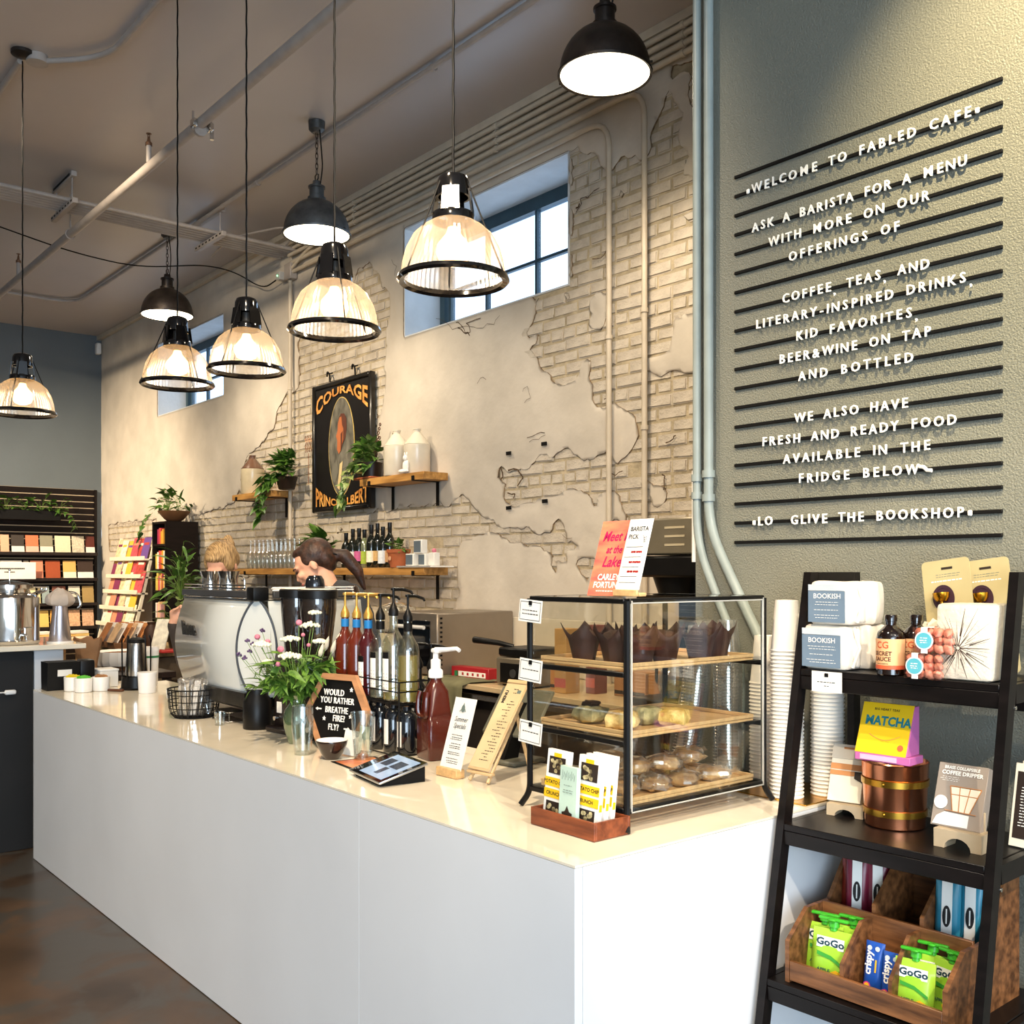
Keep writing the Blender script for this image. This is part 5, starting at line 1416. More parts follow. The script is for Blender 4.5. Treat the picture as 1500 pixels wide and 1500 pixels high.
for x, z, d in ((-.092, .144, -1), (.056, .079, 1)):
    MB().prism([(x - d * .014, z - .0025), (x - d * .014, z + .0025), (x + d * .004, z + .0025), (x + d * .004, z + .006), (x + d * .014, z), (x + d * .004, z - .006), (x + d * .004, z - .0025)], -.008, -.005).build('arrow', M_LET, hx, smooth=False)
MB().box((0, .055, .06), (.03, .10, .006), .001, rot=(.9, 0, 0)).build('prop', M_HEX, hx)
# --- bowl, glasses, folded card
M_BROWNC = mat('dark_brown_glaze', '#2b1d17', .15, 0, .1, 6, coat=.5); M_INW = mat('white_glaze', '#f3efe8', .15, 0, .02)
p = at_z(475, 1113, CT)
bw = thing('cup', 'small dark brown bowl-shaped cup with white inside before the hexagon sign', 'cup', (p.x, p.y + .03, Z0))
MB().lathe([(0, 0), (.026, 0), (.028, .003), (.040, .022), (.053, .050), (.056, .064), (.0555, .066)], n=36).build('outside', M_BROWNC, bw)
MB().lathe([(.0555, .066), (.053, .065), (.048, .045), (.036, .022), (.02, .010), (0, .008)], n=36).build('inside', M_INW, bw)
fc = thing('folded_card', 'blank cream card leaning between the cup and the hexagon sign', 'card', (p.x - .002, p.y + .100, Z0 + .002), .17, rot=(-.25, 0, .17))
MB().box((0, 0, .045), (.088, .0015, .088)).build('card', PAPER, fc, smooth=False)
def tumbler(u, v, lab, r0, r1, h, bulge=0):
    p = at_z(u, v, CT); t = thing('glass', lab, 'glass', (p.x, p.y + r0 * .6, Z0))
    P = [(0, 0), (r0, 0), (r0 + .001, .003)] + [(r0 + (r1 - r0) * f + bulge * math.sin(PI * f), .003 + (h - .003) * f) for f in (.15, .3, .5, .7, .85, 1)]
    I = [(r - .0025, z) for r, z in reversed(P[2:])] + [(r0 - .004, .010), (0, .010)]
    MB().lathe(P + I, n=32).build('glass', mat_glass, t)
    return t
mat_glass = glass('drinking_glass', '#f7faf9', .01, .62)
tumbler(437, 1106, 'empty tall beer glass beside the flower vase', .028, .037, .175, .006)
g2 = tumbler(525, 1114, 'tall tip glass with folded money right of the cup', .030, .043, .165)
M_CASH = mat('green_banknote', '#9fb09a', .7, 0, .25, 40, col2='#c8d2bd')
b = MB(); 
for k in range(6): pass
n = 10
for i in range(n):
    x0, x1 = -.022 + .044 * i / n, -.022 + .044 * (i + 1) / n
    y0_, y1_ = .006 * math.sin(i * .9), .006 * math.sin((i + 1) * .9)
    b.quad((x0, y0_, .022 + .004 * (i % 2)), (x1, y1_, .022), (x1 + .004, y1_, .115), (x0 + .004, y0_, .118))
b.build('banknote', M_CASH, g2, rot=(0, .05, .4))
MB().box((.012, .004, .052), (.030, .0012, .04), rot=(0, .15, .9)).build('banknote', mat('cream_banknote', '#d8d2b4', .7), g2, smooth=False)

# --- flower vase
M_VG = glass('green_vase_glass', '#b9cf9c', .03, .6, .12)
p = at_z(424, 1090, CT)
vs_ = thing('flower_vase', 'green glass vase of mixed flowers on the counter', 'vase', (p.x, p.y + .035, Z0))
MB().lathe([(0, 0), (.034, 0), (.037, .004), (.052, .06), (.056, .095), (.050, .125), (.030, .155), (.028, .17), (.036, .185), (.034, .185), (.026, .168), (.028, .155), (.047, .124), (.053, .094), (.049, .06), (.034, .008), (0, .008)], n=36).build('vase', M_VG, vs_)
M_LEAFA = mat('fresh_green_leaf', '#4d7a2a', .5, 0, .3, 20, col2='#7da63f'); M_LEAFB = mat('grey_green_leaf', '#6f8a6c', .6, 0, .2, 20); M_STEMF = mat('green_stem', '#6c8a3a', .5)
M_YARROW = mat('cream_blossom', '#efe9cf', .7, 0, .08, 30); M_PKF = mat('pink_blossom', '#d97f93', .7, 0, .15, 40, bump=.4, bs=90); M_PURP = mat('purple_blossom', '#5a4468', .7, 0, .2, 30); M_BLUSH = mat('blush_plume', '#e6d8bf', .8, 0, .1, 20)
rf = random.Random(12)
def leafmesh(L_, w, m, fold=.25, curl=.25, n=5, heart=False):
    b = bmesh.new(); rows = []
    for i in range(n + 1):
        f = i / n
        ww = w * (math.sin(PI * min(1, f * .96 + .04) ** (.62 if not heart else .5)) * (1 - .25 * f) + (.02 if i < n else 0)) * .5
        if i == n: ww = .0006
        z = -curl * L_ * f * f
        rows.append([b.verts.new((-ww, L_ * f, z + fold * ww)), b.verts.new((0, L_ * f, z)), b.verts.new((ww, L_ * f, z + fold * ww))])
    for A, B in zip(rows, rows[1:]):
        b.faces.new((A[0], A[1], B[1], B[0])); b.faces.new((A[1], A[2], B[2], B[1]))
    t = MB(); t.bm.free(); t.bm = b
    return t.mesh('leaf', m, True, 80)
LF = [leafmesh(.085, .032, M_LEAFA), leafmesh(.065, .022, M_LEAFA, curl=.4), leafmesh(.05, .007, M_LEAFB, curl=.1)]
def orient(d, roll=0):
    d = Vector(d).normalized(); q = d.to_track_quat('Y', 'Z'); return (q.to_matrix() @ Matrix.Rotation(roll, 3, 'Y')).to_euler()
ends = []
stems = MB()
for i in range(44):
    a = rf.uniform(0, 2 * PI); s = rf.uniform(.15, 1) ** .8; R_ = .165 * s; H_ = .35 - .12 * s * s + rf.uniform(-.03, .03)
    e_ = Vector((R_ * math.cos(a) * 1.15, R_ * math.sin(a), H_)); b0 = Vector((.018 * math.cos(a + 2.8), .018 * math.sin(a + 2.8), .015)); m0 = Vector((.012 * math.cos(a), .012 * math.sin(a), .165))
    stems.tube([b0, m0, m0.lerp(e_, .5) + Vector((0, 0, .02)), e_], .0016, 5, fillet=.05); ends.append((e_, a, s))
    m0z = m0.lerp(e_, .5)
    for k in range(9 if i < 40 else 3):
        f = rf.uniform(.15, 1.0); q = m0.lerp(e_, f) + Vector((0, 0, .02 * math.sin(PI * f)))
        dd = Vector((math.cos(a + rf.uniform(-1.4, 1.4)), math.sin(a + rf.uniform(-1.4, 1.4)), rf.uniform(-.5, .8)))
        link('leaf', LF[2] if i % 4 == 0 else LF[rf.randint(0, 1)], vs_, q, orient(dd, rf.uniform(-.6, .6)))
stems.build('stems', M_STEMF, vs_)
def cluster(c, r, m, n, rb, nm, flat=.35):
    b = MB()
    for k in range(n):
        a = k * 2.4; q = math.sqrt((k + .5) / n) * r
        b.sph((c[0] + q * math.cos(a), c[1] + q * math.sin(a), c[2] + flat * (r - q) + rf.uniform(-.002, .002)), rb * rf.uniform(.8, 1.2), 6)
    o = b.build(nm, m, vs_); o['kind'] = 'stuff' if n > 8 else 'part'
    if n <= 8: del o['kind']
toCam = Vector((.77, -.64, 0))
def fpos(u, v, dep): return at_t(u, v, dep) - vs_.location
for (u, v, dep, r) in ((455, 917, 4.0, .035), (462, 898, 4.0, .022), (425, 937, 3.9, .032), (383, 945, 3.85, .030), (424, 962, 3.78, .036), (468, 940, 3.95, .02), (392, 970, 3.85, .015)):
    cluster(fpos(u, v, dep), r * 1.15, M_YARROW, 34, .0068, 'yarrow_head'); c_ = fpos(u, v + 4, dep)
    stemo = MB().tube([c_, Vector((c_.x * .4, c_.y * .4, .22)), Vector((0, 0, .15))], .0016, 5, fillet=.05).build('stem', M_STEMF, vs_)
for (u, v, dep, r) in ((377, 933, 3.9, .0115), (411, 951, 3.78, .0125), (438, 912, 3.95, .0125), (392, 940, 3.9, .011), (444, 930, 3.9, .008), (407, 973, 3.8, .010), (452, 945, 3.9, .008)):
    c_ = fpos(u, v, dep)
    MB().sph(c_, (r, r, r * .95), 12).build('pink_globe_flower', M_PKF, vs_)
    MB().tube([c_, Vector((c_.x * .45, c_.y * .45, .22)), Vector((0, 0, .15))], .0014, 5, fillet=.05).build('stem', M_STEMF, vs_)
for (u, v, dep) in ((365, 955, 3.85), (358, 965, 3.82), (384, 925, 3.9), (370, 945, 3.9), (350, 960, 3.85), (362, 940, 3.9)):
    c_ = fpos(u, v, dep); cluster(c_, .010, M_PURP, 7, .0045, 'purple_flower', 1.2)
    MB().tube([c_, Vector((c_.x * .5, c_.y * .5, .20)), Vector((0, 0, .15))], .0011, 5, fillet=.05).build('stem', M_STEMF, vs_)
for (u, v, dep) in ((478, 945, 3.95), (488, 950, 3.95), (470, 955, 3.9), (494, 940, 3.98)):
    c_ = fpos(u, v, dep)
    MB().lathe([(0, -.03), (.008, -.015), (.010, 0), (.006, .025), (0, .042)], tuple(c_), 8, rot=(0, .5, 0)).build('plume', M_BLUSH, vs_)
    MB().tube([c_, Vector((c_.x * .5, c_.y * .5, .20)), Vector((0, 0, .15))], .0013, 5, fillet=.05).build('stem', M_STEMF, vs_)

# --- cutlery basket
p = at_z(262, 1052, CT)
bs_ = thing('wire_basket', 'round black wire basket of wrapped cutlery on the counter', 'basket', (p.x - .0, p.y + .07, Z0))
b = MB()
for z, r in ((.003, .085), (.018, .100), (.045, .108), (.075, .112), (.105, .114), (.128, .115)):
    b.tube([(r * math.cos(a), r * math.sin(a), z) for a in [k * PI / 16 for k in range(32)]], .0022 if z < .12 else .0034, 5, closed=True)
b.build('ring_wires', BLACKM, bs_)
b = MB()
for k in range(28):
    a = k * 2 * PI / 28
    b.tube([(r * math.cos(a), r * math.sin(a), z) for z, r in ((.003, .085), (.018, .100), (.045, .108), (.128, .115))], .0017, 5)
o = b.build('upright_wires', BLACKM, bs_); o['kind'] = 'stuff'
MB().lathe([(0, .003), (.085, .003)], n=24).build('base', BLACKM, bs_)
MB().box((-.075, -.088, .105), (.045, .002, .04), rot=(.1, 0, -.7)).build('paper_tag', PAPER, bs_, smooth=False)
M_CUT = mat('white_plastic_cutlery', '#dcdad5', .3); M_CUTB = mat('black_plastic_cutlery', '#1b1b1c', .3)
rc = random.Random(4)
side_words = ['front', 'left', 'rear', 'right']
for k in range(34):
    a = k * 2.4; q = .03 + .11 * ((k * 7) % 10) / 10; an_ = .1 + 3.2 * max(0, q * .55 - .02)
    sd = side_words[int(((a + PI * .75 + 9 * PI) % (2 * PI)) / (PI / 2)) % 4]
    t = thing('cutlery_pack', 'film-wrapped %s cutlery pack in the wire basket, %s side' % ('black' if k % 3 == 0 else 'white', sd), 'cutlery', bs_.location + Vector((q * .55 * math.cos(a), q * .55 * math.sin(a), .006)), 0, 'wrapped cutlery packs', rot=(an_ * math.sin(a) * -1, an_ * math.cos(a), rc.random() * 3))
    MB().box((0, 0, .085), (.030, .008, .165), .003).build('film_wrapper', FILM, t)
    m = M_CUTB if k % 3 == 0 else M_CUT
    MB().box((-.005, 0, .06), (.008, .003, .11), .001).lathe([(0, 0), (.009, 0), (.011, .012), (.008, .026), (0, .030)], (-.005, 0, .115), 10, (1, .25)).build('spoon', m, t)
    MB().box((.006, 0, .06), (.007, .003, .11), .001).box((.006, 0, .13), (.012, .002, .03), .001).build('fork', m, t)
# --- napkin tray, drip cup right of basket
t = thing('rinse_tray', 'small steel tray with a short glass in front of the coffee machine', 'tray', at_z(330, 1056, Z0) + Vector((0, .02, 0)))
MB().box((0, 0, .004), (.17, .09, .008), .002).build('tray', STEEL, t); MB().box((0, 0, .045), (.16, .085, .004), .002).build('grate', STEEL, t)
for s in (-1, 1): MB().cyl((s * .075, -.035, .008), (s * .075, -.035, .045), .003, n=6).build('leg', STEEL, t)
t = thing('glass', 'short empty shot glass on the counter before the coffee machine', 'glass', at_z(322, 1062, Z0)); 
MB().lathe([(0, 0), (.02, 0), (.025, .055), (.0235, .055), (.0185, .006), (0, .006)], n=20).build('glass', mat_glass, t)

# --- far left items on the counter
def ramekin(u, v, lab, pk):
    p = Vector({107: (-5.87, 1.70, 0), 122: (-5.775, 1.727, 0), 147: (-5.78, 1.823, 0)}[u]); t = thing('ramekin', 'white round bowl of %s at the left end of the counter' % lab, 'bowl', (p.x, p.y, Z0), 0, 'white bowls of sweetener')
    MB().lathe([(0, 0), (.042, 0), (.045, .003), (.047, .075), (.045, .077), (.043, .075), (.041, .006), (0, .006)], n=28).build('bowl', M_INW, t)
    r = random.Random(u)
    for k in range(9):
        q = thing('sweetener_packet', '%s packet in the %s bowl' % (pk[0], {107: 'left', 122: 'middle', 147: 'right'}[u]), 'packet', t.location + Vector((-.028 + .007 * k, r.uniform(-.006, .006), .022)), 0, 'sweetener packets in the %s bowl' % {107: 'left', 122: 'middle', 147: 'right'}[u], rot=(r.uniform(-.15, .15), r.uniform(-.2, .2), 1.57 + r.uniform(-.3, .3)))
        MB().box((0, 0, .034), (.048, .004, .062), .001).build('packet', pk[1], q)
ramekin(107, 1008, 'yellow packets', ('yellow sweetener', mat('yellow_packet', '#e8c81e', .6))); ramekin(122, 1010, 'green packets', ('green sweetener', mat('green_packet', '#5fbf3a', .6))); ramekin(147, 1011, 'brown sugar packets', ('brown sugar', mat('brown_packet', '#b07a4a', .7, 0, .2, 20)))
t = thing('condiment_bin', 'black open bin with a small white label at the counter end', 'bin', (-5.995, 1.67, Z0))
MB().prism([(-.062, 0), (.055, 0), (.066, .155), (-.07, .155)], -.085, .085, 'xz').build('bin', BLACK, t, smooth=False)
MB().box((-.002, 0, .1555), (.11, .15, .002)).build('inside', BLACKM, t, smooth=False)
MB().box((.0635, .005, .095), (.002, .075, .036), rot=(0, .07, 0)).build('label', PAPER, t, smooth=False)
t = thing('straw_cup', 'black square cup beside the black bin', 'cup', (-6.0, 1.805, Z0)); MB().box((0, 0, .080), (.09, .085, .16), .015, seg=2).build('cup', BLACK, t)
t = thing('napkin_box', 'white lidded box behind the white bowls', 'box', (-5.99, 1.915, Z0), .0); MB().box((0, 0, .045), (.13, .10, .09), .003).build('box', M_WBOX, t); MB().box((0, 0, .096), (.136, .108, .012), .003).build('lid', M_WBOX, t)
p = at_z(184, 1010, Z0)
t = thing('carafe_stand', 'black round wire stand holding a steel carafe at the counter end', 'stand', (p.x, p.y + .06, Z0))
MB().lathe([(0, 0), (.088, 0), (.09, .004), (.082, .010), (.078, .07), (.075, .072), (.072, .012), (0, .012)], n=30).build('base_cup', BLACK, t)
for k in range(5):
    a = k * 2 * PI / 5 + .3
    MB().tube([(.078 * math.cos(a), .078 * math.sin(a), .06), (.080 * math.cos(a), .080 * math.sin(a), .27), (.074 * math.cos(a), .074 * math.sin(a), .30), (.068 * math.cos(a), .068 * math.sin(a), .285)], .0045, 6).build('upright', BLACK, t)
ca = thing('steel_carafe', 'brushed steel carafe standing inside the black wire stand', 'carafe', (p.x, p.y + .06, Z0 + .013), 0)
MB().lathe([(0, 0), (.062, 0), (.064, .004), (.050, .23), (.046, .245), (0, .245)], n=30).build('body', STEEL, ca)
MB().lathe([(.047, .245), (.050, .25), (.046, .265), (.02, .275), (0, .275)], n=24).build('lid', BLACKM, ca)
MB().box((.05, -.13, .006), (.10, .03, .012), .005, rot=(0, 0, .5)).build('wooden_stirrer_rest', mat('dark_walnut', '#5a3016', .5), t)
t = thing('white_tub', 'white lidded tub right of the black carafe stand', 'tub', Vector((-5.52, 1.985, Z0)))
MB().lathe([(0, 0), (.045, 0), (.050, .10), (0, .10)], n=26).build('tub', M_WPL, t); MB().lathe([(0, .10), (.053, .10), (.053, .112), (0, .114)], n=26).build('lid', M_WPL, t)
t = thing('travel_cup', 'tall white cup with a green band behind the white tub', 'cup', Vector((-5.88, 2.13, Z0)))
MB().lathe([(0, 0), (.042, 0), (.050, .20), (0, .20)], n=26).build('cup', M_WPL, t); MB().lathe([(.0492, .160), (.0502, .160), (.0508, .172), (.0498, .172)], n=26).build('green_band', mat('dark_green', '#2f7a4a', .5), t); MB().lathe([(0, .20), (.052, .20), (.048, .222), (0, .224)], n=26).build('lid', M_WPL, t)
t = thing('paper_bag', 'open brown paper bag behind the black bin', 'bag', Vector((-6.93, 2.10, .931)), .3)
b = MB(); n = 20; rg = []
for z, r in ((0, .07), (.10, .085), (.20, .11), (.235, .115)):
    rg.append([b.bm.verts.new((r * (1 + .12 * math.cos(4 * a)) * math.cos(a), r * .7 * (1 + .1 * math.sin(5 * a + z * 9)) * math.sin(a), z + (.012 * math.sin(6 * a) if z > .2 else 0))) for a in [2 * PI * k / n for k in range(n)]])
for A, B in zip(rg, rg[1:]):
    for k in range(n): b.bm.faces.new((A[k], A[(k + 1) % n], B[(k + 1) % n], B[k]))
b.bm.faces.new(rg[0][::-1]); b.build('bag', mat('brown_kraft_paper', '#a97f5a', .8, 0, .1, 10, bump=.3, bs=20), t, ang=30)
# ================================================================== espresso machine and grinders
M_MPAN = mat('pearl_white_panel', '#bfc1bd', .16, .0, .02, 2, coat=.5); M_MCHR = mat('machine_dark_chrome', '#8a8884', .2, 1.0, .1, 6)
ex = thing('espresso_machine', 'large white espresso machine with curved panels and black legs', 'coffee machine', (-3.93, 1.85, Z0))
W_, D_, H_ = .80, .52, .57
# body shell: barrel-curved profile in height, local x from -W to 0, y from 0 to D
def curved(z): f = (z - .13) / .40; return .034 * math.sin(PI * min(1, max(0, f)))
n = 14
b = MB(); rows = []
for k in range(n + 1):
    z = .13 + .40 * k / n; o = curved(z)
    rows.append([b.bm.verts.new(p) for p in ((-W_ + .02 - o * .9, .02 - o, z), (-.075, .02 - o, z))])
for A, B in zip(rows, rows[1:]): b.bm.faces.new((A[0], A[1], B[1], B[0]))
o = b.build('back_panel', M_MPAN, ex, ang=60); sm = o.modifiers.new('t', 'SOLIDIFY'); sm.thickness = .01; sm.offset = -1
b = MB(); rows = []
for k in range(n + 1):
    z = .13 + .40 * k / n; o = curved(z)
    rows.append([b.bm.verts.new(p) for p in ((-.02 + o * .9, .075, z), (-.02 + o * .9, D_, z))])
for A, B in zip(rows, rows[1:]): b.bm.faces.new((A[0], A[1], B[1], B[0]))
o = b.build('side_panel', M_MPAN, ex, ang=60); sm = o.modifiers.new('t', 'SOLIDIFY'); sm.thickness = .01; sm.offset = 1
b = MB(); rows = []
for k in range(n + 1):
    z = .13 + .40 * k / n; o = curved(z)
    rows.append([b.bm.verts.new(p) for p in ((-W_ + .015 - o * .9, .03, z), (-W_ + .015 - o * .9, D_, z))])
for A, B in zip(rows, rows[1:]): b.bm.faces.new((A[0], A[1], B[1], B[0]))
o = b.build('side_panel', M_MPAN, ex, ang=60); sm = o.modifiers.new('t', 'SOLIDIFY'); sm.thickness = .01; sm.offset = -1
MB().box((-W_ / 2, D_ / 2 + .02, .33), (W_ - .06, D_ - .06, .40), .01).build('inner_body', M_MCHR, ex)
# lens-shaped corner fin turned towards the customer side
b = MB(); P = []; m_ = 22
for k in range(m_ + 1):
    t_ = -1 + 2 * k / m_; P.append((.072 * (1 - t_ * t_) ** .85 + .012, .33 + t_ * .205))
P2 = P + [(-x, z) for x, z in reversed(P)]
b.prism(P2, -.016, .016); o = b.build('corner_fin', M_MPAN, ex, (-.040, .040, 0), (0, 0, PI / 4 + .1), smooth=False)
b = MB(); b.tube([(x, -.017, z) for x, z in P2], .0045, 6, closed=True); b.build('fin_trim', mat('black_gasket', '#2b2c30', .4), ex, (-.040, .040, 0), (0, 0, PI / 4 + .1))
MB().box((-.040, .040, .563), (.075, .075, .062), .012, seg=2).build('corner_cap', BLACK, ex)
MB().lathe([(0, 0), (.058, 0), (.060, .004), (.060, .115), (.045, .140), (.045, .165), (0, .165)], (-.040, .040, 0), 28).build('foot', BLACK, ex)
MB().lathe([(0, 0), (.05, 0), (.05, .13), (0, .13)], (-W_ + .06, .07, 0), 20).build('foot', BLACK, ex)
for x in (-.05, -W_ + .06): MB().lathe([(0, 0), (.04, 0), (.04, .14), (0, .14)], (x, D_ - .06, 0), 18).build('foot', BLACK, ex)
MB().prism([(.0, .085), (.0, .145), (.03, .15), (.03, .07)], -W_ + .03, -.08, 'yz').build('lower_skirt', mat('brushed_dark_steel', '#6f6b66', .3, 1.0, .3, 9, bump=.1, bs=20), ex, smooth=False)
MB().box((-W_ / 2, D_ / 2, .095), (W_ - .10, D_ - .10, .05), .01).build('drip_tray', BLACK, ex)
# cup rail on top
MB().box((-W_ / 2 - .02, .012, .560), (W_ - .10, .018, .030), .003).build('cup_rail', mat('dark_grey_band', '#3c3b3b', .35), ex)
MB().box((-.0, D_ / 2 + .02, .560), (.018, D_ - .14, .030), .003).build('cup_rail', mat('dark_grey_band', ''), ex)
MB().box((-W_ / 2, D_ / 2, .536), (W_ - .03, D_ - .03, .010), .002).build('top_plate', STEEL, ex)
for z in (.548, .584, .598): MB().tube([(-W_ + .06, .006, z), (-.09, .006, z)], .0035, 6).build('rail_rod', CHROME, ex)
for z in (.566, .577, .588): MB().tube([(-.004, .09, z), (-.004, D_ - .04, z)], .0032, 6).build('rail_rod', mat('white_rod', '#e2e0dc', .4), ex)
# badge
bd = txt('linea', .085, mat('dark_chrome_badge', '#6e6a66', .25, .9), ex, (-W_ + .19, -.028, .395), (PI / 2 + .12, 0, 0), name='badge', bold=.004, ext=.004, width=.95)
# steam wand loop on the far side
MB().tube([(-W_ - .03, .22, .33), (-W_ - .075, .20, .35), (-W_ - .10, .16, .28), (-W_ - .085, .15, .10)], .006, 8, fillet=.03).build('steam_wand', CHROME, ex)
MB().cyl((-W_ - .03, .12, .33), (-W_ - .075, .07, .35), .020, n=16).build('steam_knob', BLACK, ex)
# cups and pitchers on top
tz = Z0 + .5415
for i, (u, lab) in enumerate(((309, 'left'), (335, 'right'))):
    p = at_y(u, 850, 1.97)
    t = thing('steel_pitcher', 'shiny steel pitcher on top of the espresso machine, %s of two' % lab, 'pitcher', (p.x, p.y, tz), 0, 'steel pitchers on the machine')
    MB().lathe([(0, 0), (.045, 0), (.047, .003), (.041, .055), (.042, .085), (.051, .117), (.049, .117), (.040, .085), (.038, .05), (.043, .006), (0, .006)], n=30).build('body', CHROME, t)
    MB().tube([(.0, .042, .095), (.0, .078, .09), (.0, .078, .03), (.0, .045, .025)], .005, 8, fillet=.02).build('handle', CHROME, t)
t = thing('towel', 'crumpled grey towel on top of the espresso machine', 'towel', (-4.08, 2.03, tz), .2)
b = bmesh.new(); bmesh.ops.create_grid(b, x_segments=14, y_segments=10, size=1)
for v in b.verts:
    x, y = v.co.x, v.co.y; v.co = Vector((x * .10, y * .06, .022 * max(0, 1 - (x * x + y * y) * .6) + .010 + .012 * noise.noise(Vector((x * 2, y * 2, 1)))))
m = MB(); m.bm.free(); m.bm = b; o = m.build('cloth', mat('dark_grey_towel', '#57534e', .9), t); o.modifiers.new('s', 'SOLIDIFY').thickness = -.006
for k in range(2): MB().tube([(.03 + .07 * k + .03 * math.cos(a), -.02 + .014 * math.sin(a), .040) for a in [q * PI / 8 for q in range(16)]], .004, 6, closed=True).build('white_trim', PAPER, t)
for k in range(4):
    t = thing('espresso_cup', 'small dark cup upside down on the machine top, %s' % ['first', 'second', 'third', 'fourth'][k] + ' from the towel', 'cup', (-4.02 + .02 * (k % 2), 2.14 + .075 * (k), tz), 0, 'espresso cups on the machine')
    MB().lathe([(.035, 0), (.033, .02), (.026, .045), (.018, .052), (0, .052)], n=18).build('cup', M_BROWNC, t)

M_BEAN = mat('coffee_beans', '#2a1309', .35, 0, .5, 55, bump=1.0, bs=70, col2='#4a2413'); M_SMK = glass('smoked_hopper', '#7d6a60', .03, .8, .06); M_GRB = mat('dark_brown_grinder', '#241a17', .3, 0, .1, 6)
def grinder(x, y, lab, r=.074):
    g = thing('coffee_grinder', lab, 'grinder', (x, y, Z0), .1, 'coffee grinders beside the machine')
    MB().box((0, .02, .012), (.17, .24, .024), .006).build('base', M_GRB, g)
    MB().box((0, .03, .17), (.155, .19, .30), .015, seg=2).build('body', M_GRB, g)
    MB().box((0, -.068, .22), (.06, .002, .05)).build('display', mat('black_glass', ''), g, smooth=False)
    MB().box((-.03, -.0665, .10), (.035, .002, .045)).build('label', PAPER, g, smooth=False)
    MB().cyl((-.045, -.065, .055), (-.045, -.082, .055), .009, n=14).build('knob', CHROME, g)
    MB().lathe([(.045, .318), (.050, .318), (.052, .34), (r * .98, .50), (r, .560), (r - .003, .560), (r * .95, .50), (.048, .342), (.045, .318)], n=32).build('hopper', M_SMK, g)
    MB().lathe([(0, .322), (.046, .322), (.048, .342), (r * .94, .49), (r * .965, .54), (0, .545)], n=32).build('beans', M_BEAN, g)
    MB().lathe([(r + .002, .548), (r + .005, .549), (r + .005, .580), (r, .585), (0, .585), (0, .575)], n=32).build('lid', BLACK, g)
    MB().lathe([(.0, .585), (r - .004, .585), (r - .006, .5885), (0, .5885)], n=32).build('lid_top', mat('cream_lid_top', '#cfc8ba', .4), g)
grinder(-3.625, 1.985, 'coffee grinder with full bean hopper behind the flowers, nearer one')
grinder(-3.800, 1.985, 'coffee grinder close to the espresso machine, farther one', .068)
t = thing('tamper_cup', 'shiny dark rounded cup standing on the nearer grinder lid', 'cup', (-3.64, 1.98, Z0 + .590)); MB().lathe([(0, 0), (.038, 0), (.040, .01), (.036, .035), (.026, .050), (0, .052)], n=26).build('cup', M_DKB, t)
# ================================================================== back bar and wall shelves
M_LEAF = mat('pothos_leaf', '#3e6a26', .4, 0, .35, 14, col2='#6f9a3c'); M_VAR = mat('pale_pothos_leaf', '#8ba556', .4, 0, .3, 14, col2='#c4cf86'); M_POT = mat('dark_brown_pot', '#231812', .4, 0, .1, 8); M_TERRA = mat('terracotta', '#a65a34', .75, 0, .12, 14); M_SOIL = mat('soil', '#2c1f17', .95)
PL = [leafmesh(.075, .055, M_LEAF, heart=True), leafmesh(.060, .045, M_LEAF, heart=True, curl=.4), leafmesh(.055, .042, M_VAR, heart=True)]
SL = [leafmesh(.14, .028, M_LEAF, curl=.35), leafmesh(.11, .022, M_LEAF, curl=.5)]
def pot(t, prof, m=M_POT): MB().lathe(prof, n=28).build('pot', m, t); 
def soil(t, r, z): MB().lathe([(0, z), (r, z)], n=20).build('soil', M_SOIL, t)
def foliage(t, seed, n, c, R3, leaves, up=.4, sc=(.8, 1.3), front=None):
    r = random.Random(seed); st_ = MB()
    for k in range(n):
        a = r.uniform(0, 2 * PI); el = r.uniform(-.1, 1.35)
        d = Vector((math.cos(a) * math.cos(el), math.sin(a) * math.cos(el), math.sin(el)))
        q = r.uniform(.45, 1)
        p = Vector(c) + Vector((d.x * R3[0] * q, d.y * R3[1] * q, d.z * R3[2] * q))
        if 3.7 < t.location.y < 4.2 and p.y + t.location.y > YW - .27: p.y = min(p.y, YW - .16 - t.location.y); d.y = -abs(d.y)
        if t.location.x < XF + .5 and p.x < .06: p.x = abs(p.x); d.x = abs(d.x) + .1
        st_.tube([Vector(c) - Vector((0, 0, .02)), Vector(c).lerp(p, .6) + Vector((0, 0, .02)), p], .0016, 4)
        o = link('leaf', r.choice(leaves), t, p, orient((d.x, d.y, d.z * .4 + up * r.uniform(-.8, .9)), r.uniform(-.5, .5)))
        s = r.uniform(*sc); o.scale = (s, s, s)
    st_.build('stems', M_STEMF, t)
def vine(t, pts, seed, n, leaves, sc=(.8, 1.2)):
    r = random.Random(seed); P = fil([Vector(p) for p in pts], .08, 5)
    MB().tube(P, .0022, 5).build('vine', M_STEMF, t)
    L_ = [0]
    for a, b in zip(P, P[1:]): L_.append(L_[-1] + (b - a).length)
    for k in range(n):
        s = L_[-1] * (k + .6) / n
        for i in range(len(P) - 1):
            if L_[i + 1] >= s: q = P[i].lerp(P[i + 1], (s - L_[i]) / max(1e-6, L_[i + 1] - L_[i])); break
        o = link('leaf', r.choice(leaves), t, q, orient((r.uniform(-1, 1), -abs(r.uniform(.2, 1)), r.uniform(-.9, .2)), r.uniform(-.6, .6)))
        sc_ = r.uniform(*sc); o.scale = (sc_,) * 3

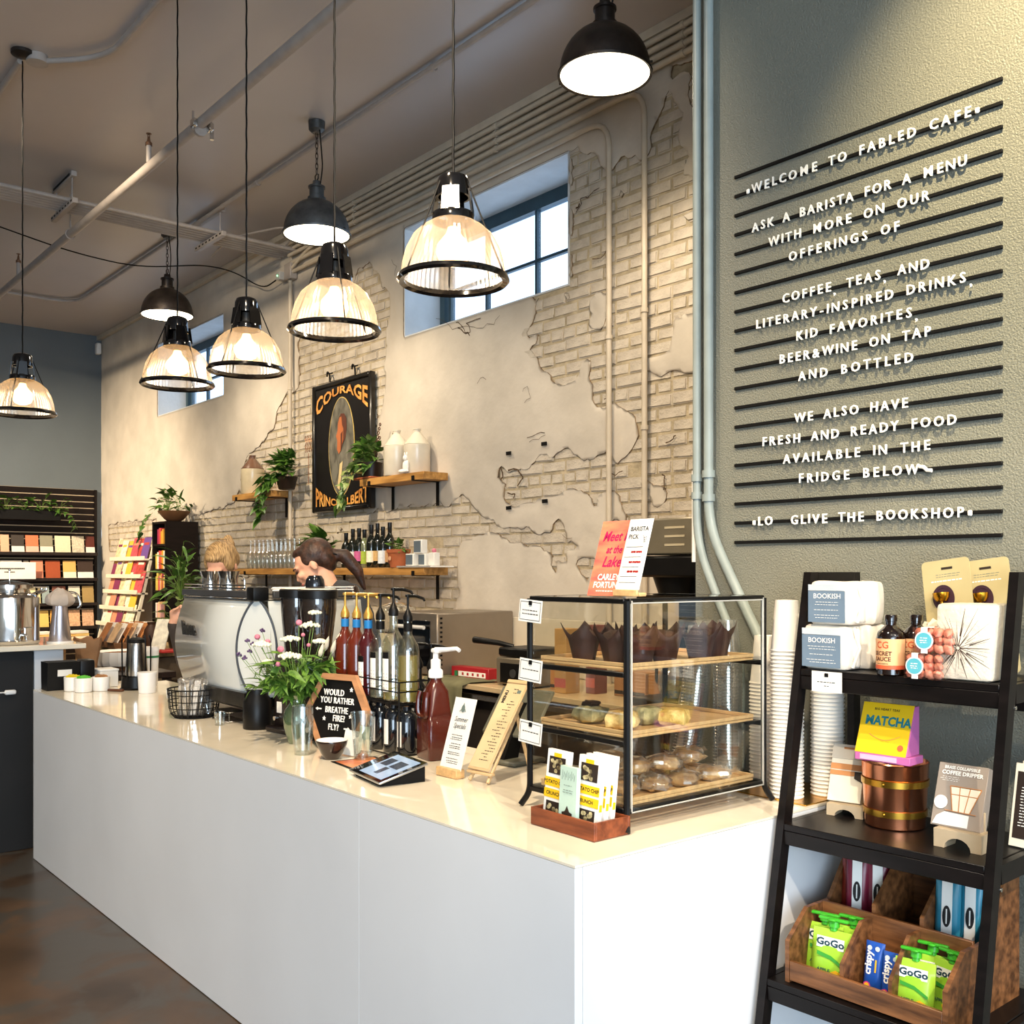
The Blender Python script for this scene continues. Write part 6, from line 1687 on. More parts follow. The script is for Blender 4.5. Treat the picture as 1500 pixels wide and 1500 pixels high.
M_SHELFW = mat('warm_oak_plank', '#b07c3e', .5, 0, .2, 4, bump=.06, bs=40, stretch=(1, 8, 8), col2='#c79450')
def wshelf(x0, x1, z, lab, brackets, nm='wall_shelf'):
    t = thing(nm, lab, 'shelf', ((x0 + x1) / 2, YW - .014, z))
    y0_ = 3.975 - (YW - .014)
    MB().box((0, y0_ / 2 - .002, -.027), (x1 - x0, -y0_ - .004, .052), .002).build('plank', M_SHELFW, t)
    for x in brackets:
        x -= (x0 + x1) / 2
        b = MB().box((x, y0_ / 2, -.056), (.03, -y0_ + .004, .006)).box((x, y0_ - .006, -.040), (.03, .006, .034)).box((x, -.006, -.14), (.03, .006, .17))
        b.build('bracket', BLACKM, t)
    return t
SXR = -5.776
wshelf(-6.62, SXR, 2.295, 'oak wall shelf with jugs and a plant, right of the framed sign', (-6.48, -5.90))
xl0, xl1 = at_y(340, 727, 3.975).x, at_y(397, 717, 3.975).x
wshelf(xl0, xl1, 2.308, 'oak wall shelf with a brown-topped jug, left of the framed sign', (xl0 + .10, xl1 - .12))
wshelf(-8.85, SXR, 1.632, 'long lower oak wall shelf with glasses and wine bottles', (-8.6, -7.2, -5.90))

# jugs
M_STONE = mat('cream_stoneware', '#c9bb9c', .3, 0, .08, 8, coat=.3); M_STBR = mat('brown_stoneware_glaze', '#6a4d3c', .25, 0, .15, 8, coat=.4); M_STW = mat('pale_stoneware', '#ddd3bf', .3, 0, .06, 8, coat=.3)
def jug(x, y, z, lab, top, h=.34, r=.10, m=M_STONE, hs=1):
    t = thing('stoneware_jug', lab, 'jug', (x, y, z + .001), 0, 'stoneware jugs on the shelves'); k = h / .34
    MB().lathe([(0, 0), (r - .006, 0), (r, .008), (r, .215 * k), (r - .003, .218 * k)], n=32).build('body', m, t)
    MB().lathe([(r - .003, .218 * k), (r - .001, .222 * k), (r * .34, .305 * k), (.026, .312 * k), (.026, .328 * k), (.030, .332 * k), (.030, .34 * k), (0, .34 * k)], n=32).build('shoulder', top, t)
    if hs: MB().tube([(-.024, 0, .325 * k), (-.060, 0, .335 * k), (-.070, 0, .30 * k), (-.062, 0, .262 * k)], .009, 8, fillet=.025).build('handle', top, t)
ZS2 = 2.308
jug(at_y(370, 700, 4.08).x, 4.08, ZS2, 'cream stoneware jug with brown shoulder and handle on the left shelf', M_STBR, .355, .105)
jug(at_y(581, 660, 4.06).x, 4.06, 2.295, 'pale stoneware jug with handle on the right shelf, left of the pair', M_STW, .335, .095, M_STW)
jug(at_y(611, 660, 4.09).x, 4.09, 2.295, 'pale stoneware jug at the right end of the right shelf', M_STW, .325, .095, M_STW, 0)
# small sculpted white cat-like ornament
p = at_y(594, 690, 3.995)
t = thing('figurine', 'small white glazed crouching figurine before the pale jugs', 'figurine', (p.x, 4.00, 2.2965))
MB().sph((0, 0, .05), (.035, .022, .05), 14).sph((0, -.005, .11), (.022, .020, .024), 12).sph((-.03, -.015, .02), (.05, .012, .014), 10).sph((.035, -.012, .05), (.012, .012, .045), 10).sph((-.014, -.004, .138), (.006, .005, .014), 8).sph((.014, -.004, .138), (.006, .005, .014), 8).sph((0, -.02, .015), (.062, .014, .012), 10).build('figure', M_INW, t)
# shelf plants
t = thing('trailing_plant', 'pothos in a dark pot trailing from the left shelf', 'plant', (at_y(420, 700, 4.06).x, 4.06, ZS2 + .001))
MB().lathe([(0, 0), (.075, 0), (.080, .006), (.105, .10), (.110, .105), (.104, .105), (.098, .09), (0, .085)], n=28, sq=(1.1, .8)).build('pot', M_POT, t)
soil(t, .08, .09)
foliage(t, 1, 75, (-.02, -.01, .12), (.22, .12, .19), PL[:2], sc=(1.1, 1.6))
foliage(t, 2, 18, (.10, 0, .20), (.10, .08, .16), PL[:2], sc=(1.1, 1.5))
vine(t, [(-.03, -.03, .12), (-.18, -.09, .10), (-.26, -.12, -.02), (-.26, -.13, -.20), (-.25, -.13, -.26)], 3, 22, PL[:2], (1.2, 1.8)); vine(t, [(-.05, -.04, .12), (-.16, -.10, .06), (-.20, -.12, -.08), (-.19, -.12, -.22)], 5, 16, PL[:2], (1.2, 1.8)); vine(t, [(-.02, -.02, .12), (-.22, -.08, .14), (-.30, -.11, .02)], 8, 14, PL[:2], (1.2, 1.7))
t = thing('trailing_plant', 'pothos in a black pot trailing over the framed sign from the right shelf', 'plant', (at_y(541, 680, 4.05).x, 4.05, 2.296))
MB().box((0, 0, .008), (.26, .15, .014), .004).build('saucer', M_TERRA, t)
MB().lathe([(0, .016), (.095, .016), (.10, .02), (.118, .125), (.113, .125), (.105, .11), (0, .11)], n=28, sq=(1, .8)).build('pot', M_POT, t); soil(t, .09, .114)
foliage(t, 11, 70, (0, -.01, .14), (.21, .12, .17), PL, sc=(1.1, 1.6))
vine(t, [(-.04, -.03, .13), (-.15, -.09, .10), (-.20, -.11, -.06), (-.22, -.11, -.22)], 13, 18, PL[1:], (1.2, 1.8)); vine(t, [(0, -.04, .13), (-.08, -.10, .08), (-.17, -.12, -.10), (-.26, -.12, -.20)], 14, 15, PL[1:], (1.2, 1.8)); vine(t, [(.05, -.03, .13), (.09, -.09, .08), (.07, -.10, .02)], 15, 6, PL[1:], (1.4, 2.0))
# decorative wire squiggles above the plants (flat metal ornaments)
M_ORN = mat('bronze_ornament', '#5a3a2a', .4, .6)
for (u, v, y, lab, dx, n_, m) in ((452, 650, 4.13, 'small wavy copper ornament behind the left shelf plant', 0, 4, mat('copper_ornament', '#9a6a4e', .4, .5)), (552, 650, 4.10, 'tall pierced bronze leaf ornament behind the right shelf plant', .0, 5, M_ORN)):
    p = at_y(u, v, y); t = thing('wall_ornament', lab, 'ornament', p)
    b = MB()
    if u < 500:
        for k in range(n_): b.tube([(-.05 + .03 * k + .010 * math.sin(q * 1.3), 0, -.07 + q * .014) for q in range(11)], .004, 5)
    else:
        for k in range(9):
            cx_, cz_, r_ = .012 * k - .05, -.10 + .030 * k, .020 - .0012 * k
            b.tube([(cx_ + r_ * math.cos(a), 0, cz_ + r_ * math.sin(a)) for a in [q * PI / 5 for q in range(10)]], .004, 5, closed=True)
            if k < 6: b.tube([(cx_ + .03 + r_ * .8 * math.cos(a), 0, cz_ - .01 + r_ * .8 * math.sin(a)) for a in [q * PI / 5 for q in range(10)]], .004, 5, closed=True)
    b.build('ornament', m, t)
    MB().cyl((0, 0, -.08), (0, 0, -.34 if u < 500 else -.30), .003, n=6).build('stake', m, t)

# wine bottles, glasses, terracotta pot, tins, books on the lower shelf
M_WG = mat('dark_green_wine_glass', '#0e130c', .06, 0, .1, 6, coat=.8); M_WCL = glass('pale_wine_glass', '#c9d8b0', .03, .6, .15)
wl = [('#e9e4da', '#efeae0'), ('#e8e6e2', ''), ('#c05b8c', ''), ('#9fb53a', ''), ('#ece3c9', ''), ('#c9a36a', ''), ('#d8dee2', ''), ('#b98e63', '')]
wn_ = ['red dotted white label', 'small white label', 'pink label', 'lime label and pale glass', 'tall cream label', 'kraft label', 'pale blue label', 'brown label']
for i, u in enumerate((507, 517, 526, 534, 544, 553, 561, 571)):
    y = 4.06 if i % 2 else 4.03; x = at_y(u, 820, y).x; h = [.27, .30, .30, .29, .32, .33, .30, .33][i] / .30
    t = thing('wine_bottle', 'wine bottle with %s on the lower shelf' % wn_[i], 'bottle', (x, y, 1.633), 0, 'wine bottles on the lower shelf')
    MB().lathe([(0, 0), (.035, 0), (.0375, .004), (.0375, .17 * h), (.030, .20 * h), (.016, .225 * h), (.014, .24 * h), (.014, .285 * h), (.0155, .287 * h), (.0155, .30 * h), (0, .30 * h)], n=22).build('bottle', M_WCL if i == 3 else M_WG, t)
    MB().lathe([(.0145, .235 * h), (.0152, .236 * h), (.0162, .288 * h), (.0162, .301 * h), (0, .302 * h)], n=18).build('foil', mat('wine_foil_%d' % (i % 3), ['#141414', '#d8d4c8', '#2a1014'][(0, 0, 0, 1, 0, 0, 1, 0)[i]], .35), t)
    MB().lathe([(.0379, .03 + .01 * (i % 3)), (.0381, .03 + .01 * (i % 3)), (.0381, .125), (.0379, .125)], n=22).build('label', mat('wine_label_%s' % 'abcdefgh'[i], wl[i][0], .6, 0, .1, 40), t)
mat_wg = glass('stemware', '#f4f4ee', .02, .25, .04)
WGM = MB().lathe([(r_ * 1.05, z_ * 1.25) for r_, z_ in [(.030, 0), (.036, .03), (.038, .06), (.030, .095), (.012, .112), (.004, .12), (.0035, .185), (.010, .19), (.033, .193), (.033, .195), (0, .196)]], n=18).mesh('wine_glass', mat_wg)
for r_ in range(3):
    for k in range(11):
        x = -8.55 + k * .083 + r_ * .03; y = 4.005 + r_ * .075
        if y > 4.16: continue
        o = link('wine_glass', WGM, None, (x, y, 1.634)); tag(o, 'upturned wine glass on the lower shelf, %s row%s' % (['front', 'middle', 'rear'][r_], ', left end' if k == 0 else ', right end' if k == 10 else ''), 'glass', 'wine glasses on the lower shelf')
t = thing('potted_plant', 'small plant in a terracotta pot beside the wine bottles', 'plant', (at_y(584, 820, 4.03).x, 4.03, 1.633))
MB().lathe([(0, 0), (.060, 0), (.080, .105), (.086, .105), (.088, .130), (.080, .130), (.074, .11), (0, .108)], n=30).build('pot', M_TERRA, t); foliage(t, 21, 24, (0, 0, .12), (.10, .09, .08), PL[:2], sc=(.5, .8))
for a in (-.5, 0, .5): MB().lathe([(0, 0), (.016, 0), (.016, .002), (0, .003)], (.075 * math.sin(a - .5), -.075 * math.cos(a - .5), .055 + .02 * a), 14, rot=(PI / 2, 0, a - .5)).build('painted_dot', mat('pale_clay', '#c99a78', .7), t)
t = thing('potted_plant', 'round-leaved plant behind the dark-haired barista', 'plant', (at_y(470, 820, 4.05).x, 4.05, 1.633))
MB().lathe([(0, 0), (.06, 0), (.075, .10), (0, .10)], n=24).build('pot', M_POT, t); foliage(t, 22, 60, (0, 0, .12), (.24, .10, .19), PL[:1], sc=(1.2, 1.8)); vine(t, [(.05, -.03, .1), (.16, -.08, .06), (.22, -.09, -.02)], 24, 8, PL[:1])
M_TIN = mat('slate_tin', '#5c6872', .5); M_TIN2 = mat('white_tin', '#e4e2dc', .5)
for (u, w, h, zb, m, lab, y) in ((604, .10, .085, 0, M_TIN, 'left slate grey tin with cream edge on the lower shelf', 4.02), (622, .085, .085, 0, M_TIN, 'right slate grey tin with a white stripe on the lower shelf', 4.04), (616, .10, .095, .087, M_TIN, 'slate grey framed card standing on the two tins', 4.03), (636, .07, .09, 0, M_TIN2, 'small white box with a pink ornament at the shelf end', 4.05)):
    x = at_y(u, 800, y).x; t = thing('tin_box', lab, 'box', (x, y, 1.6445 + zb), 0)
    MB().box((0, 0, h / 2), (w, .05, h), .003).build('box', M_TIN2, t); MB().box((-.003, -.026, h / 2), (w * .82, .002, h * .82)).build('front_panel', m, t)
    if w < .08: MB().sph((0, 0, h + .014), (.02, .015, .016), 10).build('pink_ornament', M_PKF, t)
for k, (z, w, m) in enumerate(((0, .34, M_TIN2), (.0125, .30, M_TIN))):
    pass
t = thing('magazine', 'black and white striped magazine lying under the tins at the shelf end', 'magazine', (at_y(620, 830, 4.06).x + .02, 4.06, 1.633)); MB().box((0, 0, .0055), (.42, .20, .010), .001).build('pages', M_TIN2, t); 
MB().box((0, -.1005, .0075), (.42, .0012, .003)).build('dark_stripe', BLACKM, t, smooth=False)

# framed pub sign
M_SFR = mat('black_sign_frame', '#17130f', .3, 0, .1, 6, coat=.3); M_SGRD = mat('black_sign_ground', '#15110f', .35, 0, .05); M_SGOLD = mat('gold_sign_paint', '#d98c3e', .45, 0, .15, 9, col2='#eeb05c'); M_SGOLD2 = mat('pale_gold_line', '#d8bb6c', .4)
xa_, xb_ = at_y(455, 660, 4.13).x, at_y(541, 650, 4.13).x
zt_, zb_ = at_y(455, 567, 4.13).z, at_y(455, 752, 4.13).z
SW, SHt = xb_ - xa_, zt_ - zb_
sg = thing('pub_sign', 'framed black pub sign with gold lettering and an oval portrait', 'picture', ((xa_ + xb_) / 2, 4.165, zb_))
MB().box((0, .006, SHt / 2), (SW - .02, .03, SHt - .02)).build('panel', M_SGRD, sg, smooth=False)
for s in (-1, 1):
    MB().box((s * (SW / 2 - .018), 0, SHt / 2), (.036, .05, SHt), .008).build('frame_side', M_SFR, sg)
    MB().box((0, 0, SHt / 2 + s * (SHt / 2 - .018)), (SW - .072, .05, .036), .008).build('frame_side', M_SFR, sg)
    MB().tube([(s * .20 * (1 if s > 0 else 1), .0, SHt), (s * .20, -.005, SHt + .07), (s * .20 - .03, -.01, SHt + .10), (s * .20 - .05, 0, SHt + .06)], .007, 8, fillet=.03).cyl((s * .20, .02, SHt + .085), (s * .20 - .06, .02, SHt + .085), .006, n=8).build('hook', BLACKM, sg)
def ell(rx_, rz_, y, m, nm, zc2=SHt * .49):
    MB().lathe([(0, 0), (1, 0), (1, .002), (0, .002)], (0, 0, 0), 56, (1, 1)).build(nm, m, sg, (0, y, zc2), (PI / 2, 0, 0)).scale = (rx_, rz_, 1)
ell(.205, .40, -.009, M_SGOLD2, 'oval_line'); ell(.198, .393, -.0105, mat('grey_green_oval', '#55534a', .4, 0, .15, 3, col2='#837e70'), 'oval_ground')
def pl_(P, m, y=-.0142, nm='portrait_print'): MB().prism([(x, z + SHt * .49) for x, z in P], y - .001, y).build(nm, m, sg, smooth=False)
M_P1 = mat('portrait_brown', '#5b3020', .6); M_P2 = mat('portrait_orange', '#b5683c', .6); M_P3 = mat('portrait_cream', '#d8bf8c', .6); M_P4 = mat('portrait_grey', '#6f6c60', .6)
pl_([(-.03, .235), (.0, .265), (.05, .26), (.085, .22), (.09, .14), (.07, .06), (.03, .02), (-.02, .0), (-.05, .03), (-.045, .12), (-.05, .19)], M_P1)
pl_([(-.045, .19), (-.02, .235), (.01, .24), (.02, .17), (.04, .14), (.035, .05), (.01, -.02), (-.03, -.06), (-.06, -.02), (-.055, .05), (-.075, .09), (-.05, .13)], M_P2, -.0155)
pl_([(.0, .10), (.03, .12), (.02, .0), (.0, -.05)], M_P1, -.0168)
pl_([(-.015, -.14), (.03, -.12), (.01, -.24), (-.02, -.35), (-.055, -.33), (-.03, -.22)], M_P3, -.0155)
pl_([(-.12, -.14), (-.06, -.10), (-.04, -.2), (-.09, -.29), (-.14, -.26)], M_P4, -.0142); pl_([(.05, -.10), (.12, -.13), (.14, -.24), (.07, -.32), (.03, -.2)], M_P4, -.0142)
def arc_text(s, w, top, bot, half, sq=1.0):
    me = text_mesh(s, .1, bold=.0028, width=w).copy()
    xs_ = [v.co.x for v in me.vertices]; ys_ = [v.co.y for v in me.vertices]; X_ = max(abs(min(xs_)), abs(max(xs_)))
    for v in me.vertices:
        f = abs(v.co.x / X_) ** 1.8; g_ = (v.co.y - min(ys_)) / (max(ys_) - min(ys_)); a, b = bot(f), top(f)
        v.co = Vector((v.co.x / X_ * half, -.016, a + (b - a) * g_))
    me.materials.clear(); me.materials.append(M_SGOLD); link('lettering', me, sg)
arc_text('COURAGE', 1, lambda f: SHt * .950 - .055 * f, lambda f: SHt * .892 - .165 * f, SW / 2 - .055)
arc_text('PRINCE ALBERT', 1, lambda f: SHt * .088 + .125 * f, lambda f: .045 + .004 * f, SW / 2 - .050)

# backsplash board on the wall and back bar
tag(MB().box((-4.7, YW - .022, 1.137), (4.6, .016, .345), .002).build('backsplash', mat('cream_backsplash', '#d8cdb8', .35, 0, .03)), 'plain cream backsplash board above the back bar', 'board')
BZ = .96
bb = thing('back_bar', 'back bar cabinet with beige worktop along the brick wall', 'cabinet', (-4.75, 3.84, 0))
MB().box((0, 0, BZ - .015), (4.8, .68, .03), .003).build('worktop', mat('beige_worktop', '#cdb48c', .3, 0, .06, 6), bb)
for k in range(6): MB().box((-2.0 + k * .8, .03, .455), (.78, .60, .90), .004).build('cabinet_door', mat('dark_cabinet', '#2b2521', .5), bb)
MB().box((0, -.32, .89), (4.78, .02, .03), .003).build('edge_rail', STEEL, bb)
# oven
M_OVS = mat('oven_side_steel', '#8b8072', .38, .5, .05, 6)
ov = thing('oven', 'large grey steel countertop oven on the back bar', 'oven', (-5.26, 3.86, BZ + .001))
MB().box((0, 0, .20), (.46, .60, .38), .008).build('housing', M_OVS, ov)
for k in range(12): MB().box((.2315, -.27, .05 + k * .028), (.002, .016, .012)).build('vent_slot', BLACKM, ov, smooth=False)
for s in (-.18, .18):
    for y in (-.24, .24): MB().cyl((s, y, 0), (s, y, .012), .02, n=12).build('foot', BLACKM, ov)
MB().box((-.02, -.302, .20), (.36, .006, .28), .002).build('door', mat('black_glass', ''), ov)
MB().cyl((-.18, -.335, .30), (.14, -.335, .30), .012, n=12).build('handle', WHITE, ov)
t = thing('cake_dome', 'clear glass dome on a stand beside the grey oven', 'dome', (-5.72, 3.72, BZ + .001))
MB().lathe([(0, 0), (.09, 0), (.09, .01), (.02, .02), (.02, .22), (.15, .24), (.155, .25), (0, .25)], n=32).build('stand', STEEL, t)
MB().lathe([(.14, .251), (.142, .36), (.12, .41), (.06, .435), (.012, .44), (.010, .455), (.018, .47), (0, .48)], n=36).build('dome', mat_wg, t)
# red wrap box, cloth, press
t = thing('wrap_box', 'long red and white cling film box on the back bar', 'box', (-4.84, 3.70, BZ + .001), .08); M_REDB = mat('red_carton', '#a51f28', .4, 0, .05)
MB().box((0, 0, .035), (.33, .08, .07), .002).build('carton', M_REDB, t); MB().box((.02, -.041, .03), (.24, .002, .03)).build('white_panel', PAPER, t, smooth=False)
for k in range(5): MB().box((-.06 + k * .045, -.0425, .03), (.016, .001, .016)).build('red_icon', M_REDB, t, smooth=False)
MB().box((-.12, -.0425, .03), (.03, .001, .03)).build('green_icon', mat('dark_green', ''), t, smooth=False)
M_OLV = mat('olive_cloth', '#6f6c50', .9, 0, .12, 12)
t = thing('cloth', 'olive green cloth draped over the back bar edge', 'cloth', (-4.86, 3.50, BZ + .0006))
b = bmesh.new(); bmesh.ops.create_grid(b, x_segments=26, y_segments=22, size=.5)
for v in b.verts:
    x, y = v.co.x, v.co.y; s = (y + .5) * .42
    if s > .20: yy, zz_ = (s - .20) , .006 + .012 * abs(noise.noise(Vector((x * 8, s * 9, 0)))) + .003
    else: yy, zz_ = -.024 - .022 * math.sin(x * 19) * (1 - s / .20) * 1.0 - .02 * (1 - s / .2), -(.20 - s)
    if s <= .20: yy = min(yy, -.024)
    v.co = Vector((x * (.46 if s > .2 else .40) + .25 * max(0, s - .2), yy, zz_))
m = MB(); m.bm.free(); m.bm = b; m.build('cloth', M_OLV, t, ang=80)
pr = thing('sandwich_press', 'grey sandwich press with a black dial panel and long handle', 'press', (-4.36, 3.74, BZ + .001), .05)
MB().box((0, 0, .085), (.30, .28, .15), .008).build('base', mat('warm_grey_steel', '#8a7f6c', .35, .5), pr); MB().box((.01, -.1415, .075), (.24, .004, .11), .001).build('control_panel', BLACK, pr); MB().lathe([(0, 0), (.024, 0), (.024, .006), (0, .006)], (.0, -.144, .075), 24, rot=(PI / 2, 0, 0)).build('dial', mat('dark_dial', '#3a3a3a', .3), pr)
MB().box((0, 0, .19), (.29, .26, .05), .01).build('top_plate', BLACK, pr); MB().tube([(-.10, -.05, .215), (-.17, -.10, .235), (-.36, -.12, .245)], [.014, .016, .02], 12).build('handle', BLACK, pr)
for s in (-.12, .12): MB().box((s, 0, .005), (.03, .2, .01)).build('foot', BLACKM, pr)
# goods seen through the display case
for nm, lab, cat, (x, y), s, col in (('tall_carton', 'tall tan carton with pink print behind the display case', 'carton', (-3.98, 3.66), (.09, .10, .34), '#cf9f5d'), ('tall_carton', 'tall maroon carton beside the tan one on the back bar', 'carton', (-3.86, 3.76), (.07, .09, .36), '#7c3a30'), ('carton', 'low brown cardboard box on the back bar behind the case', 'box', (-3.62, 3.84), (.22, .16, .13), '#a9784a'), ('carton', 'second brown cardboard box right of the first one', 'box', (-3.39, 3.84), (.20, .16, .13), '#a06f42'), ('small_carton', 'small orange carton left of the tall tan carton', 'carton', (-4.12, 3.74), (.08, .08, .12), '#c98a45')):
    t = thing(nm, lab, cat, (x, y, BZ + .001)); m = mat('carton_' + col[1:4] + nm, col, .6, 0, .08, 10)
    MB().box((0, 0, s[2] / 2), s, .002).build('carton', m, t)
    MB().box((0, -s[1] / 2 - .001, s[2] * .16), (s[0] * .96, .001, s[2] * .14)).build('printed_band', mat('pink_band', '#c9655a', .6) if nm == 'tall_carton' else M_DK, t, smooth=False)
# coffee brewer with grey cabinet
bw2 = thing('coffee_brewer', 'tall black coffee brewer with a grey vented top housing', 'coffee machine', (-3.22, 3.74, BZ + .001))
MB().box((.03, 0, .02), (.44, .40, .04), .006).build('base', BLACK, bw2); MB().box((.12, .06, .39), (.24, .26, .70), .01).build('column', BLACK, bw2)
MB().box((.03, 0, .665), (.40, .36, .10), .01).lathe([(0, .50), (.09, .50), (.13, .62), (0, .62)], (-.02, -.03, 0), 28).build('brew_head', BLACK, bw2)
MB().box((.03, .0, .805), (.40, .36, .17), .008).build('top_housing', mat('warm_grey_housing', '#7d7563', .4, .4), bw2)
for k in range(3): MB().box((.2315, 0, .765 + k * .04), (.003, .16, .012)).build('vent_slot', mat('pale_slot', '#b7ab90', .5), bw2, smooth=False)
for k in range(3): MB().box((.08, -.1815, .765 + k * .04), (.12, .003, .010)).build('vent_slot', mat('pale_slot', ''), bw2, smooth=False)
MB().tube([(-.16, -.16, .84), (-.175, -.19, .80), (-.165, -.19, .74)], .004, 6, fillet=.02).build('wire', CHROME, bw2)
t = thing('glass_carafe', 'round glass coffee carafe under the black brewer', 'carafe', (-3.26, 3.70, BZ + .042)); MB().lathe([(0, 0), (.065, 0), (.085, .05), (.080, .10), (.050, .15), (.048, .17), (.056, .18), (.054, .18), (.046, .17), (.078, .10), (.062, .004), (0, .004)], n=28).build('carafe', mat_wg, t); MB().tube([(-.05, 0, .165), (-.12, 0, .16), (-.12, 0, .06), (-.083, 0, .05)], .008, 8, fillet=.03).build('handle', BLACK, t)
# ================================================================== bar at the counter's far end
M_BARD = mat('black_stained_panel', '#120f0d', .6, 0, .3, 1.5)
br = thing('side_bar', 'taller white-topped bar with dark panels at the far end of the counter', 'bar', (-6.30, .2, 0))
MB().box((-.33, .41, 1.165), (.80, 2.54, .03), .003).build('worktop', M_TOP, br)
for k in range(3): MB().box((-.35, -.48 + k * .757, .574), (.66, .75, 1.148), .002).build('dark_panel', M_BARD, br, smooth=False)
MB().box((-.35, 1.497, .574), (.66, .16, 1.148), .002).build('white_post', M_LAM, br, smooth=False)
t = thing('phone_charger', 'white phone charger plugged into the dark bar panel', 'charger', at_x(15, 1014, -6.283)); MB().box((0, 0, 0), (.03, .06, .026), .006).tube([(0, -.03, 0), (.01, -.12, .004), (.0, -.25, -.01)], .004, 6).build('plug', WHITE, t)
BT = 1.181
# urn
p = at_z(12, 941, BT); ux = -6.46; p = at_x(14, 941, ux)
t = thing('drink_urn', 'large polished steel drink urn with a tap on the side bar', 'urn', (ux, p.y, BT))
MB().lathe([(0, 0), (.155, 0), (.16, .006), (.165, .02), (.16, .03), (.16, .27), (.145, .285), (.11, .30), (.105, .32), (.125, .325), (.125, .345), (.10, .355), (.02, .37), (0, .37)], n=44).build('body', CHROME, t)
MB().cyl((0, 0, .37), (0, 0, .43), .004, n=8).sph((0, 0, .432), .008, 8).build('lid_pin', CHROME, t)
MB().tube([(.155, .03, .06), (.20, .04, .06), (.205, .041, .03)], .010, 10, fillet=.015).cyl((.19, .037, .065), (.19, .037, .10), .006, n=8).box((.19, .055, .10), (.012, .05, .008), .002).build('tap', CHROME, t)
for s in (-1, 1): MB().tube([(.05 * s, .14, .29), (.05 * s, .19, .31), (.05 * s + .0, .19, .33), (.05 * s, .13, .33)], .006, 8, fillet=.01).build('handle', CHROME, t)
p = at_x(88, 938, -6.40)
t = thing('steel_pitcher', 'conical steel pitcher with a towel over its top on the side bar', 'pitcher', (-6.40, p.y, BT))
MB().lathe([(0, 0), (.062, 0), (.064, .005), (.042, .20), (.040, .235), (0, .235)], n=30).build('body', mat('satin_lilac_steel', '#c6bfc4', .28, .9, .03, 4), t)
MB().lathe([(.0, -.001), (.075, -.001), (.075, .008), (0, .010)], n=30).build('saucer', M_INW, t)
b = bmesh.new(); bmesh.ops.create_uvsphere(b, u_segments=20, v_segments=12, radius=1)
for v in b.verts:
    d = v.co.copy(); fz = max(-1, min(1, d.z)); v.co = Vector((d.x * .052 * (1.25 - .45 * fz) * (1 + .12 * math.sin(5 * math.atan2(d.y, d.x))), d.y * .056 * (1.3 - .45 * fz) * (1 + .12 * math.sin(6 * math.atan2(d.y, d.x))), .265 + fz * .058 + .012 * noise.noise(d * 2)))
m = MB(); m.bm.free(); m.bm = b; m.build('towel', mat('beige_towel', '#c7b6a6', .9, 0, .1, 14), t)
MB().tube([(.0, .05, .30), (.0, .10, .29), (.0, .12, .22), (.0, .10, .20)], .008, 8, fillet=.03).build('handle', CHROME, t)

# ================================================================== slatwall with notebooks on the far wall
XS = XF + .03
yR = at_x(141, 800, XS).y
sw = thing('slatwall', 'dark slatwall panel with thin pale grooves on the far wall', 'display wall', (XS, yR, 0))
zt = at_x(140, 718, XS).z; zbm = .35; YL = -(yR + .3)
M_SLT = mat('espresso_slat', '#170f0c', .5, 0, .2, 5, stretch=(6, 1, 6), spec=.2); M_GRV = mat('pale_groove', '#c9b494', .6)
MB().box((-.012, YL / 2, (zt + zbm) / 2), (.01, -YL, zt - zbm)).build('backing', M_GRV, sw, smooth=False)
zz_ = zt; k = 0
SLM = MB().box((-.003, 0, 0), (.009, -YL, .067), .001).mesh('slat', M_SLT, False)
while zz_ > zbm + .08:
    link('slat', SLM, sw, (.0, YL / 2, zz_ - .036)); zz_ -= .079
MB().box((.006, -.012, (zt + zbm) / 2), (.03, .03, zt - zbm)).build('end_trim', M_SLT, sw, smooth=False)
SHZ = [at_x(130, v, XS + .2).z for v in (812, 849, 885, 919)]
M_SHD = mat('espresso_shelf', '#1f1613', .45)
nbc = {0: [('#d9a98a', 0), ('#3a322c', '#efe6d6'), ('#d9744e', '#e8b4a0'), ('#8d8872', '#ece2cf'), ('#e0d2b2', 0), ('#cfc3ab', 0), ('#5a2318', '#efe6da')],
       1: [('#efeae0', 0), ('#97907c', 0), ('#de8a6c', 0), ('#a04a26', 0), ('#dcae62', '#eee6d0'), ('#3a2a22', '#f3eee4')],
       2: [('#e8dfbf', 0), ('#e6dcb0', 0), ('#e4d29a', 0), ('#93a3a4', 0), ('#7a4a3c', 0), ('#ded6c4', '#3a3a3c'), ('#a58a56', 0)],
       3: [('#e8c26a', 0), ('#d9a24a', 0), ('#e6b48c', 0), ('#dcae8c', 0)]}
nus = {0: [(0, 14), (16, 36), (37, 57), (58, 78), (80, 104), (105, 124), (125, 139)], 1: [(0, 33), (34, 43), (44, 64), (66, 89), (92, 112), (113, 137)], 2: [(0, 28), (31, 53), (55, 60), (61, 73), (76, 97), (100, 118), (120, 138)], 3: [(57, 72), (73, 90), (100, 118), (120, 138)]}
nhh = {0: 26, 1: 27, 2: 26, 3: 25}
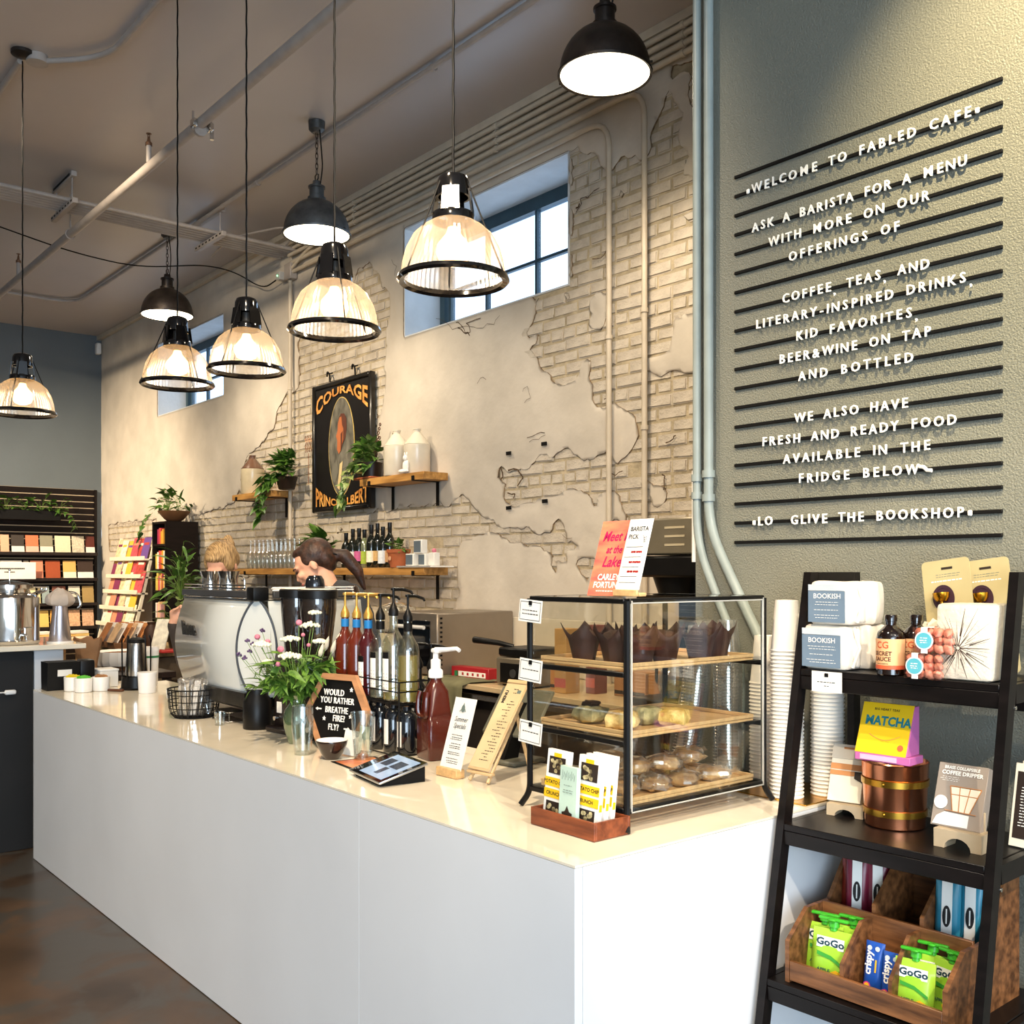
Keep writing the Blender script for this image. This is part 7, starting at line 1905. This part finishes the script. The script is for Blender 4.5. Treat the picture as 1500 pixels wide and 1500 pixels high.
rn = ['top', 'second', 'third', 'lowest']; cn = {'#d9a98a': 'peach', '#3a322c': 'dark brown and white', '#d9744e': 'orange and pink', '#8d8872': 'olive and cream', '#e0d2b2': 'cream', '#cfc3ab': 'patterned beige', '#5a2318': 'maroon and white', '#efeae0': 'pale framed', '#97907c': 'grey-brown', '#de8a6c': 'salmon', '#a04a26': 'rust orange', '#dcae62': 'mustard and cream', '#3a2a22': 'dark and white', '#e8dfbf': 'pale cream', '#e6dcb0': 'light yellow cream', '#e4d29a': 'slim yellow', '#93a3a4': 'blue-grey', '#7a4a3c': 'speckled brown', '#ded6c4': 'white with dark print', '#a58a56': 'tan', '#e8c26a': 'yellow', '#d9a24a': 'amber', '#e6b48c': 'coral dotted', '#dcae8c': 'coral speckled'}
for r_, z in enumerate(SHZ):
    s = thing('display_shelf', 'dark display shelf of the slatwall, %s one' % rn[r_], 'shelf', (XS + .012, yR - .02, z), 0, 'slatwall shelves')
    MB().box((.09, YL / 2, -.008), (.18, -YL - .04, .016), .001).box((.178, YL / 2, .004), (.006, -YL - .04, .035), .001).build('shelf_board', M_SHD, s)
    for (c, c2), (u0, u1) in zip(nbc[r_], nus[r_]):
        a, b_ = at_x(u0, 800, XS + .13), at_x(u1, 800, XS + .13); w = b_.y - a.y; h = nhh[r_] * 13 / 1490
        q = thing('notebook', '%s notebook on the %s slatwall shelf' % (cn[c], rn[r_]), 'notebook', (XS + .15, (a.y + b_.y) / 2, z + .001), 0, 'notebooks on the slatwall', rot=(0, -.16, 0))
        MB().box((-.008, 0, h / 2), (.016, w - .012, h), .001).build('cover', mat('nb_' + c[1:], c, .6, 0, .2 if 'spe' in cn[c] or 'dot' in cn[c] or 'pat' in cn[c] else .04, 40), q)
        if c2: MB().box((.0008, 0, h * .2), (.0015, w - .010, h * .40)).build('band', mat('nb_' + c2[1:], c2, .6), q, smooth=False)
# sign on the second shelf
p0, p1 = at_x(0, 830, XS + .21), at_x(34, 830, XS + .21)
q = thing('shelf_sign', 'white two-line sign in front of the second slatwall shelf', 'sign', (XS + .235, (p0.y + p1.y) / 2 - .05, SHZ[1] + .0), 0); MB().box((0, 0, .11), (.004, .62, .20)).build('board', PAPER, q, smooth=False)
o = scribble(q, INK, -.19, .20, (.125,), 0, .018, seed=3); o.rotation_euler = (0, 0, PI / 2); o.location = (.003, .02, 0)
o = scribble(q, INK, -.06, .06, (.085,), 0, .016, seed=4); o.rotation_euler = (0, 0, PI / 2); o.location = (.003, .02, 0)
# planter on the slatwall
pq = at_x(35, 745, XS + .12)
t = thing('planter_trough', 'long black planter with pothos on the slatwall', 'plant', (XS + .12, pq.y, at_x(40, 762, XS + .12).z))
MB().box((0, -.25, .06), (.16, 1.3, .12), .006).build('planter', BLACKM, t)
for k in range(6): foliage(t, 60 + k, 13, (0, -.6 + k * .20, .13), (.10, .16, .20), PL[:2], sc=(1.1, 1.8))
vine(t, [(.08, .35, .12), (.12, .50, .10), (.12, .58, -.10)], 71, 9, PL[:2], (1.1, 1.7))
# yellow table below the slatwall
t = thing('display_table', 'low display table with bright yellow cloth before the slatwall', 'table', (XS + .75, 2.9, 0))
MB().box((0, 0, .80), (.7, 1.6, .04), .003).build('top', PALEWOOD, t); MB().box((0, 0, .76), (.72, 1.62, .06)).build('yellow_cloth', mat('yellow_cloth', '#e9c35a', .8), t, smooth=False)
for x in (-.3, .3):
    for y in (-.7, .7): MB().box((x, y, .39), (.05, .05, .78)).build('leg', PALEWOOD, t)
for k in range(4):
    q = thing('book_stack', 'stack of pale books on the yellow display table, %s' % ['far left', 'centre left', 'centre right', 'far right'][k], 'books', (XS + .8, 2.5 + k * .38, .821)); 
    for j in range(3): MB().box((0, 0, .016 + j * .031), (.2, .26 - .02 * j, .029), .002).build('book', mat('book_pale_%d' % j, ['#efe6d0', '#e2c27a', '#f3efe6'][j], .6), q, rot=(0, 0, .1 * j))

# ================================================================== magazine rack and bookcase against the long wall
def wx(u, y): return at_y(u, 850, y).x
mx0, mx1 = wx(157, 3.95), wx(207, 3.95)
rk2 = thing('magazine_rack', 'white wooden ladder rack full of zines in the room corner', 'rack', (mx0, 4.15, 0))
MW = mx1 - mx0; M_RW = mat('white_rack_wood', '#e6dcc6', .5, 0, .04)
for x in (.012, MW - .012): MB().prism([(-.50, 0), (-.46, 0), (-.02, 2.0), (-.05, 2.0)], x - .012, x + .012, 'yz').build('side_rail', M_RW, rk2, smooth=False)
cz = ['#d9c39a', '#c9505a', '#e8e2d4', '#7a2a52', '#e0b23c', '#6a4a8c', '#d88a6a', '#ece6c8', '#b0413c', '#cfd8c0']
for j, v in enumerate((820, 846, 869, 893, 917)):
    z = at_y(182, v, 3.9).z; yb_ = -.05 - .43 * (1 - z / 2.0)
    MB().box((MW / 2, yb_, z), (MW, .12, .02), .002).box((MW / 2, yb_ - .06, z + .015), (MW, .012, .045), .002).build('ledge', M_RW, rk2)
    x = .03; k = 0; R2 = random.Random(j)
    while x < MW - .14 and k < 9:
        w = R2.uniform(.17, .24); h = R2.uniform(.20, .25); c = cz[(j * 3 + k * 7) % 10]
        q = thing('zine', 'thin zine on the %s ledge of the white rack, %s from the left' % (['top', 'second', 'third', 'fourth', 'bottom'][j], ['first', 'second', 'third', 'fourth', 'fifth', 'sixth', 'seventh', 'eighth', 'ninth'][k]), 'magazine', (mx0 + x + w / 2, 4.15 + yb_ - .018 - .012 * (k % 2), z + .011), 0, 'zines in the white rack', rot=(-.25, 0, R2.uniform(-.05, .05)))
        MB().box((0, 0, h / 2), (w, .006, h)).build('cover', mat('zine_' + c[1:], c, .5, 0, .25, 18), q, smooth=False)
        MB().box((0, -.0035, h * .7), (w * .7, .001, h * .12)).build('title_bar', mat('zine_' + cz[(k + j + 3) % 10][1:], cz[(k + j + 3) % 10], .5), q, smooth=False)
        x += w * .86; k += 1
bx0, bx1 = wx(213, 3.75), wx(289, 4.15)
bc = thing('bookcase', 'dark wooden bookcase with plants and bright books against the brick wall', 'bookcase', (bx0, 4.16, 0))
BW = bx1 - bx0; BH = at_y(285, 764, 4.1).z; BD = .34
for x in (.012, BW - .012): MB().box((x, -BD / 2, BH / 2), (.024, BD, BH)).build('side_panel', M_SLT, bc, smooth=False)
MB().box((BW / 2, -.006, BH / 2), (BW - .05, .012, BH)).build('back_panel', M_SLT, bc, smooth=False)
bz_ = [.45, .80, 1.12, 1.40, 1.62, BH - .24]
for z in bz_ + [BH - .012]: MB().box((BW / 2, -BD / 2, z), (BW - .05, BD - .01, .022)).build('shelf_board', M_SLT, bc, smooth=False)
bcol = ['#c94a4a', '#e2a23a', '#efe6d6', '#a03050', '#d97a7a', '#3a2f4a', '#d8c05a', '#e8b0a8', '#7a2020', '#f0d090', '#4a6a5a', '#d05a30']
nb = 0; R2 = random.Random(9)
for j, z in enumerate(bz_[2:]):
    x = .04; k = 0
    while x < BW - .07 and nb < 150:
        w = R2.uniform(.022, .045); h = R2.uniform(.13, .19); c = bcol[R2.randrange(12)]
        if R2.random() < .12: x += .05; continue
        q = MB().box((0, 0, h / 2), (w, .14, h), .001).build('book', mat('book_' + c[1:], c, .5, 0, .1, 20), None, (bx0 + x + w / 2, 4.16 - BD + .09, z + .0115))
        third = ['left', 'middle', 'right'][min(2, int(x / BW * 3))]
        cnm = {'#c94a4a': 'red', '#e2a23a': 'orange', '#efe6d6': 'cream', '#a03050': 'crimson', '#d97a7a': 'pink', '#3a2f4a': 'dark violet', '#d8c05a': 'yellow', '#e8b0a8': 'pale pink', '#7a2020': 'maroon', '#f0d090': 'pale yellow', '#4a6a5a': 'green', '#d05a30': 'rust'}[c]
        tag(q, '%s book number-less spine on the %s bookcase shelf, %s part' % (cnm, ['lowest shown', 'lower middle', 'upper middle', 'top'][j], third), 'book', 'books in the dark bookcase')
        q['label'] = '%s book on the %s shelf of the dark bookcase, %s part' % (cnm, ['fourth', 'third', 'second', 'top'][j], third)
        x += w + .003; nb += 1; k += 1
t = thing('potted_plant', 'leafy plant in a wide brown bowl on top of the dark bookcase', 'plant', (bx0 + BW * .50, 3.98, BH + .001))
MB().lathe([(0, 0), (.06, 0), (.10, .03), (.16, .10), (.165, .11), (.15, .11), (.09, .05), (0, .05)], n=28).build('bowl', mat('brown_wood_bowl', '#6f4c30', .5, 0, .15, 6), t)
foliage(t, 31, 40, (-.12, -.02, .12), (.30, .14, .24), PL[:2], sc=(1.1, 1.7)); foliage(t, 32, 14, (.10, 0, .12), (.28, .1, .24), SL, up=1.0, sc=(1.0, 1.6)); vine(t, [(-.2, -.15, .1), (-.33, -.22, -.05), (-.34, -.22, -.25)], 33, 12, PL[:2], (1.1, 1.6))
# tall plant in front of the bookcase
p = at_y(265, 930, 3.2)
t = thing('potted_plant', 'tall bushy plant with variegated leaves left of the coffee machine', 'plant', (p.x, 3.2, .98))
MB().lathe([(0, 0), (.09, 0), (.12, .16), (.125, .17), (.11, .17), (0, .15)], n=26).build('pot', M_POT, t)
foliage(t, 41, 60, (0, 0, .42), (.26, .18, .32), [PL[0], PL[1], SL[0]], sc=(.9, 1.5)); foliage(t, 42, 26, (.02, -.05, .22), (.2, .18, .2), [PL[2]], sc=(1.0, 1.6)); foliage(t, 43, 10, (0, 0, .65), (.14, .1, .25), [SL[1]], up=1, sc=(1, 1.5))
# table with small goods
tb2 = thing('display_table', 'wooden display table with cards and small goods behind the counter end', 'table', (-8.38, 3.12, 0))
MB().box((0, 0, .96), (1.06, .76, .04), .003).build('top', mat('weathered_table_top', '#b09468', .6, 0, .2, 6, stretch=(1, 8, 8)), tb2); MB().box((.0, 0, .84), (.98, .68, .18)).build('apron', mat('grey_brown_wood', '#6f5f4c', .6, 0, .2, 6), tb2, smooth=False)
for x in (-.46, .46):
    for y in (-.31, .31): MB().box((x, y, .375), (.06, .06, .75)).build('leg', mat('grey_brown_wood', ''), tb2)
TZ2 = .981
goods = [(176, 938, 'card_rack', 'slanted rack of kraft greeting cards on the display table, left', '#b87a4c', 0), (190, 936, 'card_rack', 'slanted rack of cream and red cards on the display table', '#d9b48c', 0), (236, 935, 'frame', 'small white picture frame on an easel at the table end', '#e9e2d0', 1), (222, 925, 'vase', 'dark amber vase on the display table', '#3a2010', 2), (205, 915, 'bowl_stand', 'white round bowl on the display table', '#efe9dc', 3)]
for (u, v, nm, lab, c, kd) in goods:
    p = at_y(u, v, 2.85 + .05 * kd); t = thing(nm, lab, {0: 'cards', 1: 'frame', 2: 'vase', 3: 'bowl'}[kd], (p.x, 2.85 + .05 * kd, TZ2)); m = mat('good_' + c[1:], c, .6, 0, .15, 20)
    if kd == 0:
        MB().box((0, 0, .03), (.17, .30, .05), .004).build('tray', mat('brown_wood_bowl', ''), t)
        for q in range(7): MB().box((0, -.12 + q * .04, .13), (.14, .004, .17), rot=(-.5, 0, .03 * q)).build('card', [m, PAPER, M_TAN][q % 3], t, smooth=False)
    elif kd == 1:
        MB().box((0, 0, .14), (.15, .012, .24), .003, rot=(-.3, 0, .4)).build('frame', m, t); MB().box((.0, .05, .01), (.2, .16, .02), .003).build('foot', M_RED, t)
    elif kd == 2: MB().lathe([(0, 0), (.05, 0), (.07, .08), (.055, .16), (.03, .20), (.035, .22), (0, .22)], n=24).build('vase', m, t)
    else:
        MB().lathe([(0, 0), (.04, 0), (.04, .10), (.12, .14), (.14, .20), (.13, .20), (.10, .15), (0, .12)], n=28).build('bowl', m, t)
st2 = thing('side_table', 'dark wooden side table behind the counter end', 'table', (-7.08, 2.27, 0)); MB().box((0, 0, .91), (.68, .70, .04), .003).build('top', DARKWOOD, st2)
for x in (-.3, .3):
    for y in (-.3, .3): MB().box((x, y, .445), (.05, .05, .89)).build('leg', DARKWOOD, st2)
t = thing('wicker_basket', 'wicker basket lined with white cloth behind the black carafe stand', 'basket', (-7.15, 2.40, .931))
MB().lathe([(0, 0), (.13, 0), (.16, .11), (.145, .11), (0, .02)], n=30).build('basket', mat('wicker', '#8a5a34', .7, 0, .3, 60, bump=1, bs=90), t); MB().lathe([(.145, .105), (.175, .125), (.178, .06), (.166, .03)], n=40, rib=.05).build('cloth_lining', PAPER, t)
# ================================================================== two baristas behind the machine
M_SKIN = mat('skin', '#d9a184', .5, 0, .05, 20); M_HAIR1 = mat('blond_hair', '#a98050', .5, 0, .35, 30, bump=.5, bs=60, stretch=(1, 6, 1), col2='#d0aa74'); M_HAIR2 = mat('dark_brown_hair', '#2e1b12', .5, 0, .3, 30, bump=.4, bs=60, col2='#46291a'); M_TEE = mat('charcoal_tshirt', '#33353a', .85, 0, .08, 30, bump=.2, bs=120); M_TEE2 = mat('dark_brown_sleeve', '#3a302b', .85, 0, .1, 30); M_JEAN = mat('dark_trousers', '#20232b', .85, 0, .1, 30)
M_EYE = mat('dark_eye', '#1c1411', .2); M_LIP = mat('lip', '#a85a50', .5); M_BROW = mat('brow', '#4a2f22', .7)
def cap(b, p, q, r0, r1, n=14): b.tube([p, q], [r0, r1], n); b.sph(p, r0, 12); b.sph(q, r1, 12)
def body(root, parts, m, nm, vox, it=6):
    b = MB()
    for a in parts:
        if a[0] == 'c': cap(b, *a[1:])
        else: b.sph(*a[1:])
    me = b.mesh(nm, m); o = link(nm, me, root)
    r = o.modifiers.new('skin', 'REMESH'); r.mode = 'VOXEL'; r.voxel_size = vox; r.use_smooth_shade = True
    s = o.modifiers.new('soft', 'SMOOTH'); s.factor = .6; s.iterations = it
    return o
def V(*a): return Vector(a)
def hand(wr, d, side, up):
    """palm and five fingers from wrist along direction d"""
    d = d.normalized(); up = (up - d * up.dot(d)).normalized(); s = d.cross(up).normalized() * side
    P = [('c', wr, wr + d * .05, .024, .026)]
    for k in range(4):
        base = wr + d * .075 + s * (-.028 + .019 * k); L_ = (.036, .042, .040, .030)[k]
        P += [('c', wr + d * .03 + s * (-.022 + .015 * k), base, .015, .0105), ('c', base, base + d * L_ * .8 - up * .014, .0098, .009), ('c', base + d * L_ * .8 - up * .014, base + d * L_ * .9 - up * .040, .009, .0078)]
    P += [('c', wr + d * .02 - s * .022, wr + d * .05 - s * .045 - up * .01, .013, .011), ('c', wr + d * .05 - s * .045 - up * .01, wr + d * .080 - s * .040 - up * .026, .0105, .009)]
    return P
def head_parts(hc, f, u):
    """hc head centre, f facing, u up of the head"""
    f = f.normalized(); s = f.cross(u).normalized(); u = s.cross(f).normalized()
    M = Matrix((s, f, u)).transposed().to_euler()
    P = [('s', hc + u * .02 - f * .012, (.075, .092, .088), 18, M), ('s', hc - u * .035 + f * .028, (.060, .062, .070), 16, M), ('s', hc - u * .085 + f * .052, (.028, .024, .022), 12, M),
         ('c', hc + f * .088 - u * .000, hc + f * .102 - u * .032, .008, .0115), ('s', hc + f * .094 - u * .062, (.022, .010, .010), 10, M),
         ('s', hc - s * .038 + f * .078 - u * .02, (.022, .018, .02), 10, M), ('s', hc + s * .038 + f * .078 - u * .02, (.022, .018, .02), 10, M), ('s', hc + f * .080 + u * .022, (.05, .018, .012), 10, M),
         ('s', hc + s * .078 - f * .005 - u * .012, (.009, .018, .030), 10, M), ('s', hc - s * .078 - f * .005 - u * .012, (.009, .018, .030), 10, M)]
    return P, s, f, u, M
def face(root, hc, s, f, u, M):
    for k in (-1, 1):
        MB().sph((0, 0, 0), (.013, .008, .008), 10).build('eye', M_EYE, root, hc + s * .031 * k + f * .088 + u * .002, M)
        MB().tube([hc + s * (k * .014) + f * .097 + u * .020, hc + s * (k * .032) + f * .094 + u * .025, hc + s * (k * .052) + f * .080 + u * .020], .0032, 6).build('eyebrow', M_BROW, root)
    MB().tube([hc - s * .020 + f * .094 - u * .062, hc + f * .104 - u * .064, hc + s * .020 + f * .094 - u * .062], .0045, 6).build('mouth', M_LIP, root)

# --- dark-haired barista: looks down towards the left
bx = at_t(458, 850, 5.1)
r1 = thing('person', 'person with dark brown ponytail in a charcoal t-shirt looking down behind the machine', 'person', (bx.x, bx.y, 0))
hz_ = 1.640; hc = V(0, 0, hz_)
f = V(-.42, -.66, -.50); u = V(-.2, -.3, 1)
P, s, f, u, M = head_parts(hc, f, u)
neck = V(.06, .08, 1.475)
SHL, SHR = V(-.08, .20, 1.45), V(.26, .09, 1.46)
elR, wrR = V(-.20, .20, 1.16), V(-.16, .02, 1.12)
elL, wrL = V(.38, .13, 1.17), V(.20, -.01, 1.11)
skin = P + [('c', hc - u * .06 - f * .02, neck, .050, .056), ('c', neck, V(.09, .13, 1.38), .055, .09), ('c', V(.09, .14, 1.32), V(.08, .14, 1.02), .12, .115), ('c', V(.08, .14, .98), V(.08, .14, .92), .14, .14),
        ('c', SHL, elR, .045, .038), ('c', elR, wrR, .037, .024), ('c', SHR, elL, .045, .038), ('c', elL, wrL, .037, .024),
        ('c', V(-.01, .15, .90), V(-.02, .13, .50), .080, .055), ('c', V(-.02, .13, .48), V(.0, .16, .10), .052, .038), ('c', V(.17, .13, .90), V(.18, .12, .50), .080, .055), ('c', V(.18, .12, .48), V(.18, .15, .10), .052, .038),
        ('c', V(.0, .16, .055), V(-.03, .02, .045), .042, .036), ('c', V(.18, .15, .055), V(.17, .01, .045), .042, .036)]
skin += hand(wrR, V(.9, .1, -.15), 1, V(0, 0, 1)) + hand(wrL, V(-.9, .1, -.15), -1, V(0, 0, 1))
body(r1, skin, M_SKIN, 'body', .0065, 5)
face(r1, hc, s, f, u, M)
tee = [('c', V(.06, .12, 1.470), V(.20, .10, 1.462), .090, .084), ('s', V(.085, .115, 1.485), .078, 14), ('c', V(.0, .17, 1.44), V(.17, .11, 1.45), .078, .078), ('c', V(.09, .14, 1.36), V(.08, .14, 1.00), .145, .138), ('c', V(.02, .16, 1.32), V(.15, .12, 1.32), .13, .13), ('c', V(.08, .14, 1.0), V(.08, .14, .88), .14, .150), ('c', SHL, SHL.lerp(elR, .62), .066, .062), ('c', SHR, SHR.lerp(elL, .70), .066, .062), ('c', V(.02, .17, 1.46), SHL, .07, .064), ('c', V(.15, .12, 1.46), SHR, .075, .066)]
body(r1, tee, M_TEE, 'tshirt', .010, 6)
body(r1, [('c', V(.08, .14, .97), V(.08, .14, .90), .148, .155), ('c', V(-.01, .15, .90), V(-.02, .13, .50), .092, .068), ('c', V(-.02, .13, .50), V(.0, .16, .12), .066, .055), ('c', V(.17, .13, .90), V(.18, .12, .50), .092, .068), ('c', V(.18, .12, .50), V(.18, .15, .12), .066, .055)], M_JEAN, 'trousers', .012, 5)
for x in (-.015, .175): MB().sph((x, .09, .045), (.05, .14, .045), 14).build('shoe', BLACKM, r1)
hair = [('s', hc + u * .032 - f * .036, (.088, .094, .088), 18, M), ('s', hc - f * .070 + u * .0, (.080, .050, .085), 16, M), ('s', hc + s * .058 - f * .022 + u * .03, (.026, .062, .050), 12, M), ('s', hc - s * .058 - f * .022 + u * .03, (.026, .062, .050), 12, M),
        ('s', hc + u * .082 + f * .012, (.062, .055, .028), 12, M),
        ('c', hc - f * .115 - u * .01, hc - f * .155 - u * .05, .026, .036), ('c', hc - f * .155 - u * .05, hc - f * .17 - u * .15, .036, .030), ('c', hc - f * .17 - u * .15, hc - f * .15 - u * .24, .028, .012)]
body(r1, hair, M_HAIR2, 'hair', .007, 4)
MB().tube([hc - f * .116 - u * .012 + (s * math.cos(a) + (u * .6 + f * .5).normalized() * math.sin(a)) * .030 for a in [k * PI / 6 for k in range(12)]], .005, 6, closed=True).build('hair_tie', BLACKM, r1)

# --- fair-haired barista: bent behind the steel pitchers
bx = at_t(324, 850, 5.55)
r2 = thing('person', 'person with a tied-up blond bun, face hidden behind the steel pitchers', 'person', (bx.x, bx.y, 0))
hc = V(0, 0, 1.640); f = V(.50, -.62, -.62); u = V(.25, -.3, 1)
P, s, f, u, M = head_parts(hc, f, u)
neck = V(-.07, .08, 1.48); SHL, SHR = V(-.20, -.03, 1.40), V(.08, .20, 1.40)
wr = at_t(254, 914, 5.15) - bx; wr = V(wr.x, wr.y, 1.345); elR = wr + V(-.07, .09, -.21); 
elL, wrL = V(.22, .16, 1.16), V(.26, -.04, 1.12)
SHL2 = V(-.19, -.02, 1.40)
skin = P + [('c', hc - u * .06 - f * .02, neck, .050, .056), ('c', neck, V(-.08, .08, 1.36), .07, .10), ('c', V(-.07, .09, 1.30), V(-.06, .09, 1.02), .12, .115), ('c', V(-.06, .09, .98), V(-.06, .09, .92), .14, .14),
        ('c', SHL2, elR, .045, .038), ('c', elR, wr, .036, .025), ('c', SHR, elL, .045, .038), ('c', elL, wrL, .036, .024),
        ('c', V(-.12, .04, .90), V(-.13, .03, .50), .080, .055), ('c', V(-.13, .03, .48), V(-.12, .05, .10), .052, .038), ('c', V(.02, .15, .90), V(.03, .14, .50), .080, .055), ('c', V(.03, .14, .48), V(.04, .16, .10), .052, .038),
        ('c', V(-.12, .05, .055), V(-.04, -.08, .045), .042, .036), ('c', V(.04, .16, .055), V(.12, .03, .045), .042, .036)]
skin += hand(wr, V(.42, .30, .55), -1, V(-.5, .4, .5)) + hand(wrL, V(.9, .1, -.1), -1, V(0, 0, 1))
body(r2, skin, M_SKIN, 'body', .0065, 5); face(r2, hc, s, f, u, M)
body(r2, [('c', V(-.16, .0, 1.40), V(.04, .17, 1.40), .078, .078), ('c', V(-.07, .09, 1.34), V(-.06, .09, 1.00), .145, .138), ('c', V(-.06, .09, 1.0), V(-.06, .09, .88), .14, .15), ('c', SHL2, elR, .056, .046), ('c', elR, elR.lerp(wr, .93), .046, .036), ('c', SHR, elL, .056, .046), ('c', elL, elL.lerp(wrL, .8), .046, .036)], M_TEE2, 'long_sleeve_top', .010, 6)
body(r2, [('c', V(-.06, .09, .97), V(-.06, .09, .90), .148, .155), ('c', V(-.12, .04, .90), V(-.13, .03, .50), .092, .068), ('c', V(-.13, .03, .50), V(-.12, .05, .12), .066, .055), ('c', V(.02, .15, .90), V(.03, .14, .50), .092, .068), ('c', V(.03, .14, .50), V(.04, .16, .12), .066, .055)], M_JEAN, 'trousers', .012, 5)
for x, y in ((-.08, -.02), (.08, .09)): MB().sph((x, y, .045), (.06, .13, .045), 14, (0, 0, .5)).build('shoe', BLACKM, r2)
hair = [('s', hc + u * .036 - f * .028, (.088, .096, .086), 18, M), ('s', hc - f * .070, (.080, .050, .082), 16, M), ('s', hc + s * .060 - f * .01 + u * .02, (.026, .066, .058), 12, M), ('s', hc - s * .060 - f * .01 + u * .02, (.026, .066, .058), 12, M), ('s', hc + u * .080 + f * .025, (.06, .05, .028), 12, M),
        ('s', hc - f * .125 + u * .045, (.042, .040, .040), 12, M), ('s', hc - f * .150 + u * .065, (.026, .028, .024), 10, M)]
body(r2, hair, M_HAIR1, 'hair', .007, 4)
MB().tube([hc + u * .13 - f * .06 - s * .05, hc + u * .13 - f * .06 + s * .05], .004, 6).build('hair_strand', M_HAIR1, r2)
